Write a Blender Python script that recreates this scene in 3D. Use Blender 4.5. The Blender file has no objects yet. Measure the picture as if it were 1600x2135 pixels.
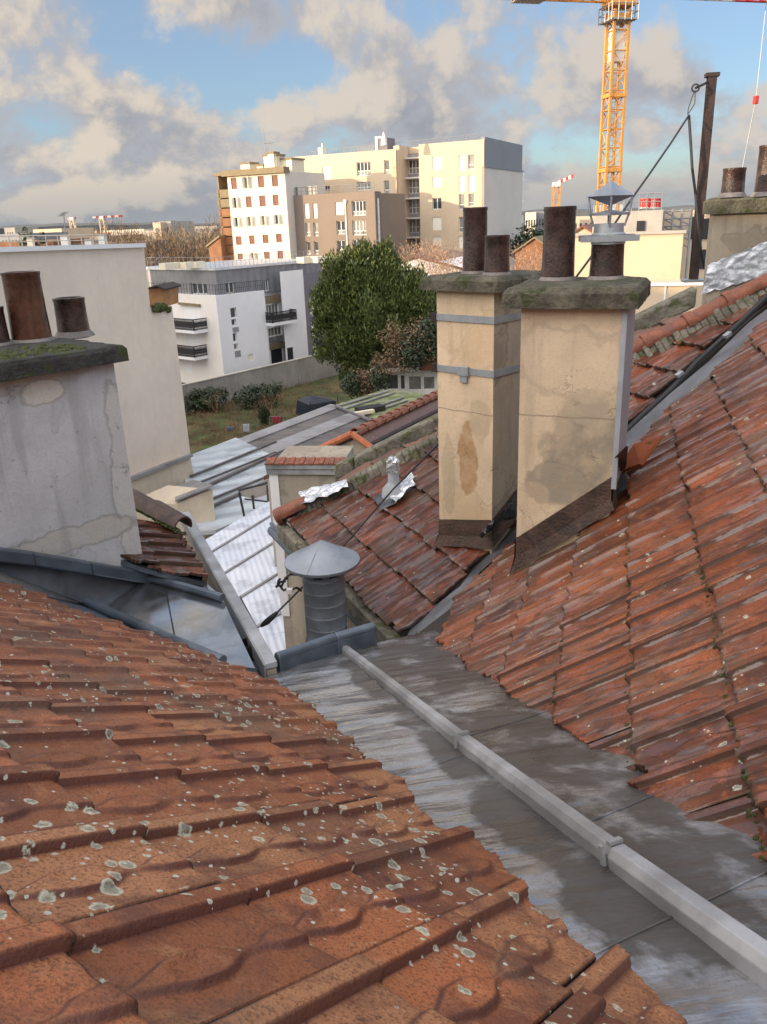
import bpy, math, random
import numpy as np
from mathutils import Vector, noise as mnoise
random.seed(7); RNG = np.random.default_rng(7)
sc = bpy.context.scene; COL = sc.collection
# ------------------------------------------------------------------ camera, sky, sun, exposure
EYE = 15.0                      # height of the camera above the street
PITCH, ROLL, FPX, CXP, CYP = 19.9, 2.2, 1680.0, 800.0, 1067.5
_p, _r = math.radians(PITCH), math.radians(ROLL)
_f = np.array([0, math.cos(_p), -math.sin(_p)]); _rt = np.array([1., 0, 0]); _up = np.cross(_rt, _f)
CR = _rt*math.cos(_r) - _up*math.sin(_r); CU = _up*math.cos(_r) + _rt*math.sin(_r); CF = _f
cam = bpy.data.objects.new('camera', bpy.data.cameras.new('camera')); COL.objects.link(cam)
from mathutils import Matrix
cam.matrix_world = Matrix(((CR[0], CU[0], -CF[0], 0), (CR[1], CU[1], -CF[1], 0), (CR[2], CU[2], -CF[2], EYE), (0, 0, 0, 1)))
cam.data.sensor_fit = 'HORIZONTAL'; cam.data.sensor_width = 36; cam.data.lens = 36*FPX/1600
cam.data.clip_start = 0.02; cam.data.clip_end = 9000
sc.camera = cam
SUN_AZ, SUN_EL = -114.0, 10.0
world = bpy.data.worlds.new("World"); sc.world = world; world.use_nodes = True
sunl = bpy.data.lights.new('sun', 'SUN'); sunl.energy = 3.9; sunl.angle = math.radians(0.5); sunl.color = (1.0, 0.76, 0.50)
sun = bpy.data.objects.new('sun', sunl); COL.objects.link(sun)
def azdir(az, dip=0):
    a, d = math.radians(az), math.radians(dip)
    return np.array([math.sin(a)*math.cos(d), math.cos(a)*math.cos(d), -math.sin(d)])
sdir = azdir(SUN_AZ, -SUN_EL)
sun.rotation_euler = Vector((-sdir[0], -sdir[1], -sdir[2])).to_track_quat('-Z', 'Y').to_euler()
sun.location = (-20, -20, 40)
sc.view_settings.view_transform = 'Standard'; sc.view_settings.look = 'None'; sc.view_settings.gamma = 1
sc.view_settings.exposure = 0.62

class NT:
    """tiny node-graph helper"""
    def __init__(s, tree): s.t = tree; s.n = tree.nodes; s.l = tree.links
    def node(s, typ, **kw):
        n = s.n.new(typ)
        for k, v in kw.items():
            if k == 'inp':
                for a, b in v.items():
                    if isinstance(b, bpy.types.NodeSocket): s.l.new(b, n.inputs[a])
                    else: n.inputs[a].default_value = b
            else: setattr(n, k, v)
        return n
    def math(s, op, a, b=0.0, c=0.0, clamp=False):
        n = s.n.new('ShaderNodeMath'); n.operation = op; n.use_clamp = clamp
        for i, v in enumerate((a, b, c)):
            if isinstance(v, bpy.types.NodeSocket): s.l.new(v, n.inputs[i])
            else: n.inputs[i].default_value = v
        return n.outputs[0]
    def vmath(s, op, a, b=(0, 0, 0), scale=None):
        n = s.n.new('ShaderNodeVectorMath'); n.operation = op
        for i, v in enumerate((a, b)):
            if isinstance(v, bpy.types.NodeSocket): s.l.new(v, n.inputs[i])
            else: n.inputs[i].default_value = v
        if scale is not None:
            n.inputs['Scale'].default_value = scale
        return n
    def mix(s, f, a, b, blend='MIX'):
        n = s.n.new('ShaderNodeMix'); n.data_type = 'RGBA'; n.blend_type = blend
        for k, v in ((0, f), (6, a), (7, b)):
            if isinstance(v, bpy.types.NodeSocket): s.l.new(v, n.inputs[k])
            else: n.inputs[k].default_value = (*v, 1) if isinstance(v, tuple) and len(v) == 3 else v
        return n.outputs[2]
    def ramp(s, v, lo, hi, smooth=True):
        n = s.n.new('ShaderNodeMapRange'); n.interpolation_type = 'SMOOTHSTEP' if smooth else 'LINEAR'
        s.l.new(v, n.inputs[0]); n.inputs[1].default_value = lo; n.inputs[2].default_value = hi
        return n.outputs[0]
    def noise(s, vec, scale, detail=5, rough=.55, dist=0.0, dims='3D'):
        n = s.n.new('ShaderNodeTexNoise'); n.noise_dimensions = dims
        if vec is not None: s.l.new(vec, n.inputs['Vector'])
        n.inputs['Scale'].default_value = scale; n.inputs['Detail'].default_value = detail
        n.inputs['Roughness'].default_value = rough; n.inputs['Distortion'].default_value = dist
        return n.outputs[0]

def build_world():
    g = NT(world.node_tree); g.n.clear()
    out = g.node('ShaderNodeOutputWorld'); bg = g.node('ShaderNodeBackground'); g.l.new(bg.outputs[0], out.inputs[0])
    sky = g.node('ShaderNodeTexSky'); sky.sky_type = 'NISHITA'; sky.sun_disc = False
    sky.sun_elevation = math.radians(SUN_EL); sky.sun_rotation = math.radians(SUN_AZ)
    sky.altitude = 100; sky.air_density = 1.0; sky.dust_density = 0.6; sky.ozone_density = 2.0
    tc = g.node('ShaderNodeTexCoord'); D = tc.outputs['Generated']
    sp = g.node('ShaderNodeSeparateXYZ'); g.l.new(D, sp.inputs[0])
    x, y, z = sp.outputs
    zc = g.math('MAXIMUM', z, 0.0)
    az = g.math('ARCTAN2', x, y)                       # radians, 0 = straight ahead
    el = g.math('ARCSINE', z)
    # stretched cloud coordinates: clouds flatten towards the horizon
    ey = g.math('DIVIDE', el, g.math('ADD', g.math('MULTIPLY', g.math('ABSOLUTE', el), 0.9), 0.42))
    cb = g.node('ShaderNodeCombineXYZ', inp={0: g.math('MULTIPLY', az, 1.0), 1: g.math('MULTIPLY', ey, 0.80), 2: 0.0})
    P = cb.outputs[0]
    def dens(Pv, el_off=0.0, az_off=0.0):
        big = g.noise(Pv, 7.2, 9, .56, .1); 
        b = None
        for (a0, e0, ra, re, amp) in BLOBS:
            da = g.math('DIVIDE', g.math('SUBTRACT', az, math.radians(a0 + az_off)), math.radians(ra))
            de = g.math('DIVIDE', g.math('SUBTRACT', el, math.radians(e0 + el_off)), math.radians(re))
            r2 = g.math('ADD', g.math('MULTIPLY', da, da), g.math('MULTIPLY', de, de))
            e = g.math('MULTIPLY', g.math('EXPONENT', g.math('MULTIPLY', r2, -1.0)), amp*.72)
            b = e if b is None else g.math('ADD', b, e)
        return g.math('ADD', big, b)
    # named cloud banks of the photograph: azimuth, elevation, radii (deg), weight
    BLOBS = [(7.5, 9.6, 7.5, 2.6, .24), (2.0, 6.3, 9.0, 1.9, .20), (14, 6.0, 7, 2.4, .12), (-20, 4.6, 7.5, 2.6, .25), (-11, 6.4, 5, 1.6, .14),
             (-7, 12.4, 6, 2.0, .16), (-13.5, 13.8, 3.2, 1.1, .08), (2, 15.5, 9, 2.2, .17), (-25, 12.2, 4, 3.0, .17), (-18, 1.2, 14, 1.9, .30), (12, 1.0, 16, 1.6, .22),
             (19, 12.5, 8.5, 3.0, -.22), (-17, 9.8, 5.5, 1.5, -.13), (-16, 7.6, 3, .9, .08), (25, 3.0, 6, 2.5, .10), (-3, 9.2, 2.5, .8, -.10), (30, 9, 6, 3, .1)]
    d0 = dens(P)
    P2 = g.vmath('ADD', P, (-0.030, 0.028, 0)).outputs[0]
    d1 = dens(P2, -1.1, 1.0)
    fine = g.noise(P, 22.0, 7, .62, .2)
    dd = g.math('ADD', d0, g.math('MULTIPLY', g.math('SUBTRACT', fine, .5), 0.19))
    cover = g.ramp(dd, .460, .60)
    lit = g.ramp(g.math('SUBTRACT', dd, d1), -0.05, 0.10)
    thick = g.ramp(dd, .54, .74)
    west = g.ramp(g.math('MULTIPLY', g.math('SUBTRACT', az, 0.0), -1.0), -0.55, 0.65)
    litcol = g.mix(west, (1.0, 0.90, 0.80), (1.15, 0.99, 0.81))
    shade = g.mix(thick, (0.68, 0.69, 0.75), (0.48, 0.50, 0.56))
    ccol = g.mix(g.math('MULTIPLY', lit, .92), shade, litcol)
    # low grey bank near the skyline
    low = g.math('SUBTRACT', 1.0, g.ramp(el, math.radians(0.2), math.radians(4.0)))
    ccol = g.mix(g.math('MULTIPLY', low, .62), ccol, (0.50, 0.54, 0.60))
    # overhead and behind the camera the cloud deck goes on
    cv2 = g.math('MAXIMUM', cover, g.math('MULTIPLY', low, .75))
    skyc = g.mix(1.0, sky.outputs[0], (1, 1, 1), 'MULTIPLY')
    # cloud radiance is given in finished units, the sky in its physical ones: bring both to one Background strength
    S = 0.12
    skyb = g.vmath('SCALE', skyc, scale=1.0); 
    skyt = g.mix(1.0, skyb.outputs[0], (0.74, 0.90, 1.12), 'MULTIPLY')
    skyt = g.mix(.30, skyt, (3.2, 3.5, 3.9))
    cl = g.vmath('SCALE', ccol, scale=CLOUD/S)
    col = g.mix(g.math('MULTIPLY', cv2, .97), skyt, cl.outputs[0])
    # the sky overhead and round the low sun is much brighter than the part ahead
    sd = g.vmath('DOT_PRODUCT', D, tuple(azdir(SUN_AZ, -SUN_EL-8))).outputs['Value']
    hi = g.math('MULTIPLY', g.ramp(el, math.radians(17), math.radians(55)), OVER)
    hi = g.math('ADD', hi, g.math('MULTIPLY', g.ramp(g.math('MULTIPLY', y, -1.0), -.15, .6), BACK))
    glow = g.math('MULTIPLY', g.ramp(sd, .25, .95), GLOW)
    base = g.mix(1.0, col, g.vmath('SCALE', g.node('ShaderNodeCombineXYZ', inp={0: g.math('ADD', 1.0, g.math('MULTIPLY', hi, 1.10)), 1: g.math('ADD', 1.0, g.math('MULTIPLY', hi, .98)), 2: g.math('ADD', 1.0, g.math('MULTIPLY', hi, .80))}).outputs[0], scale=1.0).outputs[0], 'MULTIPLY')
    gl = g.node('ShaderNodeCombineXYZ', inp={0: glow, 1: g.math('MULTIPLY', glow, .80), 2: g.math('MULTIPLY', glow, .58)}).outputs[0]
    for nn in g.n:
        if nn.type == 'MIX': nn.clamp_result = False; nn.clamp_factor = True
    col = g.vmath('ADD', base, gl).outputs[0]
    # below the horizon: dull ground bounce
    gr = g.ramp(z, -0.03, -0.005)
    col = g.mix(gr, (0.5, 0.5, 0.52), col)
    g.l.new(col, bg.inputs[0]); bg.inputs[1].default_value = S
CLOUD = 0.45; OVER = 1.6; GLOW = 9.0; BACK = 1.5
build_world()

# ------------------------------------------------------------------ geometry helpers (numbers are relative to the camera until the end)
Z = np.array([0, 0, 1.])
def ray(x, y):
    v = (x-CXP)*CR - (y-CYP)*CU + FPX*CF
    return v/np.linalg.norm(v)
def on(x, y, n, d): r = ray(x, y); return r*d/(n@r)      # sight line meets plane n.P = d
def atz(x, y, z): return on(x, y, Z, z)
def aty(x, y, dist): r = ray(x, y); return r*dist/math.hypot(r[0], r[1])   # at horizontal distance
def unit(v): v = np.asarray(v, float); return v/np.linalg.norm(v)
def roofplane(az, pitch):
    d = azdir(az, pitch); r = azdir(az+90); n = unit(np.cross(r, d))
    return (n if n[2] > 0 else -n), d, r

class MB:
    def __init__(s): s.v = []; s.f = []; s.a = None
    def add(s, vs, fs):
        o = len(s.v); s.v.extend([tuple(map(float, p)) for p in vs]); s.f.extend([tuple(i+o for i in f) for f in fs]); return s
    def box(s, c, ex, ey, ez):
        """centre c, half-extent vectors"""
        c, ex, ey, ez = map(np.asarray, (c, ex, ey, ez))
        vs = [c+a*ex+b*ey+k*ez for k in (-1, 1) for a, b in ((-1, -1), (1, -1), (1, 1), (-1, 1))]
        return s.add(vs, [(3, 2, 1, 0), (4, 5, 6, 7), (0, 1, 5, 4), (1, 2, 6, 5), (2, 3, 7, 6), (3, 0, 4, 7)])
    def abox(s, x0, x1, y0, y1, z0, z1): return s.box(((x0+x1)/2, (y0+y1)/2, (z0+z1)/2), ((x1-x0)/2, 0, 0), (0, (y1-y0)/2, 0), (0, 0, (z1-z0)/2))
    def prism(s, poly, ext):
        n = len(poly); poly = [np.asarray(p, float) for p in poly]; ext = np.asarray(ext, float)
        return s.add(poly+[p+ext for p in poly], [tuple(range(n))[::-1], tuple(range(n, 2*n))]+[(i, (i+1) % n, n+(i+1) % n, n+i) for i in range(n)])
    def tube(s, pts, r, k=8, caps=True, closed=False):
        pts = [np.asarray(p, float) for p in pts]; n = len(pts); rs = r if isinstance(r, (list, tuple)) else [r]*n
        o = len(s.v); prev = None
        for i, p in enumerate(pts):
            t = unit(pts[min(i+1, n-1)]-pts[max(i-1, 0)])
            if prev is None:
                a = np.cross(t, Z if abs(t[2]) < .9 else np.array([1., 0, 0])); prev = unit(a)
            else: prev = unit(prev-t*(prev@t))
            b = np.cross(t, prev)
            for j in range(k):
                w = 2*math.pi*j/k; s.v.append(tuple(p+rs[i]*(math.cos(w)*prev+math.sin(w)*b)))
        for i in range(n-1):
            for j in range(k): s.f.append((o+i*k+j, o+i*k+(j+1) % k, o+(i+1)*k+(j+1) % k, o+(i+1)*k+j))
        if caps: s.f.append(tuple(o+j for j in range(k))[::-1]); s.f.append(tuple(o+(n-1)*k+j for j in range(k)))
        return s
    def lathe(s, c, prof, k=32, ax=None, jit=0):
        """prof: list of (radius, height) from c upwards"""
        c = np.asarray(c, float); o = len(s.v)
        up = Z if ax is None else unit(ax); e1 = unit(np.cross(up, [0.3, 1, 0.1])); e2 = np.cross(up, e1)
        for r, h in prof:
            for j in range(k):
                w = 2*math.pi*j/k; rr = r
                s.v.append(tuple(c+up*h+rr*(math.cos(w)*e1+math.sin(w)*e2)))
        for i in range(len(prof)-1):
            for j in range(k): s.f.append((o+i*k+j, o+i*k+(j+1) % k, o+(i+1)*k+(j+1) % k, o+(i+1)*k+j))
        return s
    def quad(s, *p): return s.add(p, [tuple(range(len(p)))])

ROOTS = []
def thing(name, loc, label, cat, group=None, kind=None):
    o = bpy.data.objects.new(name, None); COL.objects.link(o); o.location = loc; o.empty_display_size = .2
    o['label'] = label; o['category'] = cat
    if group: o['group'] = group
    if kind: o['kind'] = kind
    ROOTS.append(o); return o
def wloc(o):
    p = np.array(o.location)
    while o.parent is not None: o = o.parent; p = p+np.array(o.location)
    return p
def mesh_obj(name, verts, faces, mat, parent=None, loc=None, smooth=False, attr=None, attr2=None, attr3=None):
    base = wloc(parent) if parent is not None else (np.asarray(loc, float) if loc is not None else np.zeros(3))
    V = np.asarray(verts, float)-base
    me = bpy.data.meshes.new(name); me.from_pydata(V.tolist(), [], faces if isinstance(faces, list) else faces.tolist()); me.update()
    for m in (mat if isinstance(mat, (list, tuple)) else [mat]): me.materials.append(m)
    if attr is not None:
        a = me.attributes.new('tone', 'FLOAT', 'POINT'); a.data.foreach_set('value', np.asarray(attr, np.float32))
    if attr2 is not None:
        a = me.attributes.new('flank', 'FLOAT', 'POINT'); a.data.foreach_set('value', np.asarray(attr2, np.float32))
    if attr3 is not None:
        a = me.attributes.new('joint', 'FLOAT', 'POINT'); a.data.foreach_set('value', np.asarray(attr3, np.float32))
    if smooth: me.polygons.foreach_set('use_smooth', [True]*len(me.polygons))
    o = bpy.data.objects.new(name, me); COL.objects.link(o)
    if parent is not None: o.parent = parent
    else: o.location = base; ROOTS.append(o)
    return o
def part(name, mb, mat, parent, smooth=False, bevel=0.0, label=None, segs=2):
    o = mesh_obj(name, mb.v, mb.f, mat, parent, smooth=smooth)
    if bevel:
        m = o.modifiers.new('bevel', 'BEVEL'); m.width = bevel; m.segments = segs; m.limit_method = 'ANGLE'; m.angle_limit = .6
    if smooth: 
        m = o.modifiers.new('es', 'EDGE_SPLIT'); m.split_angle = math.radians(40)
    if label: o['label'] = label
    return o
def solo(name, mb, mat, loc, label, cat, group=None, kind=None, smooth=False, bevel=0.0):
    o = mesh_obj(name, mb.v, mb.f, mat, None, loc, smooth)
    if kind != 'structure' or label: 
        if label: o['label'] = label
        if cat: o['category'] = cat
    if group: o['group'] = group
    if kind: o['kind'] = kind
    if bevel:
        m = o.modifiers.new('bevel', 'BEVEL'); m.width = bevel; m.segments = 2; m.limit_method = 'ANGLE'
    if smooth:
        m = o.modifiers.new('es', 'EDGE_SPLIT'); m.split_angle = math.radians(40)
    return o
def copytree(o, parent=None, loc=None, rotz=None, scale=None):
    c = o.copy(); COL.objects.link(c)
    if parent is not None: c.parent = parent
    else: ROOTS.append(c)
    if loc is not None: c.location = loc
    if rotz is not None: c.rotation_euler = (0, 0, rotz)
    if scale is not None: c.scale = scale
    for ch in [q for q in list(bpy.data.objects) if q.parent == o and q is not c]: copytree(ch, c)
    return c

# ------------------------------------------------------------------ materials
def mat(name, col, rough=.7, metal=0.0, var=0.12, vscale=2.0, bump=0.0, bscale=40.0, spec=.5, emit=None, stain=None, streak=0.0, coat=0.0):
    m = bpy.data.materials.new(name); m.use_nodes = True; g = NT(m.node_tree)
    b = g.n['Principled BSDF']; tc = g.node('ShaderNodeTexCoord'); O = tc.outputs['Object']
    n1 = g.noise(O, vscale, 6, .6); n2 = g.noise(O, vscale*7, 4, .6)
    f = g.math('ADD', g.math('MULTIPLY', n1, .65), g.math('MULTIPLY', n2, .35))
    lo = tuple(c*(1-var*1.6) for c in col); hi = tuple(min(1, c*(1+var*1.2)) for c in col)
    c = g.mix(g.ramp(f, .3, .7), lo, hi)
    if streak:
        mp = g.node('ShaderNodeMapping', inp={'Vector': O, 'Scale': (3.0, 3.0, .25)})
        s = g.noise(mp.outputs[0], 1.6, 5, .65)
        c = g.mix(g.math('MULTIPLY', g.ramp(s, .5, .75), streak), c, tuple(q*.45 for q in col))
    if stain:
        s = g.noise(O, stain[1], 6, .6, .6)
        c = g.mix(g.ramp(s, stain[2], stain[2]+.12), c, stain[0])
    g.l.new(c, b.inputs['Base Color'])
    b.inputs['Metallic'].default_value = metal; b.inputs['Specular IOR Level'].default_value = spec
    rr = g.math('ADD', rough-.08, g.math('MULTIPLY', n2, .16), clamp=True); g.l.new(rr, b.inputs['Roughness'])
    if bump:
        bn = g.noise(O, bscale, 6, .65); bp = g.node('ShaderNodeBump', inp={'Height': bn, 'Strength': bump, 'Distance': .02}); g.l.new(bp.outputs[0], b.inputs['Normal'])
    if emit: b.inputs['Emission Color'].default_value = (*emit[:3], 1); b.inputs['Emission Strength'].default_value = emit[3]
    if coat: b.inputs['Coat Weight'].default_value = coat; b.inputs['Coat Roughness'].default_value = .12
    return m

def tile_mat(name, base, dark, pale, wet, lichen, fresh=0.35, wall=.55, flow=None):
    m = bpy.data.materials.new(name); m.use_nodes = True; g = NT(m.node_tree)
    b = g.n['Principled BSDF']; tc = g.node('ShaderNodeTexCoord'); O = tc.outputs['Object']
    at = g.node('ShaderNodeAttribute'); at.attribute_name = 'tone'; T = at.outputs['Fac']
    r1 = g.math('FRACT', g.math('MULTIPLY', T, 7.31)); r2 = g.math('FRACT', g.math('MULTIPLY', T, 23.7)); r3 = g.math('FRACT', g.math('MULTIPLY', T, 71.9))
    off = g.node('ShaderNodeCombineXYZ', inp={0: g.math('MULTIPLY', r1, 9.0), 1: g.math('MULTIPLY', r2, 9.0), 2: 0.0}).outputs[0]
    Q = g.vmath('ADD', O, off).outputs[0]
    c = g.mix(r1, tuple(q*.66 for q in base), tuple(min(1, q*1.2) for q in base))
    c = g.mix(g.math('MULTIPLY', g.math('GREATER_THAN', r2, 1-fresh*.3), .75), c, pale)
    c = g.mix(g.math('MULTIPLY', g.math('GREATER_THAN', r3, .82), .55), c, dark)
    n1 = g.noise(Q, 6.0, 7, .62, .4)
    c = g.mix(g.math('MULTIPLY', g.ramp(n1, .46, .66), .72), c, dark)
    n2 = g.noise(Q, 17.0, 6, .62, .5)
    c = g.mix(g.math('MULTIPLY', g.ramp(n2, .52, .66), .5), c, pale)
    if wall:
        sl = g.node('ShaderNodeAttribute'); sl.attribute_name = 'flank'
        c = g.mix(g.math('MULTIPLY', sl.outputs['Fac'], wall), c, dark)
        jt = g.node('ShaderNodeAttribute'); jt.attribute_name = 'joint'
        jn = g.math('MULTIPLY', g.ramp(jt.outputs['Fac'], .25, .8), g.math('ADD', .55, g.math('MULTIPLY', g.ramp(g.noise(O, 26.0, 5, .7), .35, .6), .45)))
        dirt_shade = g.mix(g.ramp(g.noise(O, 5.0, 4, .6), .45, .62), (.018, .014, .012), (.040, .044, .018))
        c = g.mix(jn, c, dirt_shade)  # joint dirt, taken near black to paint in contact shade at grooves and noses
    # fine sandy grain
    n3 = g.noise(O, 190.0, 3, .7); n4 = g.noise(O, 60.0, 5, .7)
    c = g.mix(g.math('MULTIPLY', g.ramp(n3, .36, .62), .42), tuple(q*.42 for q in base), c) if False else g.mix(g.math('MULTIPLY', g.ramp(n3, .48, .64), .75), c, tuple(q*.36 for q in base))
    # grey-brown dirt film
    n5 = g.noise(O, 2.3, 6, .6)
    c = g.mix(g.math('MULTIPLY', g.ramp(n5, .50, .70), .55), c, (0.105, 0.085, 0.062))
    # soot-dark algae specks
    n6 = g.noise(O, 34.0, 5, .75)
    c = g.mix(g.math('MULTIPLY', g.ramp(n6, .60, .70), .75), c, (0.03, 0.024, 0.02))
    rough = g.math('ADD', wet[0], g.math('MULTIPLY', g.ramp(n4, .35, .65), wet[1]), clamp=True)
    if lichen:
        def spots(scale, thr, keep, seed, edge):
            w = g.noise(O, scale*1.7, 4, .7)
            wv = g.node('ShaderNodeCombineXYZ', inp={0: w, 1: g.noise(O, scale*1.9, 4, .7), 2: w}).outputs[0]
            V = g.vmath('ADD', g.vmath('ADD', O, (seed, seed*.7, seed*.3)).outputs[0], g.vmath('SCALE', wv, scale=.55/scale).outputs[0]).outputs[0]
            vo = g.node('ShaderNodeTexVoronoi', inp={'Vector': V, 'Scale': scale, 'Randomness': 1.0})
            hs = g.node('ShaderNodeSeparateColor'); g.l.new(vo.outputs['Color'], hs.inputs[0])
            patch = g.noise(O, 1.9, 3, .5)
            k = g.math('LESS_THAN', hs.outputs[0], g.math('MULTIPLY', g.ramp(patch, .42, .62), keep))
            size = g.math('ADD', .35, g.math('MULTIPLY', hs.outputs[1], .65))
            dn = g.math('DIVIDE', vo.outputs['Distance'], g.math('MULTIPLY', size, thr))
            inside = g.math('SUBTRACT', 1.0, g.ramp(dn, 1-edge, 1.0))
            rim = g.ramp(dn, .45, .85)
            return g.math('MULTIPLY', k, inside), rim
        s1, rim = spots(22.0, .40, lichen, 3.0, .22)
        lc = g.mix(rim, (0.27, 0.29, 0.23), (0.56, 0.58, 0.47))
        brk = g.ramp(g.noise(O, 130.0, 4, .75), .36, .52); c = g.mix(g.math('MULTIPLY', s1, g.math('ADD', .25, g.math('MULTIPLY', brk, .70))), c, lc)
        s2, rim2 = spots(60.0, .36, lichen*.5, 11.0, .3)
        c = g.mix(g.math('MULTIPLY', s2, .9), c, (0.55, 0.56, 0.48))
        rough = g.math('ADD', rough, g.math('MULTIPLY', s1, .4), clamp=True)
    g.l.new(c, b.inputs['Base Color']); g.l.new(rough, b.inputs['Roughness'])
    b.inputs['Specular IOR Level'].default_value = wet[2]
    if wet[3] > .8:      # rain film: lies in patches, drier skin between
        fu, fv = (azdir(*flow), azdir(flow[0]+90)); FV_ = g.node('ShaderNodeCombineXYZ', inp={0: g.math('MULTIPLY', g.vmath('DOT_PRODUCT', O, tuple(fu)).outputs['Value'], 4.0), 1: g.math('MULTIPLY', g.vmath('DOT_PRODUCT', O, tuple(fv)).outputs['Value'], 24.0), 2: g.math('MULTIPLY', T, 9.0)}).outputs[0]
        film = g.ramp(g.noise(FV_, 1.0, 6, .6, .5), .49, .56); g.l.new(g.math('ADD', .06, g.math('MULTIPLY', film, wet[3]-.1)), b.inputs['Coat Weight']); dst = g.noise(g.vmath('ADD', FV_, (3.3, 7.7, 1.1)).outputs[0], .8, 6, .65, .5); c = g.mix(g.math('MULTIPLY', g.ramp(dst, .50, .60), .72), c, dark)
    else: b.inputs['Coat Weight'].default_value = wet[3]
    b.inputs['Coat Roughness'].default_value = wet[4]; b.inputs['Coat IOR'].default_value = 1.65 if wet[3] > .8 else 1.5
    h = g.math('ADD', g.math('MULTIPLY', n3, .35), g.math('ADD', g.math('MULTIPLY', n4, .5), g.math('MULTIPLY', n1, .8)))
    bp = g.node('ShaderNodeBump', inp={'Height': h, 'Strength': wet[5], 'Distance': .006}); g.l.new(bp.outputs[0], b.inputs['Normal'])
    cn = g.noise(O, 9.0, 4, .6); bp2 = g.node('ShaderNodeBump', inp={'Height': cn, 'Strength': .25, 'Distance': .012}); g.l.new(bp2.outputs[0], b.inputs['Coat Normal'])
    return m

def zinc_mat(name, base=(.36, .38, .42), rough=.34, stain=.0, warp=.6, metal=.75, axis=None):
    m = bpy.data.materials.new(name); m.use_nodes = True; g = NT(m.node_tree)
    b = g.n['Principled BSDF']; tc = g.node('ShaderNodeTexCoord'); O = tc.outputs['Object']
    n1 = g.noise(O, 3.0, 6, .6, .4); n2 = g.noise(O, 45.0, 5, .7)
    c = g.mix(g.ramp(n1, .3, .7), tuple(q*.66 for q in base), tuple(q*1.22 for q in base))
    c = g.mix(g.math('MULTIPLY', g.ramp(n2, .45, .75), .4 if stain else .18), c, tuple(q*.5 for q in base))
    rough_s = g.math('ADD', rough-.1, g.math('MULTIPLY', g.ramp(n1, .3, .7), .22), clamp=True)
    if stain:
        al = g.vmath('DOT_PRODUCT', O, tuple(azdir(-20.5, 20))).outputs['Value']; ac_ = g.vmath('DOT_PRODUCT', O, tuple(azdir(69.5))).outputs['Value']
        ac2 = g.math('ADD', ac_, g.math('MULTIPLY', al, -.12))
        cv = g.node('ShaderNodeCombineXYZ', inp={0: g.math('ADD', g.math('MULTIPLY', al, 1.5), g.math('MULTIPLY', ac2, .7)), 1: g.math('MULTIPLY', ac2, 2.0), 2: 0.0}).outputs[0]
        s = g.noise(cv, 1.9, 8, .66, .2)
        s2 = g.noise(O, 2.3, 6, .6, .1)
        right = g.math('SUBTRACT', g.math('MULTIPLY', g.ramp(ac2, -.04, .10), .21), .12)
        k = g.math('MULTIPLY', g.ramp(g.math('ADD', right, g.math('ADD', g.math('MULTIPLY', s, .6), g.math('MULTIPLY', s2, .4))), .50, .60), stain*.92)
        c = g.mix(k, c, (0.042, 0.034, 0.027))
        rough_s = g.math('ADD', rough_s, g.math('MULTIPLY', k, .12), clamp=True)
        fl = g.noise(O, 120.0, 3, .8)
        c = g.mix(g.math('MULTIPLY', g.ramp(fl, .58, .70), .35), c, (0.05, 0.045, 0.04))
        g.l.new(g.math('MULTIPLY', g.math('SUBTRACT', 1.0, g.math('MULTIPLY', k, .75)), metal), b.inputs['Metallic'])
    else: b.inputs['Metallic'].default_value = metal
    g.l.new(c, b.inputs['Base Color']); g.l.new(rough_s, b.inputs['Roughness'])
    if stain: wv = g.noise(g.node('ShaderNodeCombineXYZ', inp={0: g.math('ADD', g.math('MULTIPLY', al, 3.4), g.math('MULTIPLY', ac_, 1.2)), 1: g.math('MULTIPLY', ac_, .9), 2: 0.0}).outputs[0], 2.6, 4, .5, .1)
    else: wv = g.noise(O, 3.2, 4, .5, .3)
    h = g.math('ADD', g.math('MULTIPLY', wv, warp), g.math('MULTIPLY', n2, .015))
    bp = g.node('ShaderNodeBump', inp={'Height': h, 'Strength': .6, 'Distance': .05}); g.l.new(bp.outputs[0], b.inputs['Normal'])
    return m

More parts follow.
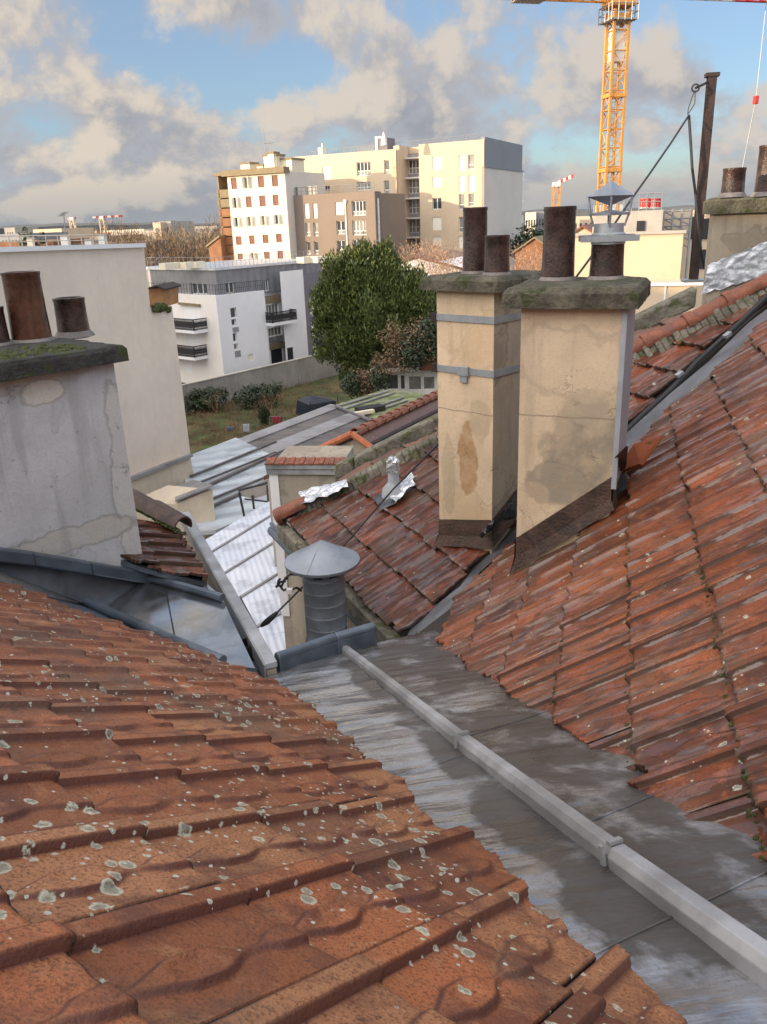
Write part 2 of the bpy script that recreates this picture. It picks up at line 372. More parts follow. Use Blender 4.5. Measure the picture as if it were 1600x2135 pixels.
def render_mat(name, base, stains, crack=.5, bumps=.35, rough=.85, spots=0.0, patches=(), joints=()):
    """old lime render: patches, tide lines, hair cracks. stains = list of (colour, scale, threshold, amount)"""
    m = bpy.data.materials.new(name); m.use_nodes = True; g = NT(m.node_tree)
    b = g.n['Principled BSDF']; tc = g.node('ShaderNodeTexCoord'); O = tc.outputs['Object']
    n1 = g.noise(O, 2.2, 7, .6, .3); n2 = g.noise(O, 30.0, 6, .7)
    c = g.mix(g.ramp(n1, .3, .7), tuple(q*.84 for q in base), tuple(min(1, q*1.1) for q in base))
    for i, (col, scl, thr, amt) in enumerate(stains):
        V = g.vmath('ADD', O, (3.1*i+1.3, 1.7*i, 2.3*i)).outputs[0]
        s = g.noise(V, scl, 6, .52, .0)
        k = g.ramp(s, thr, thr+.07)
        c = g.mix(g.math('MULTIPLY', k, amt), c, col)
        # darker tide line along the patch edge
        e = g.math('MULTIPLY', g.ramp(s, thr-.012, thr+.006), g.math('SUBTRACT', 1.0, g.ramp(s, thr+.006, thr+.035)))
        c = g.mix(g.math('MULTIPLY', e, min(1, amt*.8)), c, tuple(q*.6 for q in col))
    for (ctr, rad, col, amt, edge) in patches:      # a damp or patched area with an outline of its own
        w1 = g.noise(O, 2.6, 6, .6); w2 = g.noise(g.vmath('ADD', O, (5, 5, 5)).outputs[0], 2.9, 6, .6)
        v_ = g.vmath('SUBTRACT', O, tuple(ctr)).outputs[0]
        v_ = g.vmath('MULTIPLY', v_, (1/rad[0], 1/rad[0], 1/rad[1])).outputs[0]
        dd = g.math('ADD', g.vmath('LENGTH', v_).outputs['Value'], g.math('MULTIPLY', g.math('SUBTRACT', g.math('ADD', w1, w2), 1.0), 1.5))
        k = g.math('SUBTRACT', 1.0, g.ramp(dd, .80, 1.0)); mott = g.ramp(g.noise(O, 7.0, 6, .65), .3, .62)
        c = g.mix(g.math('MULTIPLY', k, g.math('MULTIPLY', amt, g.math('ADD', .45, g.math('MULTIPLY', mott, .55)))), c, col)
        e = g.math('MULTIPLY', g.ramp(dd, .80, .93), g.math('SUBTRACT', 1.0, g.ramp(dd, .95, 1.08)))
        c = g.mix(g.math('MULTIPLY', e, edge), c, tuple(q*.5 for q in col))
    for zj in joints:
        so = g.node('ShaderNodeSeparateXYZ'); g.l.new(O, so.inputs[0]); wz = g.math('ADD', so.outputs[2], g.math('MULTIPLY', g.noise(O, 3.0, 4, .6), .05))
        e = g.math('SUBTRACT', 1.0, g.ramp(g.math('ABSOLUTE', g.math('SUBTRACT', wz, zj+.025)), .002, .006)); c = g.mix(g.math('MULTIPLY', e, .75), c, tuple(q*.35 for q in base))
    mp = g.node('ShaderNodeMapping', inp={'Vector': O, 'Scale': (5, 5, .5)})
    st = g.noise(mp.outputs[0], 1.5, 6, .6)
    c = g.mix(g.math('MULTIPLY', g.ramp(st, .50, .68), .45), c, tuple(q*.5 for q in base)); gr_ = g.noise(O, 75.0, 5, .75); c = g.mix(g.math('MULTIPLY', g.ramp(gr_, .45, .7), .3), c, tuple(q*.5 for q in base)); dk = g.noise(O, 1.1, 5, .6); c = g.mix(g.math('MULTIPLY', g.ramp(dk, .42, .66), .35), c, tuple(q*.62 for q in base))
    w = g.noise(O, 3.0, 5, .7)
    V = g.vmath('ADD', O, g.vmath('SCALE', g.node('ShaderNodeCombineXYZ', inp={0: w, 1: w, 2: g.noise(O, 2.2, 5, .7)}).outputs[0], scale=.8).outputs[0]).outputs[0]
    vo = g.node('ShaderNodeTexVoronoi', feature='DISTANCE_TO_EDGE', inp={'Vector': V, 'Scale': 1.7})
    ck = g.math('SUBTRACT', 1.0, g.ramp(vo.outputs['Distance'], 0.0, .011))
    ck = g.math('MULTIPLY', ck, g.ramp(g.noise(O, 1.3, 2, .5), .48, .56))
    c = g.mix(g.math('MULTIPLY', ck, crack), c, (0.07, 0.055, 0.045))
    if spots:
        sp = g.noise(O, 16.0, 5, .75)
        c = g.mix(g.math('MULTIPLY', g.ramp(sp, .62, .68), spots), c, (0.10, 0.105, 0.11))
    g.l.new(c, b.inputs['Base Color']); b.inputs['Roughness'].default_value = rough
    h = g.math('ADD', g.math('MULTIPLY', n1, .6), g.math('SUBTRACT', g.math('MULTIPLY', n2, .25), g.math('MULTIPLY', ck, .6)))
    bp = g.node('ShaderNodeBump', inp={'Height': h, 'Strength': bumps, 'Distance': .03}); g.l.new(bp.outputs[0], b.inputs['Normal'])
    return m

def glass_mat(name, col, rough=.12):
    m = mat(name, col, rough, 0, .25, 1.5, spec=.8); return m
def stripe_mat(name, col, col2, width, dirv, rough=.5, metal=.0, stain=None):
    """ribbed sheet: bump and colour run across dirv (world horizontal vector)"""
    m = bpy.data.materials.new(name); m.use_nodes = True; g = NT(m.node_tree)
    b = g.n['Principled BSDF']; tc = g.node('ShaderNodeTexCoord'); O = tc.outputs['Object']
    d = g.vmath('DOT_PRODUCT', O, tuple(dirv)).outputs['Value']
    w = g.math('SINE', g.math('MULTIPLY', d, 2*math.pi/width))
    n1 = g.noise(O, .5, 6, .6)
    c = g.mix(g.ramp(n1, .35, .65), col, col2)
    if stain: c = g.mix(g.math('MULTIPLY', g.ramp(g.noise(O, stain[1], 6, .65), .5, .62), stain[2]), c, stain[0])
    g.l.new(c, b.inputs['Base Color']); b.inputs['Roughness'].default_value = rough; b.inputs['Metallic'].default_value = metal
    bp = g.node('ShaderNodeBump', inp={'Height': w, 'Strength': .55, 'Distance': width*.08}); g.l.new(bp.outputs[0], b.inputs['Normal'])
    return m

M = {}
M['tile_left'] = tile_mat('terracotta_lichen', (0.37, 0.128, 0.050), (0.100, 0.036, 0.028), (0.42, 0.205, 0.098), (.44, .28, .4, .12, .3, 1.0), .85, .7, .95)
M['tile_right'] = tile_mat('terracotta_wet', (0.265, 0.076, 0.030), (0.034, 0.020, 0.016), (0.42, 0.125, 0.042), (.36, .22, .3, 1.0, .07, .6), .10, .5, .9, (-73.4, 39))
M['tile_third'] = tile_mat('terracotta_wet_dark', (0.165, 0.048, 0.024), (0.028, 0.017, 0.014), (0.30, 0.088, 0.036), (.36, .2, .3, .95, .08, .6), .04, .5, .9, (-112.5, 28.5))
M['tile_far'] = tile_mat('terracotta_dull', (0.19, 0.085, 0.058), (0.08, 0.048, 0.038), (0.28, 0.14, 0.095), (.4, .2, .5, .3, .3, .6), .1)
M['terracotta'] = mat('terracotta_plain', (0.25, 0.082, 0.042), .5, 0, .3, 9, .3, 60, stain=((.16, .07, .05), 12, .52))
M['terracotta_new'] = mat('terracotta_new', (0.44, 0.135, 0.052), .5, 0, .2, 9, .3, 60)
M['mortar'] = mat('mossy_mortar', (0.20, 0.185, 0.15), .85, 0, .35, 5, .9, 30, stain=((.09, .10, .045), 9, .5))
M['moss_slab'] = mat('mossy_concrete', (0.115, 0.108, 0.080), .9, 0, .4, 8, 1.0, 35, stain=((.05, .062, .022), 10, .50))
M['moss_dark'] = mat('dark_mossy_concrete', (0.050, 0.050, 0.046), .8, 0, .4, 6, 1.0, 35, stain=((.05, .07, .02), 6, .54))
M['moss'] = mat('green_moss', (0.07, 0.085, 0.025), .95, 0, .5, 20, 1.0, 70)
M['zinc_valley'] = zinc_mat('weathered_zinc', (.43, .44, .47), .22, .95, .55, .75, 20.5)
M['zinc_batten'] = zinc_mat('grey_zinc', (.42, .43, .45), .42, 0, .05, .45)
M['zinc_blue'] = zinc_mat('blue_grey_zinc', (.145, .18, .225), .38, 0, .12, .55)
M['zinc_mirror'] = zinc_mat('wet_zinc', (.34, .37, .41), .13, 0, .16, .85)
M['zinc_pipe'] = zinc_mat('galvanised', (.33, .37, .43), .48, 0, .04, .45)
M['lead'] = zinc_mat('dark_lead', (.085, .095, .11), .35, 0, .2, .5)
M['cream_render'] = render_mat('cream_render', (0.74, 0.54, 0.31), [((.56, .36, .17), 1.5, .55, .45), ((.47, .40, .29), 1.0, .60, .55), ((.50, .28, .11), 2.6, .64, .45)], .85)
M['cream_render_b'] = render_mat('cream_render_patched', (0.75, 0.57, 0.34), [((.44, .38, .27), .95, .575, .7), ((.60, .42, .23), 1.9, .62, .45)], .4)
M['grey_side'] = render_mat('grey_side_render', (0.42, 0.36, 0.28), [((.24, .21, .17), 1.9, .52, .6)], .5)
M['chimney_grey'] = render_mat('blue_grey_render', (0.40, 0.415, 0.43), [((.52, .47, .38), .7, .60, .7), ((.31, .32, .33), 1.6, .60, .35)], .5, .5, .85, .5)
M['old_wall'] = render_mat('old_beige_wall', (0.40, 0.35, 0.28), [((.28, .24, .19), 1.5, .52, .6)], .6)
M['blank_wall'] = mat('pinkish_blank_render', (0.74, 0.64, 0.54), .9, 0, .05, .5, .15, 8, stain=((.66, .57, .48), .22, .56), streak=.10)
M['blank_low'] = mat('beige_lower_render', (0.64, 0.55, 0.43), .9, 0, .07, .8, .15, 8, streak=.25)
M['pot'] = mat('brown_glazed_clay', (0.050, 0.027, 0.022), .25, 0, .5, 14, .35, 70, stain=((.13, .09, .07), 60, .63), coat=.6)
M['pot_red'] = mat('red_brown_glazed_clay', (0.10, 0.042, 0.026), .22, 0, .35, 5, .1, 40, coat=.8, streak=.5)
M['soot'] = mat('soot', (0.012, 0.011, 0.010), .9)
M['strap'] = mat('galvanised_strap', (.36, .39, .42), .45, .4, .12, 8)
M['flash_brown'] = mat('brown_flashing', (0.085, 0.050, 0.038), .5, 0, .3, 12, .5, 60, stain=((.045, .03, .025), 7, .5))
M['foil'] = mat('aluminium_foil', (.74, .77, .82), .24, .85, .10, 6, 1.0, 13)
M['foil2'] = mat('dull_aluminium_foil', (.60, .64, .70), .38, .6, .12, 5, 1.0, 9)
M['rust'] = mat('painted_brown_steel', (0.042, 0.024, 0.021), .6, .1, .3, 6, .3, 40)
M['cable'] = mat('black_cable', (0.02, 0.022, 0.026), .5)
M['pvc'] = mat('grey_pvc', (.38, .41, .46), .45)
M['white_sheet'] = stripe_mat('white_corrugated', (.60, .66, .78), (.70, .75, .84), .13, azdir(75), .45, .0, ((.30, .33, .40), 1.3, .5))
M['pale_sheet'] = stripe_mat('pale_ribbed_sheet', (.46, .52, .57), (.58, .64, .68), .9, azdir(-26), .35, .1, ((.22, .24, .27), .8, .5))
M['dark_sheet'] = stripe_mat('dark_corrugated', (.085, .075, .075), (.16, .145, .14), .5, azdir(-20), .5, .1, ((.045, .04, .04), .6, .5))
M['mid_sheet'] = stripe_mat('grey_corrugated', (.26, .26, .27), (.33, .33, .35), .5, azdir(-20), .5, .1, ((.13, .12, .12), .6, .5))
M['moss_sheet'] = mat('mossy_sheet', (.22, .25, .13), .6, 0, .4, 1.2, stain=((.12, .16, .05), .8, .5))
M['tan'] = mat('tan_render', (0.60, 0.48, 0.35), .85, 0, .04, .3)
M['tan_pale'] = mat('pale_render', (0.62, 0.58, 0.54), .85, 0, .04, .3)
M['clad'] = mat('grey_cladding', (0.22, 0.23, 0.26), .6, 0, .05, .4)
M['brown_b'] = mat('taupe_cladding', (0.225, 0.175, 0.14), .8, 0, .05, .4)
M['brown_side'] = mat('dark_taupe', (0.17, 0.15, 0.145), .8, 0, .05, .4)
M['cream_b'] = mat('cream_paint', (0.74, 0.68, 0.54), .85, 0, .04, .3, streak=.06)
M['eave_b'] = mat('brown_eave', (0.23, 0.18, 0.11), .8)
M['white_p'] = mat('white_render', (0.80, 0.80, 0.82), .8, 0, .03, .2, streak=.05)
M['white_warm'] = mat('white_warm_render', (0.78, 0.75, 0.72), .8, 0, .03, .2)
M['seam'] = stripe_mat('standing_seam_zinc', (.20, .205, .225), (.24, .245, .265), .62, unit(azdir(41)+azdir(131)*1.0), .45, .3)
M['dgrey'] = mat('dark_grey_render', (0.17, 0.165, 0.185), .8, 0, .06, .3)
M['grey_pan'] = mat('grey_panel', (0.27, 0.26, 0.28), .7)
M['frame'] = mat('white_frame', (0.78, 0.77, 0.74), .5)
M['shut'] = mat('cream_shutter', (0.86, 0.82, 0.72), .6, 0, .03)
M['redsh'] = mat('red_brown_shutter', (0.17, 0.050, 0.030), .6, 0, .15, 3)
M['pane'] = glass_mat('window_glass', (0.055, 0.065, 0.075)); M['pane2'] = glass_mat('curtained_glass', (0.22, 0.22, 0.21), .25)
M['dark'] = mat('dark_void', (0.02, 0.02, 0.024), .6)
M['iron'] = mat('black_iron', (0.018, 0.018, 0.022), .5)
M['balc'] = mat('orange_brick_balcony', (0.26, 0.12, 0.06), .8, 0, .2, 1)
M['wood'] = mat('orange_wood', (0.42, 0.21, 0.09), .7, 0, .2, 4)
M['concrete'] = mat('garden_concrete', (0.30, 0.28, 0.26), .9, 0, .15, .6, .3, 6, streak=.6)
M['grey_c'] = mat('pale_concrete', (0.42, 0.39, 0.35), .85, 0, .1, .5)
M['crane_y'] = mat('crane_yellow', (0.60, 0.28, 0.06), .5, 0, .08, 1)
M['crane_r'] = mat('crane_red', (0.55, 0.045, 0.035), .5); M['crane_w'] = mat('crane_white', (0.75, 0.73, 0.70), .5)
M['steel'] = mat('grey_steel', (.28, .29, .30), .5, .3)
M['bark'] = mat('bark', (0.10, 0.075, 0.055), .9, 0, .2, 3)
M['twig'] = mat('bare_twigs', (0.22, 0.16, 0.11), .9, 0, .25, .3)
M['twig_pink'] = mat('pale_pink_twigs', (0.40, 0.255, 0.175), .9, 0, .25, .8)
M['twig_dark'] = mat('brown_dry_leaves', (0.24, 0.145, 0.085), .9, 0, .4, 1.5)
M['grass'] = mat('garden_grass', (0.058, 0.075, 0.022), .95, 0, .45, .6, .8, 6, stain=((.11, .085, .035), .35, .47))
M['yellow_wall'] = mat('yellow_blank_render', (0.64, 0.51, 0.36), .85, 0, .05, .4, streak=.12)
M['cloth_r'] = mat('red_cloth', (0.30, 0.04, 0.06), .8); M['cloth_w'] = mat('pale_cloth', (0.50, 0.54, 0.56), .8); M['cloth_b'] = mat('blue_cloth', (0.12, 0.17, 0.28), .8)
M['tarp'] = mat('dark_blue_tarp', (0.02, 0.028, 0.045), .45, 0, .3, 2)
def leaf_mat(name, a, b_):
    m = bpy.data.materials.new(name); m.use_nodes = True; g = NT(m.node_tree)
    b = g.n['Principled BSDF']; at = g.node('ShaderNodeAttribute'); at.attribute_name = 'tone'
    c = g.mix(at.outputs['Fac'], a, b_); g.l.new(c, b.inputs['Base Color']); b.inputs['Roughness'].default_value = .55
    return m
M['leaf'] = leaf_mat('laurel_leaves', (0.030, 0.058, 0.014), (0.15, 0.17, 0.040))
M['leaf_brown'] = leaf_mat('dry_leaves', (0.10, 0.065, 0.035), (0.28, 0.18, 0.10))
M['leaf_dark'] = leaf_mat('dark_foliage', (0.018, 0.032, 0.016), (0.05, 0.075, 0.03))
# ------------------------------------------------------------------ roof planes
NL, DL, RL = roofplane(37, 34); HL = -.3816
NR, DR, _ = roofplane(-73.37, 39); RR = azdir(16.63)
HR = -1.1905
_a = on(865, 1295, NR, HR)-[0, 0, .08]; _b = on(1250+1190/3.557, 500+430/3.557, NR, HR)-[0, 0, .08]
RT = azdir(-22.5); NTt = unit(np.cross(_b-_a, RT)); NTt = NTt if NTt[2] > 0 else -NTt; HT = NTt@_a
DT = unit(np.array([NTt[0]*NTt[2], NTt[1]*NTt[2], -(NTt[0]**2+NTt[1]**2)]))
def uvL(x, y): P = on(x, y, NL, HL); return (P@DL, P@RL)
def uvR(x, y): P = on(x, y, NR, HR); return (P@DR, P@RR)
def uvT(x, y): P = on(x, y, NTt, HT); return (P@DT, P@RT)
def inpoly(U, V, poly):
    ins = np.zeros(U.shape, bool); n = len(poly)
    for i in range(n):
        (x1, y1), (x2, y2) = poly[i], poly[(i+1) % n]
        if y1 == y2: continue
        c = ((y1 > V) != (y2 > V)) & (U < (x2-x1)*(V-y1)/(y2-y1)+x1)
        ins ^= c
    return ins
def sstep(x, a, b): t = np.clip((x-a)/(b-a), 0, 1); return t*t*(3-2*t)
def tile_field(name, parent, m, n, h0, d, r, u0, L, v0, W, ri, cj, poly, shift, flip, seed, amp=1.0, rj=.004, holes=(), resk=1.0, lamp=1.0, gamp=1.0, tilt=.024):
    rg = np.random.default_rng(seed); VV = []; FF = []; TT = []; FLK = []; JNT = []; o = 0
    for i in ri:
        sh = shift(i)
        for j in cj:
            un = u0+L*i; vs = v0+W*j+sh
            cu, cv = un-L/2, vs+W/2
            if not inpoly(np.array([cu-L/2, cu+L/2, cu, cu-L/2, cu+L/2, cu]), np.array([cv-W/2, cv-W/2, cv, cv+W/2, cv+W/2, cv+W*.3]), poly).any(): continue
            C = cu*d+cv*r+n*h0; dist = np.linalg.norm(C)/resk
            ahead = C@CF > .2
            nu, nv = (84, 66) if (dist < 1.45 and ahead) else (40, 36) if (dist < 2.6 and ahead) else (18, 18) if dist < 5 else (10, 14)
            # non-uniform samples: dense round the rib walls and the nose
            a = np.linspace(0, 1, nv+1); b = np.concatenate([np.linspace(-.05, .93, nu-3), [.955, .975, .99, 1.0]])
            A, B = np.meshgrid(a, b)
            a2 = 1-A if flip else A
            tw = rg.normal(0, .0022); rot = rg.normal(0, .004); lift = rg.normal(0, rj*.6)
            du = rg.normal(0, rj*1.6)
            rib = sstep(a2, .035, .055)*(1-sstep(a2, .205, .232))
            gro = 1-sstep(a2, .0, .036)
            # lozenge relief: a bulge at the nose, a pinch, a long bulge, a tail
            bb = B
            hw = np.interp(bb, [0, .06, .18, .30, .36, .50, .56, .66, .72, .78, .85, .97, 1.0], [.0, .015, .04, .10, .135, .135, .11, .035, .02, .03, .085, .10, .09])
            cen = .625
            dl = np.abs(a2-cen)
            lz = (1-sstep(dl, hw-.026, hw+.016))*np.interp(bb, [0, .12, .3, .55, .70, .74, .84, 1], [0, .35, 1, 1, .45, .45, 1, 1])
            # hollow in the top of the long lozenge
            hol = (1-sstep(dl, hw*.45, hw*.75))*sstep(bb, .30, .38)*(1-sstep(bb, .46, .54))
            rim2 = sstep(a2, .955, .965)*(1-sstep(a2, .985, .995))
            H = -.014-tilt+tilt*B + amp*(.0185*rib - .014*gamp*gro + .0125*lamp*lz - .005*lamp*hol + .004*rim2 - .0035*np.sin(np.pi*np.clip((a2-.25)/.75, 0, 1))**2)
            H = H - .006*sstep(B, .965, 1.0) + lift + tw*(A-.5)*2
            U = un-L+L*B + du*1.0 + rot*(A-.5)*1.0 + (.007*rib)*sstep(B, .9, 1)
            V = vs+W*A - rot*(B-.5)
            U = U+0.0016*np.sin(A*37+j*3.1+i)*sstep(B, .95, 1)
            # slow sag of the old roof
            H = H+.008*np.sin(U*1.7+1.1)*np.cos(V*1.3+.4)
            P = U[..., None]*d+V[..., None]*r+(h0+H)[..., None]*n
            nr_, nc = U.shape
            idx = np.arange(nr_*nc).reshape(nr_, nc)
            fc = np.stack([idx[:-1, :-1], idx[:-1, 1:], idx[1:, 1:], idx[1:, :-1]], -1)
            uc = (U[:-1, :-1]+U[1:, 1:])/2; vc = (V[:-1, :-1]+V[1:, 1:])/2
            ju, jv = rg.normal(0, rj*3.0, 2)
            nz = .006*np.sin(vc*61+i)+.005*np.sin(uc*83+j*2)
            keep = inpoly(uc+ju+nz, vc+jv, poly)
            for hp in holes: keep &= ~inpoly(uc, vc, hp)
            if keep.sum() == 0: continue
            F = fc[keep]
            E = np.concatenate([F[:, [0, 1]], F[:, [1, 2]], F[:, [2, 3]], F[:, [3, 0]]])
            key = {}
            for e in E.tolist(): key[(e[0], e[1])] = 1
            bd = [e for e in key if (e[1], e[0]) not in key]
            pts = P.reshape(-1, 3); base = len(pts)
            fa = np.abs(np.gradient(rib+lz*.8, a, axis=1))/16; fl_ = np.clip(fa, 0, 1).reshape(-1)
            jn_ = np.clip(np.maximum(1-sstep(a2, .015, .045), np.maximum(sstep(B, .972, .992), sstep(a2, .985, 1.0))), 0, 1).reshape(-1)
            used = sorted({q for e in bd for q in e}); mp = {q: base+k for k, q in enumerate(used)}
            drop = pts[used]-n*np.array([.020 if (q//nc) < nr_-4 else .034 for q in used])[:, None]-d*.0015
            pts2 = np.concatenate([pts, drop])
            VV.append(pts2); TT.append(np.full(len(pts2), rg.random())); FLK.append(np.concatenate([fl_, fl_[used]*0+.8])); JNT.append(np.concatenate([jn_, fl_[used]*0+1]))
            FF.extend((F+o).tolist()); FF.extend([(e[1]+o, e[0]+o, mp[e[0]]+o, mp[e[1]]+o) for e in bd])
            o += len(pts2)
    VV = np.concatenate(VV); TT = np.concatenate(TT)
    # orientation: make the top faces look along +n
    f0 = FF[0]; nn = np.cross(VV[f0[1]]-VV[f0[0]], VV[f0[2]]-VV[f0[0]])
    if nn@n < 0: FF = [tuple(reversed(f)) for f in FF]
    ob = mesh_obj(name, VV, [tuple(f) for f in FF], m, parent, attr=TT, smooth=True, attr2=np.concatenate(FLK), attr3=np.concatenate(JNT))
    md = ob.modifiers.new('es', 'EDGE_SPLIT'); md.split_angle = math.radians(38)
    return ob
def under(parent, poly, n, h0, d, r, off, m, name='roof_deck', th=.12):
    """solid deck below the tiles"""
    mb = MB(); mb.prism([u*d+v*r+n*(h0-off) for u, v in poly], -n*th); return part(name, mb, m, parent)
M['strip'] = zinc_mat('dull_dark_zinc', (.20, .21, .23), .42, 0, .15, .45)
M['deck'] = mat('dark_roof_deck', (.045, .038, .034), .9)
GROUND = -15.0

# ---- the near house on the left: roof that runs from under the camera down to the gutter
WL, LL = .22, .3148
A_, B_ = np.array(uvL(-20, 1196)), np.array(uvL(538, 1393)); C_, D_ = np.array(uvL(560, 1400)), np.array(uvL(1420, 2084))
mid = [uvL(*q) for q in ((700, 1497), (835, 1611), (925, 1680), (1040, 1768), (1160, 1868), (1290, 1975))]
Dx = D_+(D_-np.array(mid[-1]))/np.linalg.norm(D_-np.array(mid[-1]))*1.0
sl = (Dx-D_)/(Dx[0]-D_[0]); D2 = D_+sl*(-2.45-D_[0])
A2 = A_+(A_-B_)*1.0
polyL = [tuple(A2), tuple(A_), tuple(B_), tuple(C_)]+mid+[tuple(D_), tuple(D2), (-2.45, A2[1])]
_ridge = D_*0
houseL = thing('house', (-1.5, -1.0, GROUND), 'house under the viewer, its lichen spotted orange tile roof filling the lower left', 'house', 'tiled roof houses in the foreground')
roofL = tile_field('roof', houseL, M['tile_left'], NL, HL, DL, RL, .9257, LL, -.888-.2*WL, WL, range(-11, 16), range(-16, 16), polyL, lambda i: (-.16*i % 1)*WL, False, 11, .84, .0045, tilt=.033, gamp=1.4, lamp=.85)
roofL['label'] = 'orange roof tiles dotted with pale green lichen rings'
under(houseL, polyL, NL, HL, DL, RL, .075, M['deck'])
# back slope beyond the ridge, and walls down to the street
top1 = -2.45*DL+A2[1]*RL+NL*(HL-.05); top2 = -2.45*DL+D2[1]*RL+NL*(HL-.05)
bs = azdir(-143, 34)
mb = MB(); mb.prism([top1, top2, top2+bs*3.2, top1+bs*3.2], -Z*.1); part('back_slope', mb, M['tile_far'], houseL)
mb = MB(); mb.tube([top1+NL*.02, top2+NL*.02], .11, 10); part('ridge_cap', mb, M['terracotta'], houseL)
def hpt(p): return np.array([p[0], p[1], 0.])
wl = [(-2.6, 4.05), (-.85, 3.5), (.25, .9), (top2[0]+.2, top2[1]+.1), (top2[0]-1.6, top2[1]-2.0), (top1[0]-1.6, top1[1]-2.0), (top1[0], top1[1])]
mb = MB(); mb.prism([(x, y, GROUND) for x, y in wl], (0, 0, 15-2.75)); part('wall', mb, M['old_wall'], houseL)

# ---- zinc valley between the two near roofs
VD = azdir(-20.5, 20); CD = azdir(69.5)
NV = unit(np.cross(CD, VD)); NV = NV if NV[2] > 0 else -NV
_p4 = on(1037, 1763, NL, HL)-[0, 0, .07]; HV = NV@_p4
def sc_(x, y): P = on(x, y, NV, HV); return (P@VD, P@CD)
def VP_(s, c, h=0): return s*VD+c*CD+NV*(HV+h)
gut = thing('valley_gutter', VP_(4.6, 1.1, -.1), 'wet stained zinc valley sheet running diagonally between the two tiled roofs', 'roof gutter')
SE = 4.72
svals = np.linspace(.3, SE, 190); tv = np.linspace(0, 1, 46)
V_ = []; F_ = []
for i, s in enumerate(svals):
    c0 = .56+.02*math.sin(s*3); c1 = np.interp(s, [.3, 1.36, 2.31, 3.13, 5], [1.12, 1.34, 1.52, 1.66, 2.05])
    if s > 3.6: c0 = .70
    for t in tv:
        c = c0+(c1-c0)*t; q = Vector((s*2.2, c*7.0, 3)); h = mnoise.noise(Vector((s*9.0+c*2.5, c*1.6, 3)))*(.003+.006*min(1, max(0, (s-1.9)/1.5)))+mnoise.noise(Vector((s*2.0, c*3.0, 9)))*.007
        if c > 1.12: h += .004*mnoise.noise(Vector((s*16+c*5, c*3, 5)))
        h += .05*max(0, t-.93)/.07
        V_.append(VP_(s, c, h))
k = len(tv)
for i in range(len(svals)-1):
    for j in range(k-1): F_.append((i*k+j, i*k+j+1, (i+1)*k+j+1, (i+1)*k+j))
zs = mesh_obj('zinc_sheet', V_, F_, M['zinc_valley'], gut, smooth=True)
mb = MB(); mb.prism([VP_(.3, .5, -.02), VP_(.3, 1.2, -.02), VP_(SE, 1.75, -.02), VP_(SE, .68, -.02)], -NV*.05); part('gutter_board', mb, M['deck'], gut)
def batten(parent, p0, p1, wid, hei, m, n, name='batten', topw=.52):
    a = unit(p1-p0); w = unit(np.cross(a, n)); mb = MB()
    prof = [(-wid/2, -.01), (wid/2, -.01), (wid/2, hei*.55), (wid/2*topw, hei), (-wid/2*topw, hei), (-wid/2, hei*.55)]
    mb.prism([p0+w*x+n*z for x, z in prof], p1-p0); return part(name, mb, m, parent, bevel=.002)
b0, b1 = VP_(.35, .865, .004), VP_(1.52, .943, .006); b2 = VP_(2.50, 1.03, .006); b3 = VP_(SE, 1.255, .004)
batten(gut, b0, b1, .058, .042, M['zinc_batten'], NV); batten(gut, b1-VD*.03, b2, .054, .040, M['zinc_batten'], NV); batten(gut, b2-VD*.03, b3, .050, .036, M['zinc_batten'], NV)
def scv(s): return np.interp(s, [.3, 1.36, 2.31, 3.13, 5], [1.12, 1.34, 1.52, 1.66, 2.05])
for s_, side in ((1.30, 0), (2.45, 0), (1.30, 1), (1.75, 1), (2.6, 1)):
    bc = np.interp(s_, [.35, 1.52, 2.5, SE], [.865, .943, 1.03, 1.255]); ca_, cb__ = (.58, bc-.03) if side == 0 else (bc+.03, scv(s_)-.05); pts_ = []
    for k in range(25):
        c = ca_+(cb__-ca_)*k/24; s = s_+.10*(c-bc)
        h = mnoise.noise(Vector((s*9.0+c*2.5, c*1.6, 3)))*(.003+.006*min(1, max(0, (s-1.9)/1.5)))+mnoise.noise(Vector((s*2.0, c*3.0, 9)))*.007+(.004*mnoise.noise(Vector((s*16+c*5, c*3, 5))) if c > 1.12 else 0); pts_.append(VP_(s, c, h+.0005))
    mb = MB(); mb.tube(pts_, .0034, 6); part('seam', mb, M['zinc_valley'], gut, smooth=True)
for sj, cc in ((1.53, .944), (2.5, 1.03)):
    mb = MB(); mb.box(VP_(sj, cc, .053), VD*.008, CD*.017, NV*.004); mb.box(VP_(sj, cc-.036, .032), VD*.006, CD*.004, NV*.022); part('clip', mb, M['steel'], gut)
# raised end of the valley
e0, e1, e2 = on(578, 1388, NV, HV+.03), on(700, 1345, NV, HV+.05), on(782, 1322, NV, HV+.06)
mb = MB()
for p, q in ((e0, e1), (e1, e2)):
    a = unit(q-p); w = unit(np.cross(Z, a)); mb.box((p+q)/2-Z*.03, (q-p)/2, w*.03, Z*.075)
    mb.tube([p+Z*.05, q+Z*.05], .033, 8)
part('end_upstand', mb, M['zinc_blue'], gut, bevel=.01)

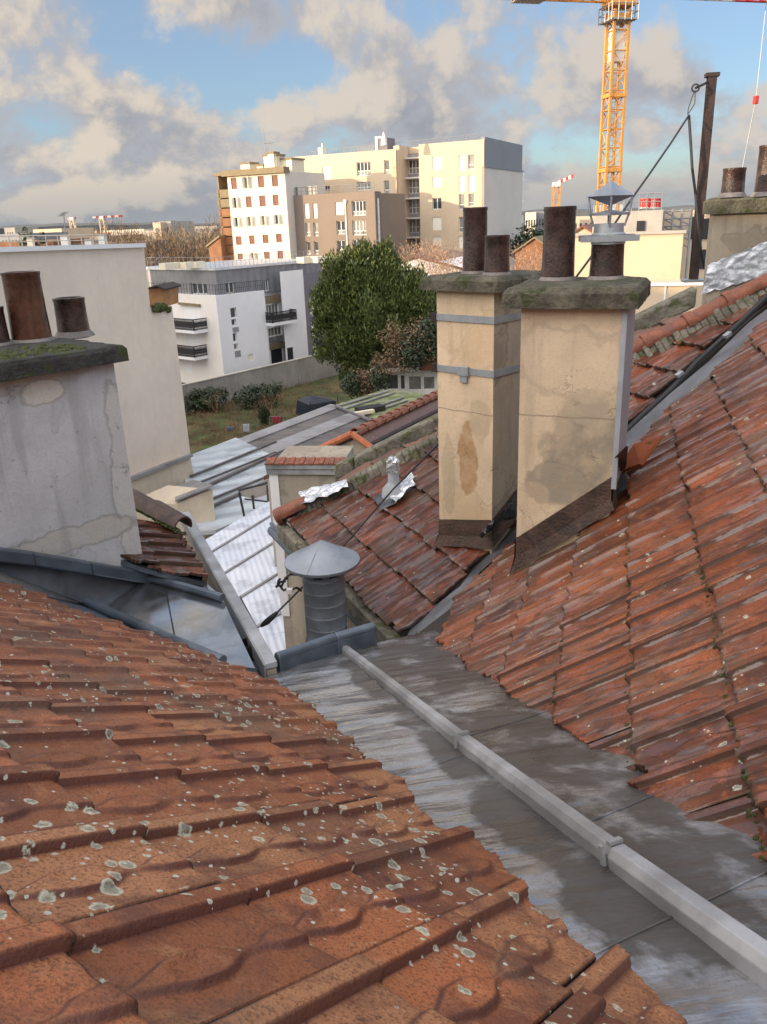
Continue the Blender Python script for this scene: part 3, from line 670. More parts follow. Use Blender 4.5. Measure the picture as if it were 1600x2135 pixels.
# ---- the house on the right: big wet roof
WR, LR = .193, .327
pR = [(860, 1302), (960, 1375), (1040, 1432), (1120, 1487), (1200, 1541), (1290, 1603), (1380, 1662), (1440, 1700), (1500, 1737), (1560, 1770), (1620, 1800), (1760, 1880)]
polyR = [uvR(*q) for q in pR]
lastR = np.array(polyR[-1]); dirR = lastR-np.array(polyR[-4]); dirR /= np.linalg.norm(dirR)
polyR += [tuple(lastR+dirR*.8), (-.6, -.2), (-3.6, -.2), (-3.6, 8.2)]
polyR += [uvR(*q) for q in [(1606, 655), (1562, 694), (1480, 772), (1396, 837), (1352, 885), (1320, 935), (1300, 975), (1180, 1070), (1040, 1140), (960, 1225)]]
houseR = thing('house', (3.2, 3.4, GROUND), 'house with the large rain-wet dark red tile roof rising to the right edge', 'house', 'tiled roof houses in the foreground')
# opening for the right chimney foot is simply covered by the chimney and its flashing
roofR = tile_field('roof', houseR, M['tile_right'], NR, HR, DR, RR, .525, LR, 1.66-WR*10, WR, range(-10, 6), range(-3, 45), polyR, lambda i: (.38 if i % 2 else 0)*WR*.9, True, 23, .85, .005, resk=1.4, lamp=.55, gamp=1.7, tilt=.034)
roofR['label'] = 'wet dark red clay tiles with glossy rain film'
under(houseR, polyR, NR, HR, DR, RR, .07, M['deck'])
pk = [(-3.6, -.2), (-3.6, 8.2)]
tp = [u*DR+v*RR+NR*(HR-.05) for u, v in pk]
mb = MB(); bs = azdir(106.6, 39); mb.prism([tp[0], tp[1], tp[1]+bs*3.5, tp[0]+bs*3.5], -Z*.1); part('back_slope', mb, M['tile_far'], houseR)
mb = MB(); mb.tube([tp[0], tp[1]], .11, 10); part('ridge_cap', mb, M['terracotta'], houseR)
wl = [(1.05, .9), (.45, 4.6), (2.4, 6.3), (5.6, 9.6), (7.6, 8.6), (5.6, -1.0), (2.5, -1.5)]
mb = MB(); mb.prism([(x, y, GROUND) for x, y in wl], (0, 0, 15-3.15)); part('wall', mb, M['old_wall'], houseR)

# moss clumps in the joints of the right roof and along its lower edge
mb = MB(); rg = random.Random(3)
def blob(mb, p, r, n, k=6):
    o = len(mb.v); t = unit(np.cross(n, [.3, .9, .2])); b = np.cross(n, t)
    for (rr, hh) in ((1, -.2), (.85, .35), (.45, .7)):
        for j in range(k):
            w = 2*math.pi*(j+rg.random()*.5)/k; q = r*rr*rg.uniform(.75, 1.2); mb.v.append(tuple(p+t*q*math.cos(w)+b*q*math.sin(w)+n*r*hh*rg.uniform(.6, 1.1)))
    for a in range(2):
        for j in range(k): mb.f.append((o+a*k+j, o+a*k+(j+1) % k, o+(a+1)*k+(j+1) % k, o+(a+1)*k+j))
    mb.f.append(tuple(o+2*k+j for j in range(k)))
for _ in range(300):
    i = rg.choice([0, 0, 1, -1, -2, 2]); u = .525+LR*i+rg.uniform(0.004, .02); v = rg.uniform(1.1, 4.6); r_ = rg.uniform(.003, .009)
    if inpoly(np.array([u]), np.array([v]), polyR)[0]: blob(mb, u*DR+v*RR+NR*(HR-.030), r_, NR)
for _ in range(260):
    q = rg.uniform(0, 10.99); a, b = np.array(polyR[int(q)]), np.array(polyR[int(q)+1]); w = a+(b-a)*(q % 1)
    blob(mb, (w[0]+rg.uniform(-.02, .03))*DR+w[1]*RR+NR*(HR-.055), rg.uniform(.006, .018), NR)
part('moss', mb, M['moss'], houseR, smooth=False)['kind'] = 'stuff'

# ---- valley strip of dark zinc between right and third roof
vt = thing('valley_strip', on(865, 1300, NR, HR-.1), 'narrow dark zinc strip climbing between the wet roof and the roof behind the chimneys', 'roof gutter')
vl = [(862, 1298), (960, 1222), (1015, 1150), (1100, 1075), (1230, 985), (1310, 900), (1396, 822), (1480, 752), (1562, 672), (1606, 640)]
mb = MB()
for k_, (q0, q1) in enumerate(zip(vl[:-1], vl[1:])):
    def band(q):
        p = on(q[0], q[1], NR, HR-.06); return p-RR*.35+NR*(-.012), p, p+RR*.28-NR*.07
    a, b = band(q0), band(q1)
    for i in range(2): mb.quad(a[i], b[i], b[i+1], a[i+1])
part('zinc_sheet', mb, M['strip'], vt, smooth=True)
hose = [on(x, y, NTt, HT+.01) for x, y in [(1300, 905), (1345, 862), (1398, 815), (1430, 782), (1452, 757), (1490, 722), (1530, 686), (1575, 643), (1612, 606)]]
cnd = thing('conduit', hose[0], 'black flexible conduit lying along the upper edge of the zinc valley strip', 'conduit')
mb = MB(); mb.tube(hose, .023, 8); part('tube', mb, M['cable'], cnd, smooth=True)
for x, y in ((1417, 780), (1517, 698)):
    mbh = MB(); p = on(x, y, NTt, HT+.05); mbh.box(p, DT*.03, RT*.02, NTt*.012); part('clip', mbh, M['strap'], cnd)
#MARK_T
def PT_(x, y, h=0.): return on(x, y, NTt, HT+h)
pT = [uvT(*q) for q in [(590, 1084), (640, 1133), (700, 1193), (760, 1252), (824, 1316), (862, 1290), (930, 1225), (985, 1170), (1040, 1100), (1120, 1040), (1310, 870), (1345, 838), (1391, 800), (1447, 742), (1511, 685), (1590, 624)]]
far = [uvT(*q) for q in [(1640, 583), (1600, 600), (1450, 672), (1315, 742), (1100, 850), (915, 925), (815, 972), (735, 1015), (660, 1052)]]
polyT = pT+far
houseT = thing('house', (2.4, 8.2, GROUND), 'house behind the cream chimneys, its wet tile roof edged with a mortar verge', 'house', 'tiled roof houses in the foreground')
ti = lambda i: (.30 if i % 2 else 0)*.2
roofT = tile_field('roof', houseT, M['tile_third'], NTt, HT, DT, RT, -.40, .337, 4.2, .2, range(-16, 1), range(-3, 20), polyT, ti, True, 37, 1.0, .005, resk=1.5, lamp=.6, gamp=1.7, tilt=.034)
under(houseT, [uvT(*q) for q in [(597, 1084), (820, 1306), (862, 1290), (985, 1170), (1310, 870), (1590, 624), (1640, 583), (1315, 742), (915, 925), (660, 1048)]], NTt, HT, DT, RT, .07, M['deck'])
# mossy board under the eave, and the tall wall below it
eA, eB = PT_(590, 1086, -.05), PT_(826, 1320, -.05)
mb = MB(); a = unit(eB-eA); mb.box((eA+eB)/2-Z*.08-DT*(-.02), (eB-eA)/2, unit(np.cross(a, Z))*.05, Z*.07); part('eave_board', mb, M['mortar'], houseT, bevel=.01)
w0, w1 = eA+azdir(67.5)*.05-RT*(-.15), eB+azdir(67.5)*.05
w0 = np.array([w0[0], w0[1], 0]); w1 = np.array([w1[0], w1[1], 0])
mb = MB(); mb.prism([w0+Z*(GROUND), w1+Z*GROUND, w1+azdir(67.5)*5+Z*GROUND, w0+azdir(67.5)*5+Z*GROUND], Z*(15-3.05)); part('wall', mb, M['old_wall'], houseT)
# slim white trim running down the wall top
q0, q1 = PT_(566, 1092, -.16), PT_(842, 1372, -.34)
mb = MB(); mb.tube([q0, q1], .022, 6); mb.tube([q0-Z*.07, q1-Z*.07], .05, 8); part('gutter', mb, M['zinc_blue'], houseT)
# brick patch low on the wall next to the flue
br = bpy.data.materials.new('red_brick'); br.use_nodes = True; g = NT(br.node_tree)
tc = g.node('ShaderNodeTexCoord'); mp = g.node('ShaderNodeMapping', inp={'Vector': tc.outputs['Object'], 'Rotation': (math.radians(90), 0, math.radians(22))})
bt = g.node('ShaderNodeTexBrick', inp={'Vector': mp.outputs[0], 'Color1': (.33, .12, .06, 1), 'Color2': (.22, .09, .05, 1), 'Mortar': (.25, .22, .18, 1), 'Scale': 1.0, 'Brick Width': .22, 'Row Height': .065, 'Mortar Size': .008})
g.l.new(bt.outputs[0], g.n['Principled BSDF'].inputs['Base Color']); g.n['Principled BSDF'].inputs['Roughness'].default_value = .85
M['brick'] = br
wN = azdir(-112.5)
mb = MB(); c = w1*1.0+RT*.42; c[2] = -3.2; mb.box(c+wN*.03, RT*.32, wN*.03, Z*.45); part('brick_patch', mb, M['brick'], houseT)
# further strip of the same slope beyond the verge, up to the grey party coping
polyU = [uvT(*q) for q in [(600, 1065), (735, 1000), (915, 912), (1100, 830), (1315, 722), (1460, 655), (1600, 585), (1640, 560), (1590, 545), (1500, 590), (1440, 618), (1315, 668), (1100, 775), (915, 866), (800, 922), (712, 968)]]
houseU = thing('house', (3.2, 10.6, GROUND), 'strip of faded tile roof between the mortar verge and the grey party wall coping', 'house', 'tiled roof houses in the foreground')
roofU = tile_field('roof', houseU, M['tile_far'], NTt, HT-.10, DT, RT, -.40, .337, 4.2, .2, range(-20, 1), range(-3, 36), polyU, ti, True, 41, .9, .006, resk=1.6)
under(houseU, polyU, NTt, HT-.1, DT, RT, .07, M['deck'])
c_ = [np.array([p[0], p[1], 0]) for p in (PT_(640, 1010), PT_(915, 870), PT_(1315, 670), PT_(1400, 690), PT_(915, 905))]
mb = MB(); mb.prism([p+Z*GROUND for p in c_], Z*(15-4.0)); part('wall', mb, M['old_wall'], houseU)
cp = [PT_(x, y, -.05) for x, y in [(700, 966), (740, 948), (915, 861), (1100, 771), (1315, 661), (1450, 594)]]
mb = MB()
for p, q in zip(cp[:-1], cp[1:]):
    a = unit(q-p); w = unit(np.cross(a, Z)); mb.box((p+q)/2-Z*.10, (q-p)/2, w*.085, Z*.09)
solo('party_wall_coping', mb, M['mortar'], cp[0], 'long mossy grey coping of the party wall running up behind the two cream chimneys', 'wall coping', bevel=.02)

# verge: mortar fillet topped by half round caps on the upper part, foil patch lower down
verge = [(590, 1070), (660, 1042), (735, 1008), (815, 966), (915, 919), (1010, 878), (1100, 842), (1215, 790), (1315, 742), (1400, 700), (1500, 650), (1600, 594), (1660, 560)]
mb = MB(); rg = random.Random(5)
for q0, q1 in zip(verge[:-1], verge[1:]):
    A, B = PT_(*q0), PT_(*q1); n_ = 7
    for k in range(n_):
        p, q = A+(B-A)*k/n_, A+(B-A)*(k+1)/n_; a = unit(q-p); w = unit(np.cross(a, NTt))
        j = rg.uniform(.8, 1.25); wd = .13 if q0[0] > 1000 else .085
        mb.prism([p+w*wd*j-NTt*.05, p+w*.03+NTt*.05*j, p-w*.05+NTt*.055, p-w*.09-NTt*.05], q-p)
part('verge_mortar', mb, M['mortar'], houseT, bevel=.012)
def halfpipe(mb, p, q, r0, r1, n, k=9, th=.014):
    a = unit(q-p); w = unit(np.cross(a, n)); u = np.cross(w, a); o = len(mb.v)
    for P_, r in ((p, r0), (q, r1)):
        for rr in (r, r-th):
            for j in range(k):
                t = math.pi*j/(k-1); mb.v.append(tuple(P_+w*rr*math.cos(t)+u*rr*math.sin(t)))
    for j in range(k-1):
        mb.f += [(o+j, o+j+1, o+2*k+j+1, o+2*k+j), (o+k+j+1, o+k+j, o+3*k+j, o+3*k+j+1), (o+j+1, o+j, o+k+j, o+k+j+1), (o+2*k+j, o+2*k+j+1, o+3*k+j+1, o+3*k+j)]
    mb.f += [(o, o+2*k, o+3*k, o+k), (o+k-1, o+2*k-1, o+4*k-1, o+3*k-1)]
capl = [PT_(x, y, .03) for x, y in [(1270, 756), (1350, 715), (1437, 672), (1520, 628), (1615, 580)]]
for p, q in zip(capl[:-1], capl[1:]):
    a = unit(q-p); m1 = MB(); halfpipe(m1, p-a*.03, q, .074, .066, NTt); part('ridge_cap', m1, M['terracotta'], houseT, smooth=True)
    m2 = MB(); halfpipe(m2, p-a*.03, p+a*.025, .086, .086, NTt, th=.02); part('ridge_collar', m2, M['terracotta'], houseT, smooth=True)
p, q = PT_(580, 1078, .02), PT_(640, 1049, .02)
m1 = MB(); halfpipe(m1, p, q, .085, .075, NTt); m1.lathe(p, [(0.001, -.01), (.085, -.01), (.085, .05)], 14, ax=unit(q-p)); part('ridge_cap', m1, M['terracotta'], houseT, smooth=True)

def crumple(poly, n, h0, hgt, seed, N=26):
    """a crumpled sheet over a convex quad given as 4 world points"""
    a, b, c, d = [np.asarray(p, float) for p in poly]; V = []; F = []
    for i in range(N+1):
        for j in range(N+1):
            s, t = i/N, j/N; e = min(s, 1-s, t, 1-t)
            p = a*(1-s)*(1-t)+b*s*(1-t)+c*s*t+d*(1-s)*t; q = Vector(p*7+seed)
            p = p+n*(h0+hgt*(abs(mnoise.noise(q))*1.6+.7*mnoise.noise(q*2.7)))
            if e < .1: p = p+unit(b-a)*mnoise.noise(q*2)*.03+unit(d-a)*mnoise.noise(q*2+Vector((5, 5, 5)))*.03
            V.append(p)
    for i in range(N):
        for j in range(N): F.append((i*(N+1)+j, i*(N+1)+j+1, (i+1)*(N+1)+j+1, (i+1)*(N+1)+j))
    return V, F
V, F = crumple([PT_(631, 1038), PT_(727, 1009), PT_(736, 1026), PT_(638, 1062)], NTt, .06, .022, 1.0)
o = mesh_obj('foil_patch', V, F, M['foil'], houseT); o['label'] = 'bright aluminium patch on the verge mortar'
vent = thing('vent_pipe', PT_(824, 1035), 'short grey plastic vent pipe capped with crumpled foil on the roof behind the round flue', 'vent pipe')
pb = PT_(822, 1030, -.02); sc1 = np.linalg.norm(pb)/FPX
mb = MB(); mb.lathe(pb, [(26*sc1, -.02), (24*sc1, .05), (14*sc1, .10), (11.5*sc1, .12), (11.5*sc1, 72*sc1), (9*sc1, 72*sc1), (9*sc1, .15)], 20); part('pipe', mb, M['pvc'], vent, smooth=True)
V, F = crumple([PT_(812, 1030), PT_(862, 988), PT_(868, 1012), PT_(828, 1056)], NTt, .02, .03, 4.0)
mesh_obj('foil_skirt', V, F, M['foil'], vent)
mb = MB(); top = pb+Z*72*sc1; mb.lathe(top, [(12.8*sc1, -.10), (13.6*sc1, -.05), (13*sc1, 0), (10*sc1, .025), (.001, .03)], 14)
rg = random.Random(2); mb.v = [tuple(np.array(v)+[rg.uniform(-.008, .008) for _ in range(3)]) for v in mb.v]; part('foil_cap', mb, M['foil'], vent)
V, F = crumple([PT_(775, 1040), PT_(812, 1020), PT_(826, 1052), PT_(796, 1062)], NTt, .0, .012, 8.0, 14); mesh_obj('base_plate', V, F, M['lead'], vent)

# ------------------------------------------------------------------ chimneys
def proj(P): c = (CR@P, CU@P, CF@P); return CXP+FPX*c[0]/c[2], CYP-FPX*c[1]/c[2]
def solve_t(P, d, val, k=0, lo=0, hi=4):
    best = min(np.linspace(lo, hi, 3000), key=lambda t: abs(proj(P+d*t)[k]-val)); return float(best)
def vz(P, y):
    k = CYP-y; return P[2]+(k*(CF@P)-FPX*(CU@P))/(FPX*CU[2]-k*CF[2])
def slab(mb, c, ex, ey, h0, h1, bev=.05):
    """weathered capping: vertical edge, then a sloping top"""
    k = 18; o = len(mb.v)
    lays = [(1.0, 0), (1.0, h0), (1.0-bev*1.2, h1*.92), (1.0-bev*3.5, h1)]
    for s, h in lays:
        for i in range(4*k):
            e, t = divmod(i, k); t = -1+2*t/k
            x, y = [(t, -1), (1, t), (-t, 1), (-1, -t)][e]
            q = Vector((x*3+c[0], y*3+c[1], h*9)); j = .007*mnoise.noise(q*1.3)+.005*mnoise.noise(q*4)
            mb.v.append(tuple(c+ex*x*s+ey*y*s+Z*(h+j*.8)+unit(ex)*j*x+unit(ey)*j*y))
    n = 4*k
    for a in range(len(lays)-1):
        for i in range(n): mb.f.append((o+a*n+i, o+a*n+(i+1) % n, o+(a+1)*n+(i+1) % n, o+(a+1)*n+i))
    mb.f.append(tuple(o+(len(lays)-1)*n+i for i in range(n))); mb.f.append(tuple(o+i for i in range(n))[::-1])
M['fillet'] = mat('grey_mortar', (.23, .21, .20), .85, 0, .25, 12, .5, 60)
def pot(parent, c, r, h, m='pot', flare=.0, rb=None, lean=(0, 0)):
    rb = rb or r*1.06; mb = MB(); ax = unit([lean[0], lean[1], 1])
    mb.lathe(c, [(rb, -.02), (rb, .02), (r*1.02, h*.45), (r, h-.025), (r*1.035, h-.02), (r*1.035, h), (r*.84, h), (r*.80, h-.03), (r*.8, h*.4), (.001, h*.4)], 40, ax=ax)
    o = part('chimney_pot', mb, M[m], parent, smooth=True)
    mb = MB(); mb.lathe(c, [(rb*1.28, -.012), (rb*1.15, .010), (rb*1.02, .026), (rb*.9, .028)], 28, ax=ax); part('mortar_fillet', mb, M['fillet'], o, smooth=True)
    mb = MB(); mb.lathe(c+ax*(h*.45), [(r*.79, 0), (.001, 0)], 24, ax=ax); part('soot', mb, M['soot'], o)
    return o
def shaft_mb(P, ex, ey, z0, z1, N=14):
    """rendered shaft: slightly uneven faces. P = front corner, ex/ey full edge vectors"""
    mb = MB()
    for a, e1 in ((P, ex), (P+ex, ey), (P+ex+ey, -ex), (P+ey, -ey)):
        o = len(mb.v); nrm = unit(np.cross(e1, Z))
        for i in range(N+1):
            for j in range(N+1):
                s, t = i/N, j/N; p = a+e1*s; p = np.array([p[0], p[1], z0+(z1-z0)*t]); ed = min(s, 1-s)*4
                w = min(1, ed)*.006*mnoise.noise(Vector(p*3)); mb.v.append(tuple(p+nrm*w))
        for i in range(N):
            for j in range(N): mb.f.append((o+i*(N+1)+j, o+(i+1)*(N+1)+j, o+(i+1)*(N+1)+j+1, o+i*(N+1)+j+1))
    mb.quad(*[np.array([p[0], p[1], z1]) for p in (P, P+ex, P+ex+ey, P+ey)])
    return mb

# chimney with two steel straps, centre
Pc = PT_(1026, 1092, .13); azc = -46.0
wC = solve_t(Pc, azdir(azc), 916.5); dC = .50
exC, eyC = azdir(azc)*wC, azdir(azc+90)*dC
zt = vz(Pc, 607)
chC = thing('chimney', Pc-Z*.3, 'cream rendered chimney with two grey steel straps and a brown stain down its front', 'chimney', 'cream chimneys')
lcC = lambda x, y: on(x, y, azdir(azc-90), azdir(azc-90)@Pc)-(Pc-Z*.3)
M['cream_render'] = render_mat('cream_render', (0.74, 0.585, 0.405), [((.54, .36, .19), 1.7, .58, .35)], .8, .4, patches=[
    (lcC(975, 950), (.085, .30), (.42, .24, .10), .95, .0), (lcC(935, 985), (.06, .26), (.44, .37, .25), .6, .25), (lcC(1000, 880), (.10, .16), (.46, .37, .25), .8, .2), (lcC(960, 700), (.2, .1), (.62, .45, .27), .4, .1)], joints=[lcC(970, 858)[2]])
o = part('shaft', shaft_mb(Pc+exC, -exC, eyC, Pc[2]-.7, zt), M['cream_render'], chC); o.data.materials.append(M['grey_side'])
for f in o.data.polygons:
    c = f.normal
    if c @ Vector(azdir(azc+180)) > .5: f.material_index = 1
mb = MB(); cc = Pc+exC/2+eyC/2; cc[2] = zt
slab(mb, cc, -unit(exC)*(wC/2+.085), unit(eyC)*(dC/2+.085), .062, .092); o = part('cap', mb, M['moss_slab'], chC, smooth=False)
def strap(parent, P, ex, ey, z, h=.045, dz=0.0):
    mb = MB(); c = P+ex/2+ey/2; c[2] = z; a, b = np.linalg.norm(ex)/2+.006, np.linalg.norm(ey)/2+.006; ux, uy = unit(ex), unit(ey)
    for s in (-1, 1):
        mb.box(c+uy*s*b, ux*(a+.004), uy*.004, Z*h/2); mb.box(c+ux*s*a, ux*.004, uy*(b+.0), Z*h/2)
    return part('strap', mb, M['strap'], parent)
z1_ = vz(Pc, 668); z2_ = vz(Pc, 780)
s1 = strap(chC, Pc, exC, eyC, z1_); s2 = strap(chC, Pc, exC, eyC, z2_)
fN = azdir(azc-90)
mb = MB(); c = Pc+exC*.50; c[2] = z2_; mb.box(c+fN*.014, unit(exC)*.045, fN*.012, Z*.032); mb.box(c+fN*.012-Z*.055, unit(exC)*.03, fN*.004, Z*.025); part('strap_lock', mb, M['strap'], s2, bevel=.003)
for z_ in (z1_, z2_):
    mb = MB(); c = Pc+exC; c[2] = z_; mb.box(c+unit(exC)*.02+fN*.01, unit(exC)*.022, fN*.008, Z*.03); part('strap_bracket', mb, M['rust'], s1 if z_ == z1_ else s2)
ztC = zt+.092
def pot_at(parent, x, y, ztop, wpx, ytop, m='pot', **k):
    c = atz(x, y, ztop-.01); r = wpx*np.linalg.norm(c)/FPX/2; h = vz(c, ytop)-c[2]; return pot(parent, c, r, h, m, **k), c, r, h
pot_at(chC, 991, 572, ztC, 47, 432); pot_at(chC, 1036, 575, ztC, 49, 490)
# flashing round the foot
def skirt(name, parent, P, ex, ey, planen, planeh, m, up=.14, out=.09, edges=(0, 1, 2, 3)):
    cs = [P, P+ex, P+ex+ey, P+ey]; ctr = (cs[0]+cs[2])/2; mb = MB()
    def down(p, off): p = np.array([p[0], p[1], 0]); return np.array([p[0], p[1], (planeh+off-planen[0]*p[0]-planen[1]*p[1])/planen[2]])
    for k in edges:
        a, b = cs[k], cs[(k+1) % 4]; e = unit(b-a); nr = np.cross(e, Z); nr = nr if nr@((a+b)/2-ctr) > 0 else -nr; nr[2] = 0; nr = unit(nr)
        N = 8
        for i in range(N):
            qs = []
            for t in (i/N, (i+1)/N):
                p = a+(b-a)*t; ex_ = (t-.5)*2
                qs.append((down(p+nr*.008, up), down(p+nr*.012, .05), down(p+nr*out+e*out*ex_*.9, -.008)))
            mb.quad(qs[0][0], qs[0][1], qs[1][1], qs[1][0]); mb.quad(qs[0][1], qs[0][2], qs[1][2], qs[1][1])
    return part(name, mb, m, parent)
skirt('flashing', chC, Pc, exC, eyC, NTt, HT, M['flash_brown'], .16, .035)

# chimney on the wet roof, right
Pd = on(1276, 1000, NR, HR+.13); azd = 112.0
wD = solve_t(Pd, azdir(azd-180), 1080.5); dD = .55
exD, eyD = azdir(azd-180)*wD, azdir(azd-90)*dD
ztd = vz(Pd, 640)
chD = thing('chimney', Pd-Z*.3, 'wide cream chimney on the wet roof, tide marks on its front, zinc on its side', 'chimney', 'cream chimneys')
lcD = lambda x, y: on(x, y, azdir(azd+90), azdir(azd+90)@Pd)-(Pd-Z*.3)
M['cream_render_b'] = render_mat('cream_render_patched', (0.74, 0.60, 0.42), [((.60, .44, .27), 1.5, .60, .35)], .25, .4, patches=[
    (lcD(1215, 925), (.21, .27), (.29, .26, .20), 1.0, .3), (lcD(1160, 1010), (.17, .12), (.34, .30, .23), 1.0, .3), (lcD(1200, 760), (.33, .19), (.70, .57, .41), .5, .35), (lcD(1230, 850), (.16, .10), (.58, .48, .34), .5, .15), (lcD(1110, 1040), (.10, .10), (.60, .47, .32), .5, .1)], joints=[lcD(1180, 870)[2]])
part('shaft', shaft_mb(Pd+exD, -exD, eyD, Pd[2]-1.0, ztd), M['cream_render_b'], chD)
rn = azdir(azd)
mb = MB(); c = Pd+eyD/2; mb.box(np.array([c[0], c[1], (Pd[2]-.05+ztd)/2])+rn*.012, eyD/2*1.02, rn*.008, Z*(ztd-Pd[2]+.05)/2)
mb.box(np.array([Pd[0], Pd[1], (Pd[2]-.05+ztd)/2])+rn*.014-azdir(azd-90)*.004, azdir(azd-90)*.012, rn*.014, Z*(ztd-Pd[2]+.05)/2)
part('side_cladding', mb, M['pvc'], chD, bevel=.003)
mb = MB(); cc = Pd+exD/2+eyD/2; cc[2] = ztd
slab(mb, cc, -unit(exD)*(wD/2+.085), unit(eyD)*(dD/2+.085), .072, .108); part('cap', mb, M['moss_slab'], chD)
ztD = ztd+.108
pot_at(chD, 1163, 586, ztD, 60, 430)
pD, cD, rD, hD = pot_at(chD, 1264, 584, ztD, 61, 492)
skirt('flashing', chD, Pd, exD, eyD, NR, HR, M['flash_brown'], .145, .03)
# metal cowl over the right pot
cowl = thing('chimney_cowl', cD+Z*hD, 'square metal cowl with a pyramid hat clamped on the chimney pot of the wide chimney', 'chimney cowl')
ct = cD+Z*(hD-.01)
mb = MB(); mb.lathe(ct, [(rD*1.05, -.03), (rD*1.05, .02), (rD*.92, .03), (rD*.88, .075), (.001, .075)], 28); part('collar', mb, M['strap'], cowl, smooth=True)
mb = MB(); ax_ = azdir(100); mb.box(ct+azdir(190)*rD*1.1, ax_*rD*1.75, azdir(190)*.004, Z*.016); mb.box(ct-azdir(190)*rD*1.1, ax_*rD*1.75, azdir(190)*.004, Z*.016); part('clamp_bar', mb, M['strap'], cowl)
zs_ = [vz(ct, 446)-ct[2], vz(ct, 408)-ct[2], vz(ct, 387)-ct[2]]; a1, a2 = azdir(58), azdir(148); hw_ = rD*1.02
mb = MB()
for zz, s in ((zs_[0], .86),):
    mb.box(ct+Z*zz, a1*hw_*s, a2*hw_*s, Z*.006)
pv = [ct+Z*(zs_[0]+.006)+a1*hw_*s*.86+a2*hw_*t*.86 for s, t in ((-1, -1), (1, -1), (1, 1), (-1, 1))]; ap = ct+Z*(zs_[0]+.022)
mb.add(pv+[ap], [(0, 1, 4), (1, 2, 4), (2, 3, 4), (3, 0, 4)]); part('lower_hat', mb, M['zinc_pipe'], cowl)
mb = MB(); pv = [ct+Z*zs_[1]+a1*hw_*s+a2*hw_*t for s, t in ((-1, -1), (1, -1), (1, 1), (-1, 1))]; ap = ct+Z*(zs_[2]+.025); bp = ct+Z*(zs_[1]-.05)
mb.add(pv+[ap, bp], [(0, 1, 4), (1, 2, 4), (2, 3, 4), (3, 0, 4), (1, 0, 5), (2, 1, 5), (3, 2, 5), (0, 3, 5)]); part('upper_hat', mb, M['zinc_pipe'], cowl)
for s, t in ((-1, -1), (1, -1), (1, 1), (-1, 1)):
    mb = MB(); mb.tube([ct+Z*zs_[1]+a1*hw_*s*.9+a2*hw_*t*.9, ct+Z*zs_[0]+a1*hw_*s*.8+a2*hw_*t*.8], .006, 6); mb.tube([ct+Z*zs_[0]+a1*hw_*s*.8+a2*hw_*t*.8, ct+Z*.06+a1*rD*.65*s+a2*rD*.65*t], .006, 6); part('stay', mb, M['strap'], cowl)

# big grey chimney, left
Pa = np.array([-1.63, 5.01, -2.15]); aza = 223.0; wA, dA = 2.2, .52
exA, eyA = azdir(aza)*wA, azdir(-47)*dA
zta = vz(Pa, 752)
chA = thing('chimney', Pa, 'big blue grey chimney on the left with a black mossy cap and brown pots', 'chimney')
lcA = lambda x, y: on(x, y, azdir(133), azdir(133)@Pa)-Pa
M['chimney_grey'] = render_mat('blue_grey_render', (0.58, 0.595, 0.61), [((.46, .475, .49), 1.6, .60, .3)], .55, .5, .85, .55, patches=[
    (lcA(60, 790), (.40, .10), (.47, .43, .35), .9, .3), (lcA(95, 815), (.17, .085), (.68, .64, .54), .9, .6), (lcA(262, 1010), (.09, .75), (.62, .61, .58), .85, .6), (lcA(120, 1135), (.65, .085), (.52, .50, .44), .9, .6), (lcA(50, 745), (.5, .05), (.42, .38, .31), .8, .1)])
part('shaft', shaft_mb(Pa, exA, eyA, -3.2, zta, 30), M['chimney_grey'], chA)
mb = MB(); cc = Pa+exA/2+eyA/2; cc[2] = zta
slab(mb, cc, -unit(exA)*(wA/2+.055), unit(eyA)*(dA/2+.09), .075, .105, .02); part('cap', mb, M['moss_dark'], chA)
zA = zta+.105; nA = azdir(133)
rg = random.Random(9); mb = MB()
for _ in range(420):
    t = abs(rg.gauss(0, .5)); s = rg.uniform(.03, .95); p = Pa+azdir(aza)*(.08+t*1.1+.1)+eyA*s*rg.uniform(.2, 1)+nA*.05; p[2] = zA-.012
    blob(mb, p, rg.uniform(.012, .034), Z)
part('moss', mb, M['moss'], chA)['kind'] = 'stuff'
pot_at(chA, 68, 712, zA, 66, 566, 'pot_red', rb=.125); pot_at(chA, 155, 697, zA, 56, 620, 'pot'); pot_at(chA, -14, 722, zA, 58, 640, 'pot')

# background chimney, right edge
Pr = aty(1474, 600, 9.2); azr = 108.0
chR = thing('chimney', Pr-Z*.5, 'grey beige chimney at the right edge with silver foil wrapped round its foot', 'chimney')
exR, eyR = azdir(azr)*2.2, azdir(azr-90)*.6; ztr = vz(Pr, 446)
part('shaft', shaft_mb(Pr, exR, eyR, Pr[2]-1.5, ztr), M['grey_side'], chR)
mb = MB(); cc = Pr+exR/2+eyR/2; cc[2] = ztr; slab(mb, cc, unit(exR)*(1.1+.07), unit(eyR)*(.3+.07), .12, .16, .03); part('cap', mb, M['moss_slab'], chR)
pot_at(chR, 1527, 408, ztr+.16, 38, 350); pot_at(chR, 1600, 406, ztr+.16, 42, 302)
fn = azdir(azr+90); fp = fn@Pr
fq = [on(x, y, fn, fp+.02) for x, y in ((1477, 552), (1640, 484), (1660, 560), (1462, 612))]
V, F = crumple(fq, fn, .01, .012, 3.0, 34); mesh_obj('foil_flashing', V, F, M['foil2'], chR)

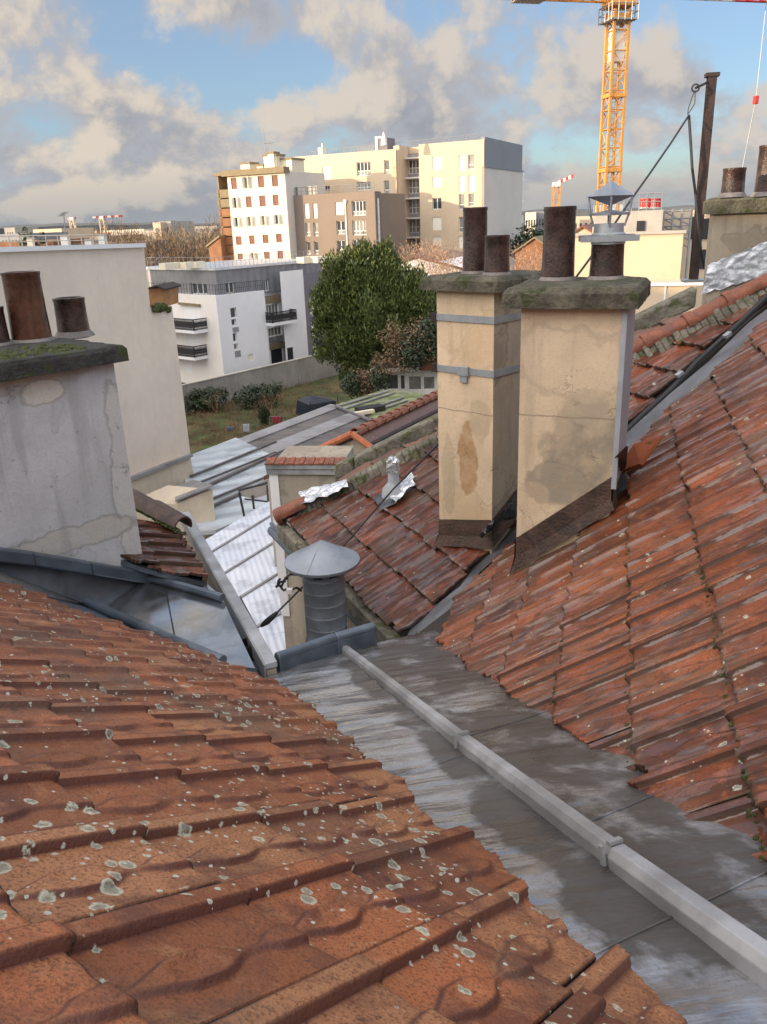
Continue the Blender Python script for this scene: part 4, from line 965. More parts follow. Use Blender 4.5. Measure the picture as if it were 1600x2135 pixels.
# ------------------------------------------------------------------ round flue with conical hat
fl = atz(684, 1345, -2.95); D_f = np.linalg.norm(fl)
flue = thing('flue_pipe', fl, 'fat galvanised flue pipe with a wide conical hat at the end of the zinc valley', 'flue pipe')
r_ = 44.5*D_f/FPX*.94; zc = vz(fl, 1172)-fl[2]+.03
prof = [(r_*1.3, -.9), (r_*1.12, .02)]
for k in range(5):
    z0 = .10+k*(zc-.22)/5; prof += [(r_*1.0, z0), (r_*1.0, z0+.10*(zc/.9)), (r_*1.013, z0+.106*(zc/.9)), (r_*1.0, z0+.112*(zc/.9))]
prof += [(r_, zc-.10)]
mb = MB(); mb.lathe(fl, prof, 48); part('pipe', mb, M['zinc_pipe'], flue, smooth=True)
mb = MB(); mb.lathe(fl, [(r_*.96, zc-.14), (r_*.96, zc-.03), (.001, zc-.03)], 32); part('liner', mb, M['soot'], flue)
mb = MB()
for k in range(8):
    w = 2*math.pi*k/8+.2; d_ = np.array([math.cos(w), math.sin(w), 0]); t_ = np.cross(Z, d_); mb.box(fl+Z*(zc-.065)+d_*r_*1.0, t_*.022, d_*.004, Z*.05)
mb.lathe(fl, [(r_*1.02, zc-.035), (r_*1.02, zc-.01)], 40)
part('vent_band', mb, M['zinc_pipe'], flue)
rc = 80*D_f/FPX*.93; mb = MB(); mb.lathe(fl, [(rc*.4, zc-.03), (rc*.985, zc-.036), (rc, zc-.03), (rc*1.0, zc-.012), (rc*.5, zc+.062), (.012, zc+.135), (.001, zc+.137)], 64); part('hat', mb, M['zinc_pipe'], flue, smooth=True)
sd = azdir(200); mb = MB(); mb.tube([fl+Z*(zc+.137), fl+sd*rc*.5+Z*(zc+.065), fl+sd*rc+Z*(zc-.012)], .004, 5); part('hat_seam', mb, M['strap'], flue)

# ------------------------------------------------------------------ post with lifting eye and cables
pp = aty(1446, 588, 11.2); ptop = vz(pp, 158)
post = thing('steel_post', pp, 'tall brown steel post standing beside the right edge chimney against the sky', 'post')
mb = MB(); c = pp+Z*(ptop-pp[2])/2
tw_ = .048
for s in (-1, 1): mb.box(c+azdir(10)*s*.05, azdir(100)*tw_, azdir(10)*.006, Z*(ptop-pp[2])/2)
mb.box(c, azdir(100)*.032, azdir(10)*.048, Z*(ptop-pp[2])/2); part('beam', mb, M['rust'], post)
mb = MB(); mb.box(pp+Z*(ptop-pp[2]+.01), azdir(100)*.075, azdir(10)*.07, Z*.02); part('top_plate', mb, M['rust'], post)
mb = MB(); mb.box(pp+Z*.02, azdir(100)*.13, azdir(10)*.13, Z*.015); part('base_plate', mb, M['strap'], post)
hk = aty(1451, 183, 11.0); ht_ = aty(1484, 166, 11.2)
mb = MB(); mb.tube([ht_, aty(1470, 174, 11.1), hk], .014, 6); mb.tube([hk+azdir(100)*.04*math.cos(w)+Z*.04*math.sin(w) for w in np.linspace(0, 6.28, 13)], .01, 5); part('hook', mb, M['iron'], post)
def poly3(pts): return [aty(x, y, d) for x, y, d in pts]
ca = poly3([(1450, 188, 11.0), (1444, 200, 11.0), (1436, 225, 11.0), (1434, 238, 11)])
mb = MB(); mb.tube(ca, .007, 5); mb.tube([ca[0], aty(1449, 215, 11), aty(1439, 232, 11), ca[-1]], .007, 5)
lp = [(1437, 240), (1400, 297), (1355, 362), (1310, 425), (1262, 496), (1215, 560), (1100, 712), (915, 925), (820, 1020), (726, 1128), (636, 1219), (575, 1280)]
ds = [];
x0_, x1_ = 1437, 545
for x, y in lp: t = (x0_-x)/(x0_-x1_); ds.append(1/((1-t)/11.0+t/5.2))
mb.tube([aty(x, y, d) for (x, y), d in zip(lp, ds)], [.012]*8+[.007]*4, 6)
gcab = thing('guy_cable', ca[0], 'black guy cable slanting from the steel post down past the cream chimneys', 'cable')
part('cable', mb, M['cable'], gcab, smooth=True)
mb = MB(); q = [(578, 1277), (566, 1288), (556, 1297), (544, 1306)]; mb.tube([aty(x, y, 5.2) for x, y in q], [.012, .022, .024, .010], 8); part('turnbuckle', mb, M['cable'], gcab)
mb = MB(); mb.tube([aty(x, y, d) for x, y, d in [(1437, 240, 11), (1441, 300, 11), (1444, 350, 11), (1451, 405, 11.1), (1456, 470, 11.1), (1462, 520, 11.1), (1470, 560, 11.2)]], .016, 6)
solo('hanging_cable', mb, M['cable'], aty(1437, 240, 11), 'second black cable hanging close beside the steel post', 'cable')
# wire junction on the wall head beside the flue
jb = thing('cable_bracket', aty(598, 1222, 5.2), 'small tangle of brackets and wires on the wall head left of the conical flue', 'bracket')
mb = MB(); rg = random.Random(4)
for k in range(7):
    p = aty(582+rg.uniform(-6, 30), 1212+rg.uniform(-8, 22), 5.2); q = p+np.array([rg.uniform(-.1, .1), rg.uniform(-.05, .05), rg.uniform(-.05, .06)]); mb.tube([p, (p+q)/2+Z*.02, q], .009, 5)
part('wires', mb, M['cable'], jb); mb = MB(); mb.box(aty(604, 1232, 5.15), azdir(90)*.02, azdir(0)*.02, Z*.016); part('insulator', mb, M['frame'], jb)

# hand-placed loose tile and lead collar against the right chimney
lt = thing('loose_tile', on(1340, 960, NR, HR+.05), 'loose orange tile lying tilted against the foot of the wide chimney', 'roof tile')
q = [on(x, y, NR, HR+h) for x, y, h in ((1276, 992, .03), (1337, 968, .03), (1381, 907, .09), (1322, 925, .12))]
nq = unit(np.cross(q[1]-q[0], q[3]-q[0])); nq = nq if nq@NR > 0 else -nq
mb = MB(); mb.prism([p+nq*.0 for p in q], -nq*.018)
ctr = sum(q)/4
for k in range(4):
    p_, r2_ = q[k], q[(k+1) % 4]
    if k in (0, 1): mb.prism([p_, r2_, r2_+(ctr-r2_)*.12, p_+(ctr-p_)*.12], nq*.012)
part('body', mb, M['terracotta_new'], lt, bevel=.004)
mb = MB(); rg = random.Random(8)
for _ in range(60):
    s, t = rg.uniform(.2, .8), rg.uniform(.2, .85); p = (q[0]*(1-s)+q[1]*s)*(1-t)+(q[3]*(1-s)+q[2]*s)*t; blob(mb, p, .007, nq, 5)
part('grit', mb, M['mortar'], lt)
lc = thing('lead_collar', on(1270, 1020, NR, HR+.02), 'curled dark lead collar at the lower corner of the wide chimney', 'lead flashing')
base = [on(x, y, NR, HR+.01) for x, y in ((1252, 1000), (1262, 990), (1300, 985), (1312, 1000), (1310, 1020), (1290, 1038), (1262, 1040), (1250, 1025))]
c_ = on(1285, 1008, NR, HR-.01); V = []; F = []
for k in range(8):
    for t in range(5):
        s = t/4; V.append(c_+(base[k]-c_)*s+NR*(.055*math.sin(math.pi*s)*(1 if k in (0, 1, 7) else .25)+.012))
for k in range(8):
    for t in range(4): F.append((k*5+t, k*5+t+1, ((k+1) % 8)*5+t+1, ((k+1) % 8)*5+t))
mesh_obj('sheet', V, F, M['lead'], lc, smooth=True)
mb = MB(); mb.prism([on(x, y, NR, HR+h) for x, y, h in ((1270, 965, .2), (1306, 930, .28), (1302, 975, .10), (1278, 992, .05))], azdir(azd)*.01); part('flap', mb, M['flash_brown'], lc)
# crumpled lead in the valley between the two cream chimneys
V, F = crumple([on(x, y, NR, HR+h) for x, y, h in ((1010, 1128, .04), (1024, 1108, .16), (1078, 1040, .16), (1085, 1078, .03))], NR, .02, .035, 2.0, 20)
o = mesh_obj('valley_lead', V, F, M['lead'], None, on(1040, 1100, NR, HR)); o['label'] = 'crumpled shiny lead sheet stuffed between the feet of the two cream chimneys'; o['category'] = 'lead flashing'

# ------------------------------------------------------------------ zinc pan and small roof by the big grey chimney
hA = nA@Pa
def onA(x, y): return on(x, y, nA, hA+.02)
M['zinc_dark'] = zinc_mat('dark_blue_zinc', (.12, .145, .175), .4, 0, .15, .5)
M['zinc_mirror'] = zinc_mat('wet_zinc', (.42, .45, .48), .10, 0, .035, .9)
pan = thing('zinc_pan', atz(430, 1320, -2.3), 'blue grey zinc roof with rolls between the orange roof and the big grey chimney', 'zinc roof')
low = [on(x, y, NL, HL-.085) for x, y in ((-60, 1170), (40, 1205), (140, 1243), (240, 1284), (330, 1322), (400, 1352), (465, 1382), (520, 1398))]
low = [min((p, onA(x, y)+nA*.05), key=np.linalg.norm) for p, (x, y) in zip(low, ((-60, 1170), (40, 1205), (140, 1243), (240, 1284), (330, 1322), (400, 1352), (465, 1382), (520, 1398)))]
upp = [onA(-60, 1158), onA(40, 1166), onA(140, 1180), onA(240, 1196), onA(300, 1210), atz(360, 1228, -2.25), atz(415, 1244, -2.26), atz(462, 1255, -2.27)]
Mv = []; F = []; N = 5
for a, b in zip(low[:5], upp[:5]):
    for k in range(N): Mv.append(a+(b-a)*k/(N-1)-Z*.015*math.sin(math.pi*k/(N-1)))
for i in range(4):
    for k in range(N-1): F.append((i*N+k, i*N+k+1, (i+1)*N+k+1, (i+1)*N+k))
mesh_obj('sloped_sheet', Mv, F, M['zinc_dark'], pan, smooth=True)
ZP = -2.22; q4 = [atz(x, y, ZP) for x, y in ((225, 1262), (312, 1206), (464, 1252), (532, 1392), (466, 1388), (350, 1342))]
A4 = [(225, 1262), (350, 1342), (466, 1388), (532, 1394)]; B4 = [(300, 1208), (360, 1224), (415, 1240), (466, 1252)]
Mv = []; F = []; N = 26; Kx = 34
for i in range(Kx+1):
    t = i/Kx*3; k = min(2, int(t)); f = t-k; a = atz(*(np.array(A4[k])*(1-f)+np.array(A4[k+1])*f), ZP); b = atz(*(np.array(B4[k])*(1-f)+np.array(B4[k+1])*f), ZP)
    for jx in range(N+1): p = a+(b-a)*jx/N; Mv.append(p+Z*.010*mnoise.noise(Vector((p[0]*2.2, p[1]*2.2, 1))))
for i in range(Kx):
    for jx in range(N): F.append((i*(N+1)+jx, i*(N+1)+jx+1, (i+1)*(N+1)+jx+1, (i+1)*(N+1)+jx))
mesh_obj('flat_sheet', Mv, F, M['zinc_mirror'], pan, smooth=True)
mb = MB(); mb.tube([atz(345, 1226, ZP+.006), atz(368, 1345, ZP+.006)], .004, 4); part('sheet_seam', mb, M['lead'], pan)
mb = MB()
st = [on(x, y, NL, HL-.03) for x, y in ((-60, 1158), (100, 1222), (235, 1284), (350, 1336), (466, 1384))]
mb.tube([p+Z*.02 for p in st], .028, 10); part('roll', mb, M['zinc_blue'], pan, smooth=True)
mb = MB(); fp_ = [on(x, y, NL, HL-.045) for x, y in ((-60, 1180), (100, 1225), (235, 1287), (350, 1338), (466, 1386), (535, 1400))]; fq_ = [on(x, y, NL, HL-.05) for x, y in ((-60, 1230), (100, 1265), (235, 1325), (350, 1372), (466, 1412), (545, 1425))]
for i in range(5): mb.quad(fp_[i], fp_[i+1], fq_[i+1], fq_[i])
part('eave_flashing', mb, M['zinc_blue'], pan)
mb = MB(); up = [onA(-60, 1146), onA(60, 1160), onA(180, 1180), onA(313, 1203)]
for i in range(3):
    a, b = up[i]+nA*.05, up[i+1]+nA*.05; mb.box((a+b)/2, (b-a)/2*1.01, nA*.03, Z*.045)
part('upstand', mb, M['zinc_blue'], pan, bevel=.012)
mb = MB(); r0 = [atz(x, y, -2.19) for x, y in ((312, 1205), (390, 1224), (464, 1246))]; mb.tube(r0, .026, 8); part('roll', mb, M['zinc_blue'], pan, smooth=True)
mb = MB(); mb.quad(*[atz(x, y, -2.24) for x, y in ((290, 1190), (400, 1190), (470, 1250), (312, 1210))]); part('rear_sheet', mb, M['zinc_mirror'], pan)
# trough with its outlet, along the coping
mb = MB(); t0, t1 = atz(470, 1248, -2.30), atz(545, 1398, -2.36); a = unit(t1-t0); w = unit(np.cross(a, Z))
for k in range(9):
    th0, th1 = math.pi*k/9, math.pi*(k+1)/9
    f_ = lambda th: w*.10*math.cos(th)-Z*.07*math.sin(th)
    mb.quad(t0+f_(th0), t0+f_(th1), t1+f_(th1), t1+f_(th0))
part('trough', mb, M['zinc_pipe'], pan, smooth=True)
ol = atz(522, 1342, -2.33); mb = MB(); mb.lathe(ol, [(.065, -.12), (.065, .01), (.055, .012), (.055, -.1), (.001, -.1)], 24); part('outlet', mb, M['soot'], pan)
cop = thing('parapet', np.array([-1.2, 5.2, GROUND]), 'long narrow zinc capped parapet above the white shed roof', 'parapet wall')
c0, c1 = atz(566, 1388, -2.30), atz(386, 1072, -2.30); a = unit(c1-c0); w = unit(np.cross(a, Z)); w = w if w[0] > 0 else -w
mb = MB(); L_ = np.linalg.norm(c1-c0); mb.box((c0+c1)/2, a*L_/2, w*.036, Z*.02); mb.box((c0+c1)/2-w*.036-Z*.04, a*L_/2, w*.006, Z*.055); part('capping', mb, M['zinc_batten'], cop, bevel=.006)
mb = MB(); m_ = (c0+c1)/2; mb.box(np.array([m_[0], m_[1], (GROUND-2.32)/2]), a*L_/2*.998, w*.028, Z*(15-2.33)/2); part('wall', mb, M['old_wall'], cop)
# small tiled roof behind the big grey chimney
nS, dS, rS = roofplane(65, 20); P0 = atz(436, 1196, -2.16); hS = nS@P0
uvS = lambda x, y: (lambda P: (P@dS, P@rS))(on(x, y, nS, hS))
polyS = [uvS(*q) for q in [(230, 1140), (300, 1166), (438, 1198), (378, 1100), (330, 1082), (230, 1060)]]
hs = thing('house', np.array([-2.6, 6.2, GROUND]), 'small patch of flamed red tile roof tucked behind the big grey chimney', 'house', 'tiled roof houses in the foreground')
u_, v_ = uvS(438, 1198)
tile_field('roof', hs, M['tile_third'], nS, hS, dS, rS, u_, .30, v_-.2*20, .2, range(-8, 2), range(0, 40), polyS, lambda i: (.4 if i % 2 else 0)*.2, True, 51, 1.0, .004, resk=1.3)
under(hs, polyS, nS, hS, dS, rS, .06, M['zinc_dark'], th=.03)
mb = MB(); q = [on(x, y, nS, hS+.03) for x, y in ((272, 1044), (328, 1072), (382, 1100))]
halfpipe(mb, q[0], q[1], .10, .09, nS); halfpipe(mb, q[1]-unit(q[2]-q[1])*.04, q[2], .105, .09, nS); part('verge_cap', mb, M['flash_brown'], hs, smooth=True)
mb = MB(); rg = random.Random(6)
for _ in range(90):
    t = rg.random(); p = q[0]+(q[2]-q[0])*t-rS*.0+nS*(-.02)+azdir(155)*rg.uniform(.08, .16); blob(mb, p, rg.uniform(.012, .03), nS)
part('moss', mb, M['moss'], hs)['kind'] = 'stuff'
mb = MB(); cs = [np.array([p[0], p[1], GROUND]) for p in (on(230, 1140, nS, hS), on(430, 1192, nS, hS), on(378, 1104, nS, hS), on(230, 1064, nS, hS))]; mb.prism(cs, Z*(15-3.1)); part('wall', mb, M['old_wall'], hs)
#MARK_FAR
# ------------------------------------------------------------------ far setting
G = GROUND
gm = M['grass']
gmb = MB(); gmb.quad((-4000, -500, G-.3), (4000, -500, G-.3), (4000, 6000, G-.3), (-4000, 6000, G-.3))
M['ground'] = mat('city_ground', (0.10, 0.095, 0.085), .95, 0, .3, .02)
solo('ground', gmb, M['ground'], (0, 0, G-.3), None, None, kind='structure')
PRG = random.Random(5)
class Face:
    """vertical wall face: P corner at the base, az = direction of image-right along it"""
    def __init__(s, P, az, off=0.0):
        s.U = azdir(az); s.N = azdir(az+90); s.P = np.array([P[0], P[1], G])+s.N*off; s.h = s.N@s.P
    def uz(s, x, y): q = on(x, y, s.N, s.h); return (q-s.P)@s.U, q[2]
    def pt(s, u, z, d=0.0): return s.P+s.U*u+Z*(z-G)-s.N*d
    def rect(s, x0, y0, x1, y1):
        xm, ym = (x0+x1)/2, (y0+y1)/2
        return s.uz(x0, ym)[0], s.uz(x1, ym)[0], s.uz(xm, y1)[1], s.uz(xm, y0)[1]
    def wall(s, mb, u0, u1, z0, z1, holes=(), dep=.28):
        us = sorted({u0, u1, *[h[0] for h in holes], *[h[1] for h in holes]}); zs = sorted({z0, z1, *[h[2] for h in holes], *[h[3] for h in holes]})
        us = [u for u in us if u0 <= u <= u1]; zs = [z for z in zs if z0 <= z <= z1]
        for a, b in zip(us[:-1], us[1:]):
            for c, d in zip(zs[:-1], zs[1:]):
                um, zm = (a+b)/2, (c+d)/2
                if any(h[0] < um < h[1] and h[2] < zm < h[3] for h in holes): continue
                mb.quad(s.pt(a, c), s.pt(b, c), s.pt(b, d), s.pt(a, d))
        for (a, b, c, d) in [h[:4] for h in holes]:
            for (p, q) in (((a, c), (b, c)), ((b, c), (b, d)), ((b, d), (a, d)), ((a, d), (a, c))):
                mb.quad(s.pt(*p), s.pt(*q), s.pt(*q, dep), s.pt(*p, dep))
    def box(s, mb, u0, u1, z0, z1, d0, d1):
        c = (s.pt(u0, z0, d0)+s.pt(u1, z1, d1))/2; return mb.box(c, s.U*abs(u1-u0)/2, s.N*abs(d1-d0)/2, Z*abs(z1-z0)/2)
    def window(s, parent, h, kind='win', dep=.28, mull=1, rail=None):
        u0, u1, z0, z1 = h; w, t = u1-u0, .07
        if kind in ('shut', 'red'):
            mb = MB(); s.box(mb, u0+.01, u1-.01, z0+.01, z1-.01, dep*.45, dep*.6)
            n = 7
            o = part('shutter', mb, M['shut'] if kind == 'shut' else M['redsh'], parent)
            mb = MB()
            for k in range(1, n): zz = z0+(z1-z0)*k/n; s.box(mb, u0+.04, u1-.04, zz-.012, zz+.012, dep*.40, dep*.46)
            part('slats', mb, M['shut'] if kind == 'shut' else M['redsh'], o); return o
        mb = MB(); d0, d1 = dep*.62, dep*.9
        s.box(mb, u0, u1, z0, z0+t, d0, d1); s.box(mb, u0, u1, z1-t, z1, d0, d1); s.box(mb, u0, u0+t, z0, z1, d0, d1); s.box(mb, u1-t, u1, z0, z1, d0, d1)
        for k in range(1, mull+1): um = u0+w*k/(mull+1); s.box(mb, um-t*.6, um+t*.6, z0, z1, d0, d1)
        if rail: zr = z0+(z1-z0)*rail; s.box(mb, u0, u1, zr-t*.6, zr+t*.6, d0, d1)
        o = part('window', mb, M['frame'], parent)
        mb = MB(); s.box(mb, u0, u1, z0, z1, dep*.86, dep*1.0); part('pane', mb, M['pane' if (kind != 'curt' and PRG.random() < .7) or (kind == 'curt' and PRG.random() < .35) else 'pane2'], o)
        if rail and kind != 'open': mb = MB(); s.box(mb, u0+t, u1-t, z0+t, z0+(z1-z0)*rail, dep*.78, dep*.85); part('lower_panel', mb, M['pane2'], o)
        if kind == 'open':
            mb = MB(); s.box(mb, u1-.05, u1+.0, z0, z1, -.45, dep*.5); s.box(mb, u0, u0+.05, z0, z1, -.45, dep*.5); part('shutter_leaf', mb, M['shut'], o)
        return o
    def balcony(s, parent, u0, u1, z, dep=1.2, railh=1.0, m='iron', slab_='white_p', dense=14):
        mb = MB(); s.box(mb, u0, u1, z-.28, z, -dep, 0); o = part('balcony', mb, M[slab_], parent)
        mb = MB()
        for (a, b) in ((s.pt(u0, z, -dep+.03), s.pt(u1, z, -dep+.03)), (s.pt(u0+.03, z, 0), s.pt(u0+.03, z, -dep)), (s.pt(u1-.03, z, 0), s.pt(u1-.03, z, -dep))):
            L = np.linalg.norm(b-a); e = unit(b-a)
            for hz in (railh, railh*.12): mb.box((a+b)/2+Z*hz, (b-a)/2, np.cross(e, Z)*.03, Z*.045)
            n = max(3, int(L*dense/1.9))
            for k in range(n+1):
                p = a+(b-a)*k/n; mb.box(p+Z*railh/2, e*.022, np.cross(e, Z)*.02, Z*railh/2)
                if k < n:
                    q = a+(b-a)*(k+1)/n
                    mb.tube([p+Z*railh*.15, (p+q)/2+Z*railh*.55, q+Z*railh*.9], .026, 4); mb.tube([q+Z*railh*.15, (p+q)/2+Z*railh*.45, p+Z*railh*.9], .026, 4)
        part('railing', mb, M[m], o); return o
def railing(mb, a, b, h, n, r=.025):
    mb.tube([a+Z*h, b+Z*h], r, 5); mb.tube([a+Z*h*.5, b+Z*h*.5], r*.7, 4)
    for k in range(n+1): p = a+(b-a)*k/n; mb.tube([p, p+Z*h], r, 5)

# ---- tan block with the grey topped side wall
cT = aty(1010, 290, 112.0); FT = Face(cT, 116); ztop = cT[2]
tb = thing('apartment_building', np.array([cT[0], cT[1], G]), 'long tan sunlit apartment block, its shaded right side topped with dark grey cladding', 'building', 'apartment blocks on the far side')
uL0 = FT.uz(610, 330)[0]; uJ = FT.uz(826, 330)[0]; uA = FT.uz(841, 330)[0]; uB = FT.uz(874, 330)[0]
FL = Face(cT, 116, 2.2)                                  # the left half stands forward
h1 = []
R_ = FT.rect
tanw = [(R_(901, 326, 921, 354), 'shut'), (R_(901, 369, 921, 390), 'shut'), (R_(902, 412, 921, 436), 'win'), (R_(902, 452, 921, 480), 'shut'), (R_(903, 493, 921, 512), 'shut'),
        (R_(957, 323, 970, 355), 'shut'), (R_(976, 322, 990, 352), 'win1'), (R_(957, 366, 969, 400), 'shut'), (R_(977, 365, 990, 399), 'shut'),
        (R_(957, 404, 969, 436), 'win1'), (R_(977, 403, 989, 430), 'win1'), (R_(957, 452, 969, 484), 'win1'), (R_(957, 492, 969, 518), 'shut'), (R_(977, 452, 989, 484), 'win1')]
mb = MB(); FT.wall(mb, uB, 0, G, ztop, [w[0] for w in tanw]); o_ = part('wall', mb, M['tan'], tb)
for h, k in tanw: FT.window(tb, h, {'win1': 'win'}.get(k, k), mull=0 if k == 'win1' else 1, rail=.3 if k == 'win1' else None)
# loggia column
FG = Face(cT, 116, -1.6); lg = [FG.rect(845, y0, 874, y1) for y0, y1 in ((333, 362), (374, 403), (416, 445), (457, 485), (497, 516))]
mb = MB(); FG.wall(mb, uA, uB, G, ztop-.9, lg); part('loggia_wall', mb, M['grey_pan'], tb)
for h in lg: FG.window(tb, h, 'curt', mull=3, rail=.42)
for h in lg: mb = MB(); FG.box(mb, uA, uB, h[3]+.05, h[3]+.25, -1.3, 0); part('loggia_slab', mb, M['tan_pale'], tb)
mb = MB(); FT.box(mb, uB-.02, uB+.25, G, ztop-.02, 0.02, 1.8); FT.box(mb, uJ+.2, uA, G, ztop-.03, -1.2, 1.8); part('fin_wall', mb, M['tan'], tb)
S_ = FL.rect
lw = [(S_(672, 345, 689, 374), 'shut'), (S_(744, 337, 773, 366), 'curt'), (S_(744, 379, 773, 396), 'curt'), (S_(672, 386, 688, 400), 'win1'), (S_(801, 333, 812, 363), 'win1'), (S_(801, 376, 812, 404), 'win1'), (S_(804, 416, 814, 445), 'win1'), (S_(806, 457, 815, 485), 'win1')]
uL1 = FL.uz(610, 330)[0]; uJ1 = FL.uz(826, 330)[0]
mb = MB(); FL.wall(mb, uL1, uJ1, G, ztop-.5, [w[0] for w in lw]); part('wall', mb, M['tan'], tb)
for h, k in lw: FL.window(tb, h, {'win1': 'win'}.get(k, k), mull=0 if k == 'win1' else 3, rail=.3 if k != 'curt' else .35)
mb = MB(); FL.box(mb, uL1, uJ1, G, ztop-.52, .31, 12); FT.box(mb, uJ1-.3, -.32, G, ztop-.1, .31+1.6, 13.0); part('core', mb, M['tan'], tb)
# side wall
FS = Face(cT, 26); uS = FS.uz(1091, 320)[0]; zc_ = FS.uz(1050, 351)[1]
mb = MB(); FS.wall(mb, 0.0, uS, G, zc_); FS.box(mb, .0, uS, G, zc_, .05, .3); part('side_wall', mb, M['tan_pale'], tb)
mb = MB(); FS.box(mb, .15, uS-.5, zc_, ztop+.3, -.05, .5); FS.box(mb, 0.12, uS+.3, zc_-.12, zc_+.02, -.12, .5); part('grey_cladding', mb, M['clad'], tb)
mb = MB()
for z_ in (zc_-1.2, zc_-4.1, zc_-7.0, zc_-9.9): FS.box(mb, uS, uS+.9, z_-.15, z_+.0, 0, 1.5); FS.box(mb, uS+.85, uS+.9, z_, z_+1.0, 0, 1.5)
part('balcony_edge', mb, M['frame'], tb)
mb = MB(); railing(mb, FT.pt(uL1+1, ztop-.5, 1), FT.pt(-.5, ztop, 1), .75, 46, .03); part('roof_railing', mb, M['steel'], tb)
mb = MB(); mb2 = MB()
a, b = FL.uz(775, 312)[0], FL.uz(798, 312)[0]; FL.box(mb, a, b, ztop-.6, ztop+1.1, 1.5, 4); part('roof_box', mb, M['dgrey'], tb)
mb = MB(); FL.box(mb, a-.1, a+.25, ztop-.6, ztop+1.3, 1.4, 4); FL.box(mb, a, (a+b)/2, ztop+1.05, ztop+1.3, 1.4, 4); part('roof_frame', mb, M['frame'], tb)
c_ = aty(801, 303, 112); mb = MB(); mb.lathe(c_, [(.42, 0), (.36, .6), (.20, 1.15), (.01, 1.6)], 10); part('roof_cone', mb, M['frame'], tb)
mb = MB(); u_ = FL.uz(661, 323)[0]; FL.box(mb, u_-.35, u_+.35, ztop-.6, ztop+.5, 1, 2); FL.box(mb, u_+.1, u_+.3, ztop+.5, ztop+1.0, 1.2, 1.4); part('roof_vent', mb, M['cream_b'], tb)

# ---- taupe block in front
cBb = aty(781, 398, 103.0); FB = Face(cBb, 116); zb = cBb[2]; uBl = FB.uz(604, 408)[0]
bb = thing('apartment_building', np.array([cBb[0], cBb[1], G]), 'lower taupe brown apartment block standing in front of the tan one', 'building', 'apartment blocks on the far side')
Q = FB.rect
bw = [(Q(635, 424, 645, 455), 'shut'), (Q(653, 424, 662, 455), 'shut'), (Q(699, 421, 717, 448), 'shut'), (Q(734, 418, 763, 449), 'curt'),
      (Q(637, 464, 647, 492), 'win1'), (Q(654, 464, 664, 492), 'win1'), (Q(702, 460, 719, 488), 'curt1'), (Q(735, 459, 764, 490), 'curt'),
      (Q(639, 503, 648, 530), 'win1'), (Q(655, 503, 664, 530), 'win1'), (Q(703, 501, 720, 528), 'curt1'), (Q(736, 499, 766, 528), 'curt')]
mb = MB(); FB.wall(mb, uBl, 0, G, zb, [w[0] for w in bw]); part('wall', mb, M['brown_b'], bb)
for h, k in bw: FB.window(bb, h, {'win1': 'win', 'curt1': 'curt'}.get(k, k), mull={'win1': 0, 'curt1': 1}.get(k, 3), rail=.28)
mb = MB(); FB.box(mb, uBl+.01, -.01, G, zb-.2, .31, 9); part('core', mb, M['brown_b'], bb)
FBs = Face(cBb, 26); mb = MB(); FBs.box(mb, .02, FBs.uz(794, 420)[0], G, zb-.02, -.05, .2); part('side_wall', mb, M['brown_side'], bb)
mb = MB(); u_ = FB.uz(722, 450)[0]; FB.box(mb, u_-.06, u_+.06, G+3, zb-1.0, -.12, 0); FB.box(mb, u_-.18, u_+.18, zb-1.2, zb-.8, -.2, 0); part('downpipe', mb, M['frame'], bb)
mb = MB(); u_ = FBs.uz(788, 450)[0]; FBs.box(mb, u_-.1, u_+.1, G+3, zb-.8, -.2, -.05); part('downpipe', mb, M['frame'], bb)
mb = MB(); railing(mb, FB.pt(uBl, zb, .3), FB.pt(-.1, zb, .3), .9, 22, .03); part('roof_railing', mb, M['steel'], bb)
mb = MB(); 
for x0, x1 in ((601, 615), (632, 645), (648, 657)): a, b = FB.uz(x0, 400)[0], FB.uz(x1, 400)[0]; FB.box(mb, a, b, zb, zb+1.0, .6, .68)
part('glass_screen', mb, M['pane2'], bb)

# ---- cream block with red-brown shutters
cCb = aty(592, 347, 107.0); FCb = Face(cCb, 116); zcb = cCb[2]; uCl = FCb.uz(474, 372)[0]
cb_ = thing('apartment_building', np.array([cCb[0], cCb[1], G]), 'sunlit cream apartment block with small windows and red brown shutters, leftmost of the tall group', 'building', 'apartment blocks on the far side')
rows = [(365, 391, [(482, 494), (508, 521), (538, 551), (567, 580)], 'rorr'), (406, 431, [(486, 498), (513, 525), (541, 554), (569, 581)], 'orrr'),
        (448, 470, [(489, 501), (516, 528), (545, 557), (573, 585)], 'oooo'), (488, 508, [(492, 504), (520, 531), (548, 560), (576, 588)], 'rrrr'), (524, 543, [(496, 507), (523, 534), (551, 563), (579, 591)], 'rorr')]
cw = []
for y0, y1, xs, ks in rows:
    for i, ((x0, x1), k) in enumerate(zip(xs, ks)):
        dy = (x0-482)*-.065
        cw.append((FCb.rect(x0, y0+dy+5, x1, y1+dy+3), 'red' if k == 'r' else 'open'))
mb = MB(); FCb.wall(mb, uCl, 0, G, zcb-.62, [w[0] for w in cw], .22); part('wall', mb, M['cream_b'], cb_)
for h, k in cw: FCb.window(cb_, h, k, .22, mull=1)
mb = MB(); FCb.box(mb, uCl+.01, -.01, G, zcb-.45, .26, 10); part('core', mb, M['cream_b'], cb_)
mb = MB(); FCb.box(mb, uCl-.5, .25, zcb-.68, zcb, -.5, .9); part('roof', mb, M['eave_b'], cb_)
FCs = Face(cCb, 26); mb = MB(); FCs.box(mb, .02, 10, G, zcb-.5, -.06, .2); part('side_wall', mb, M['tan_pale'], cb_)
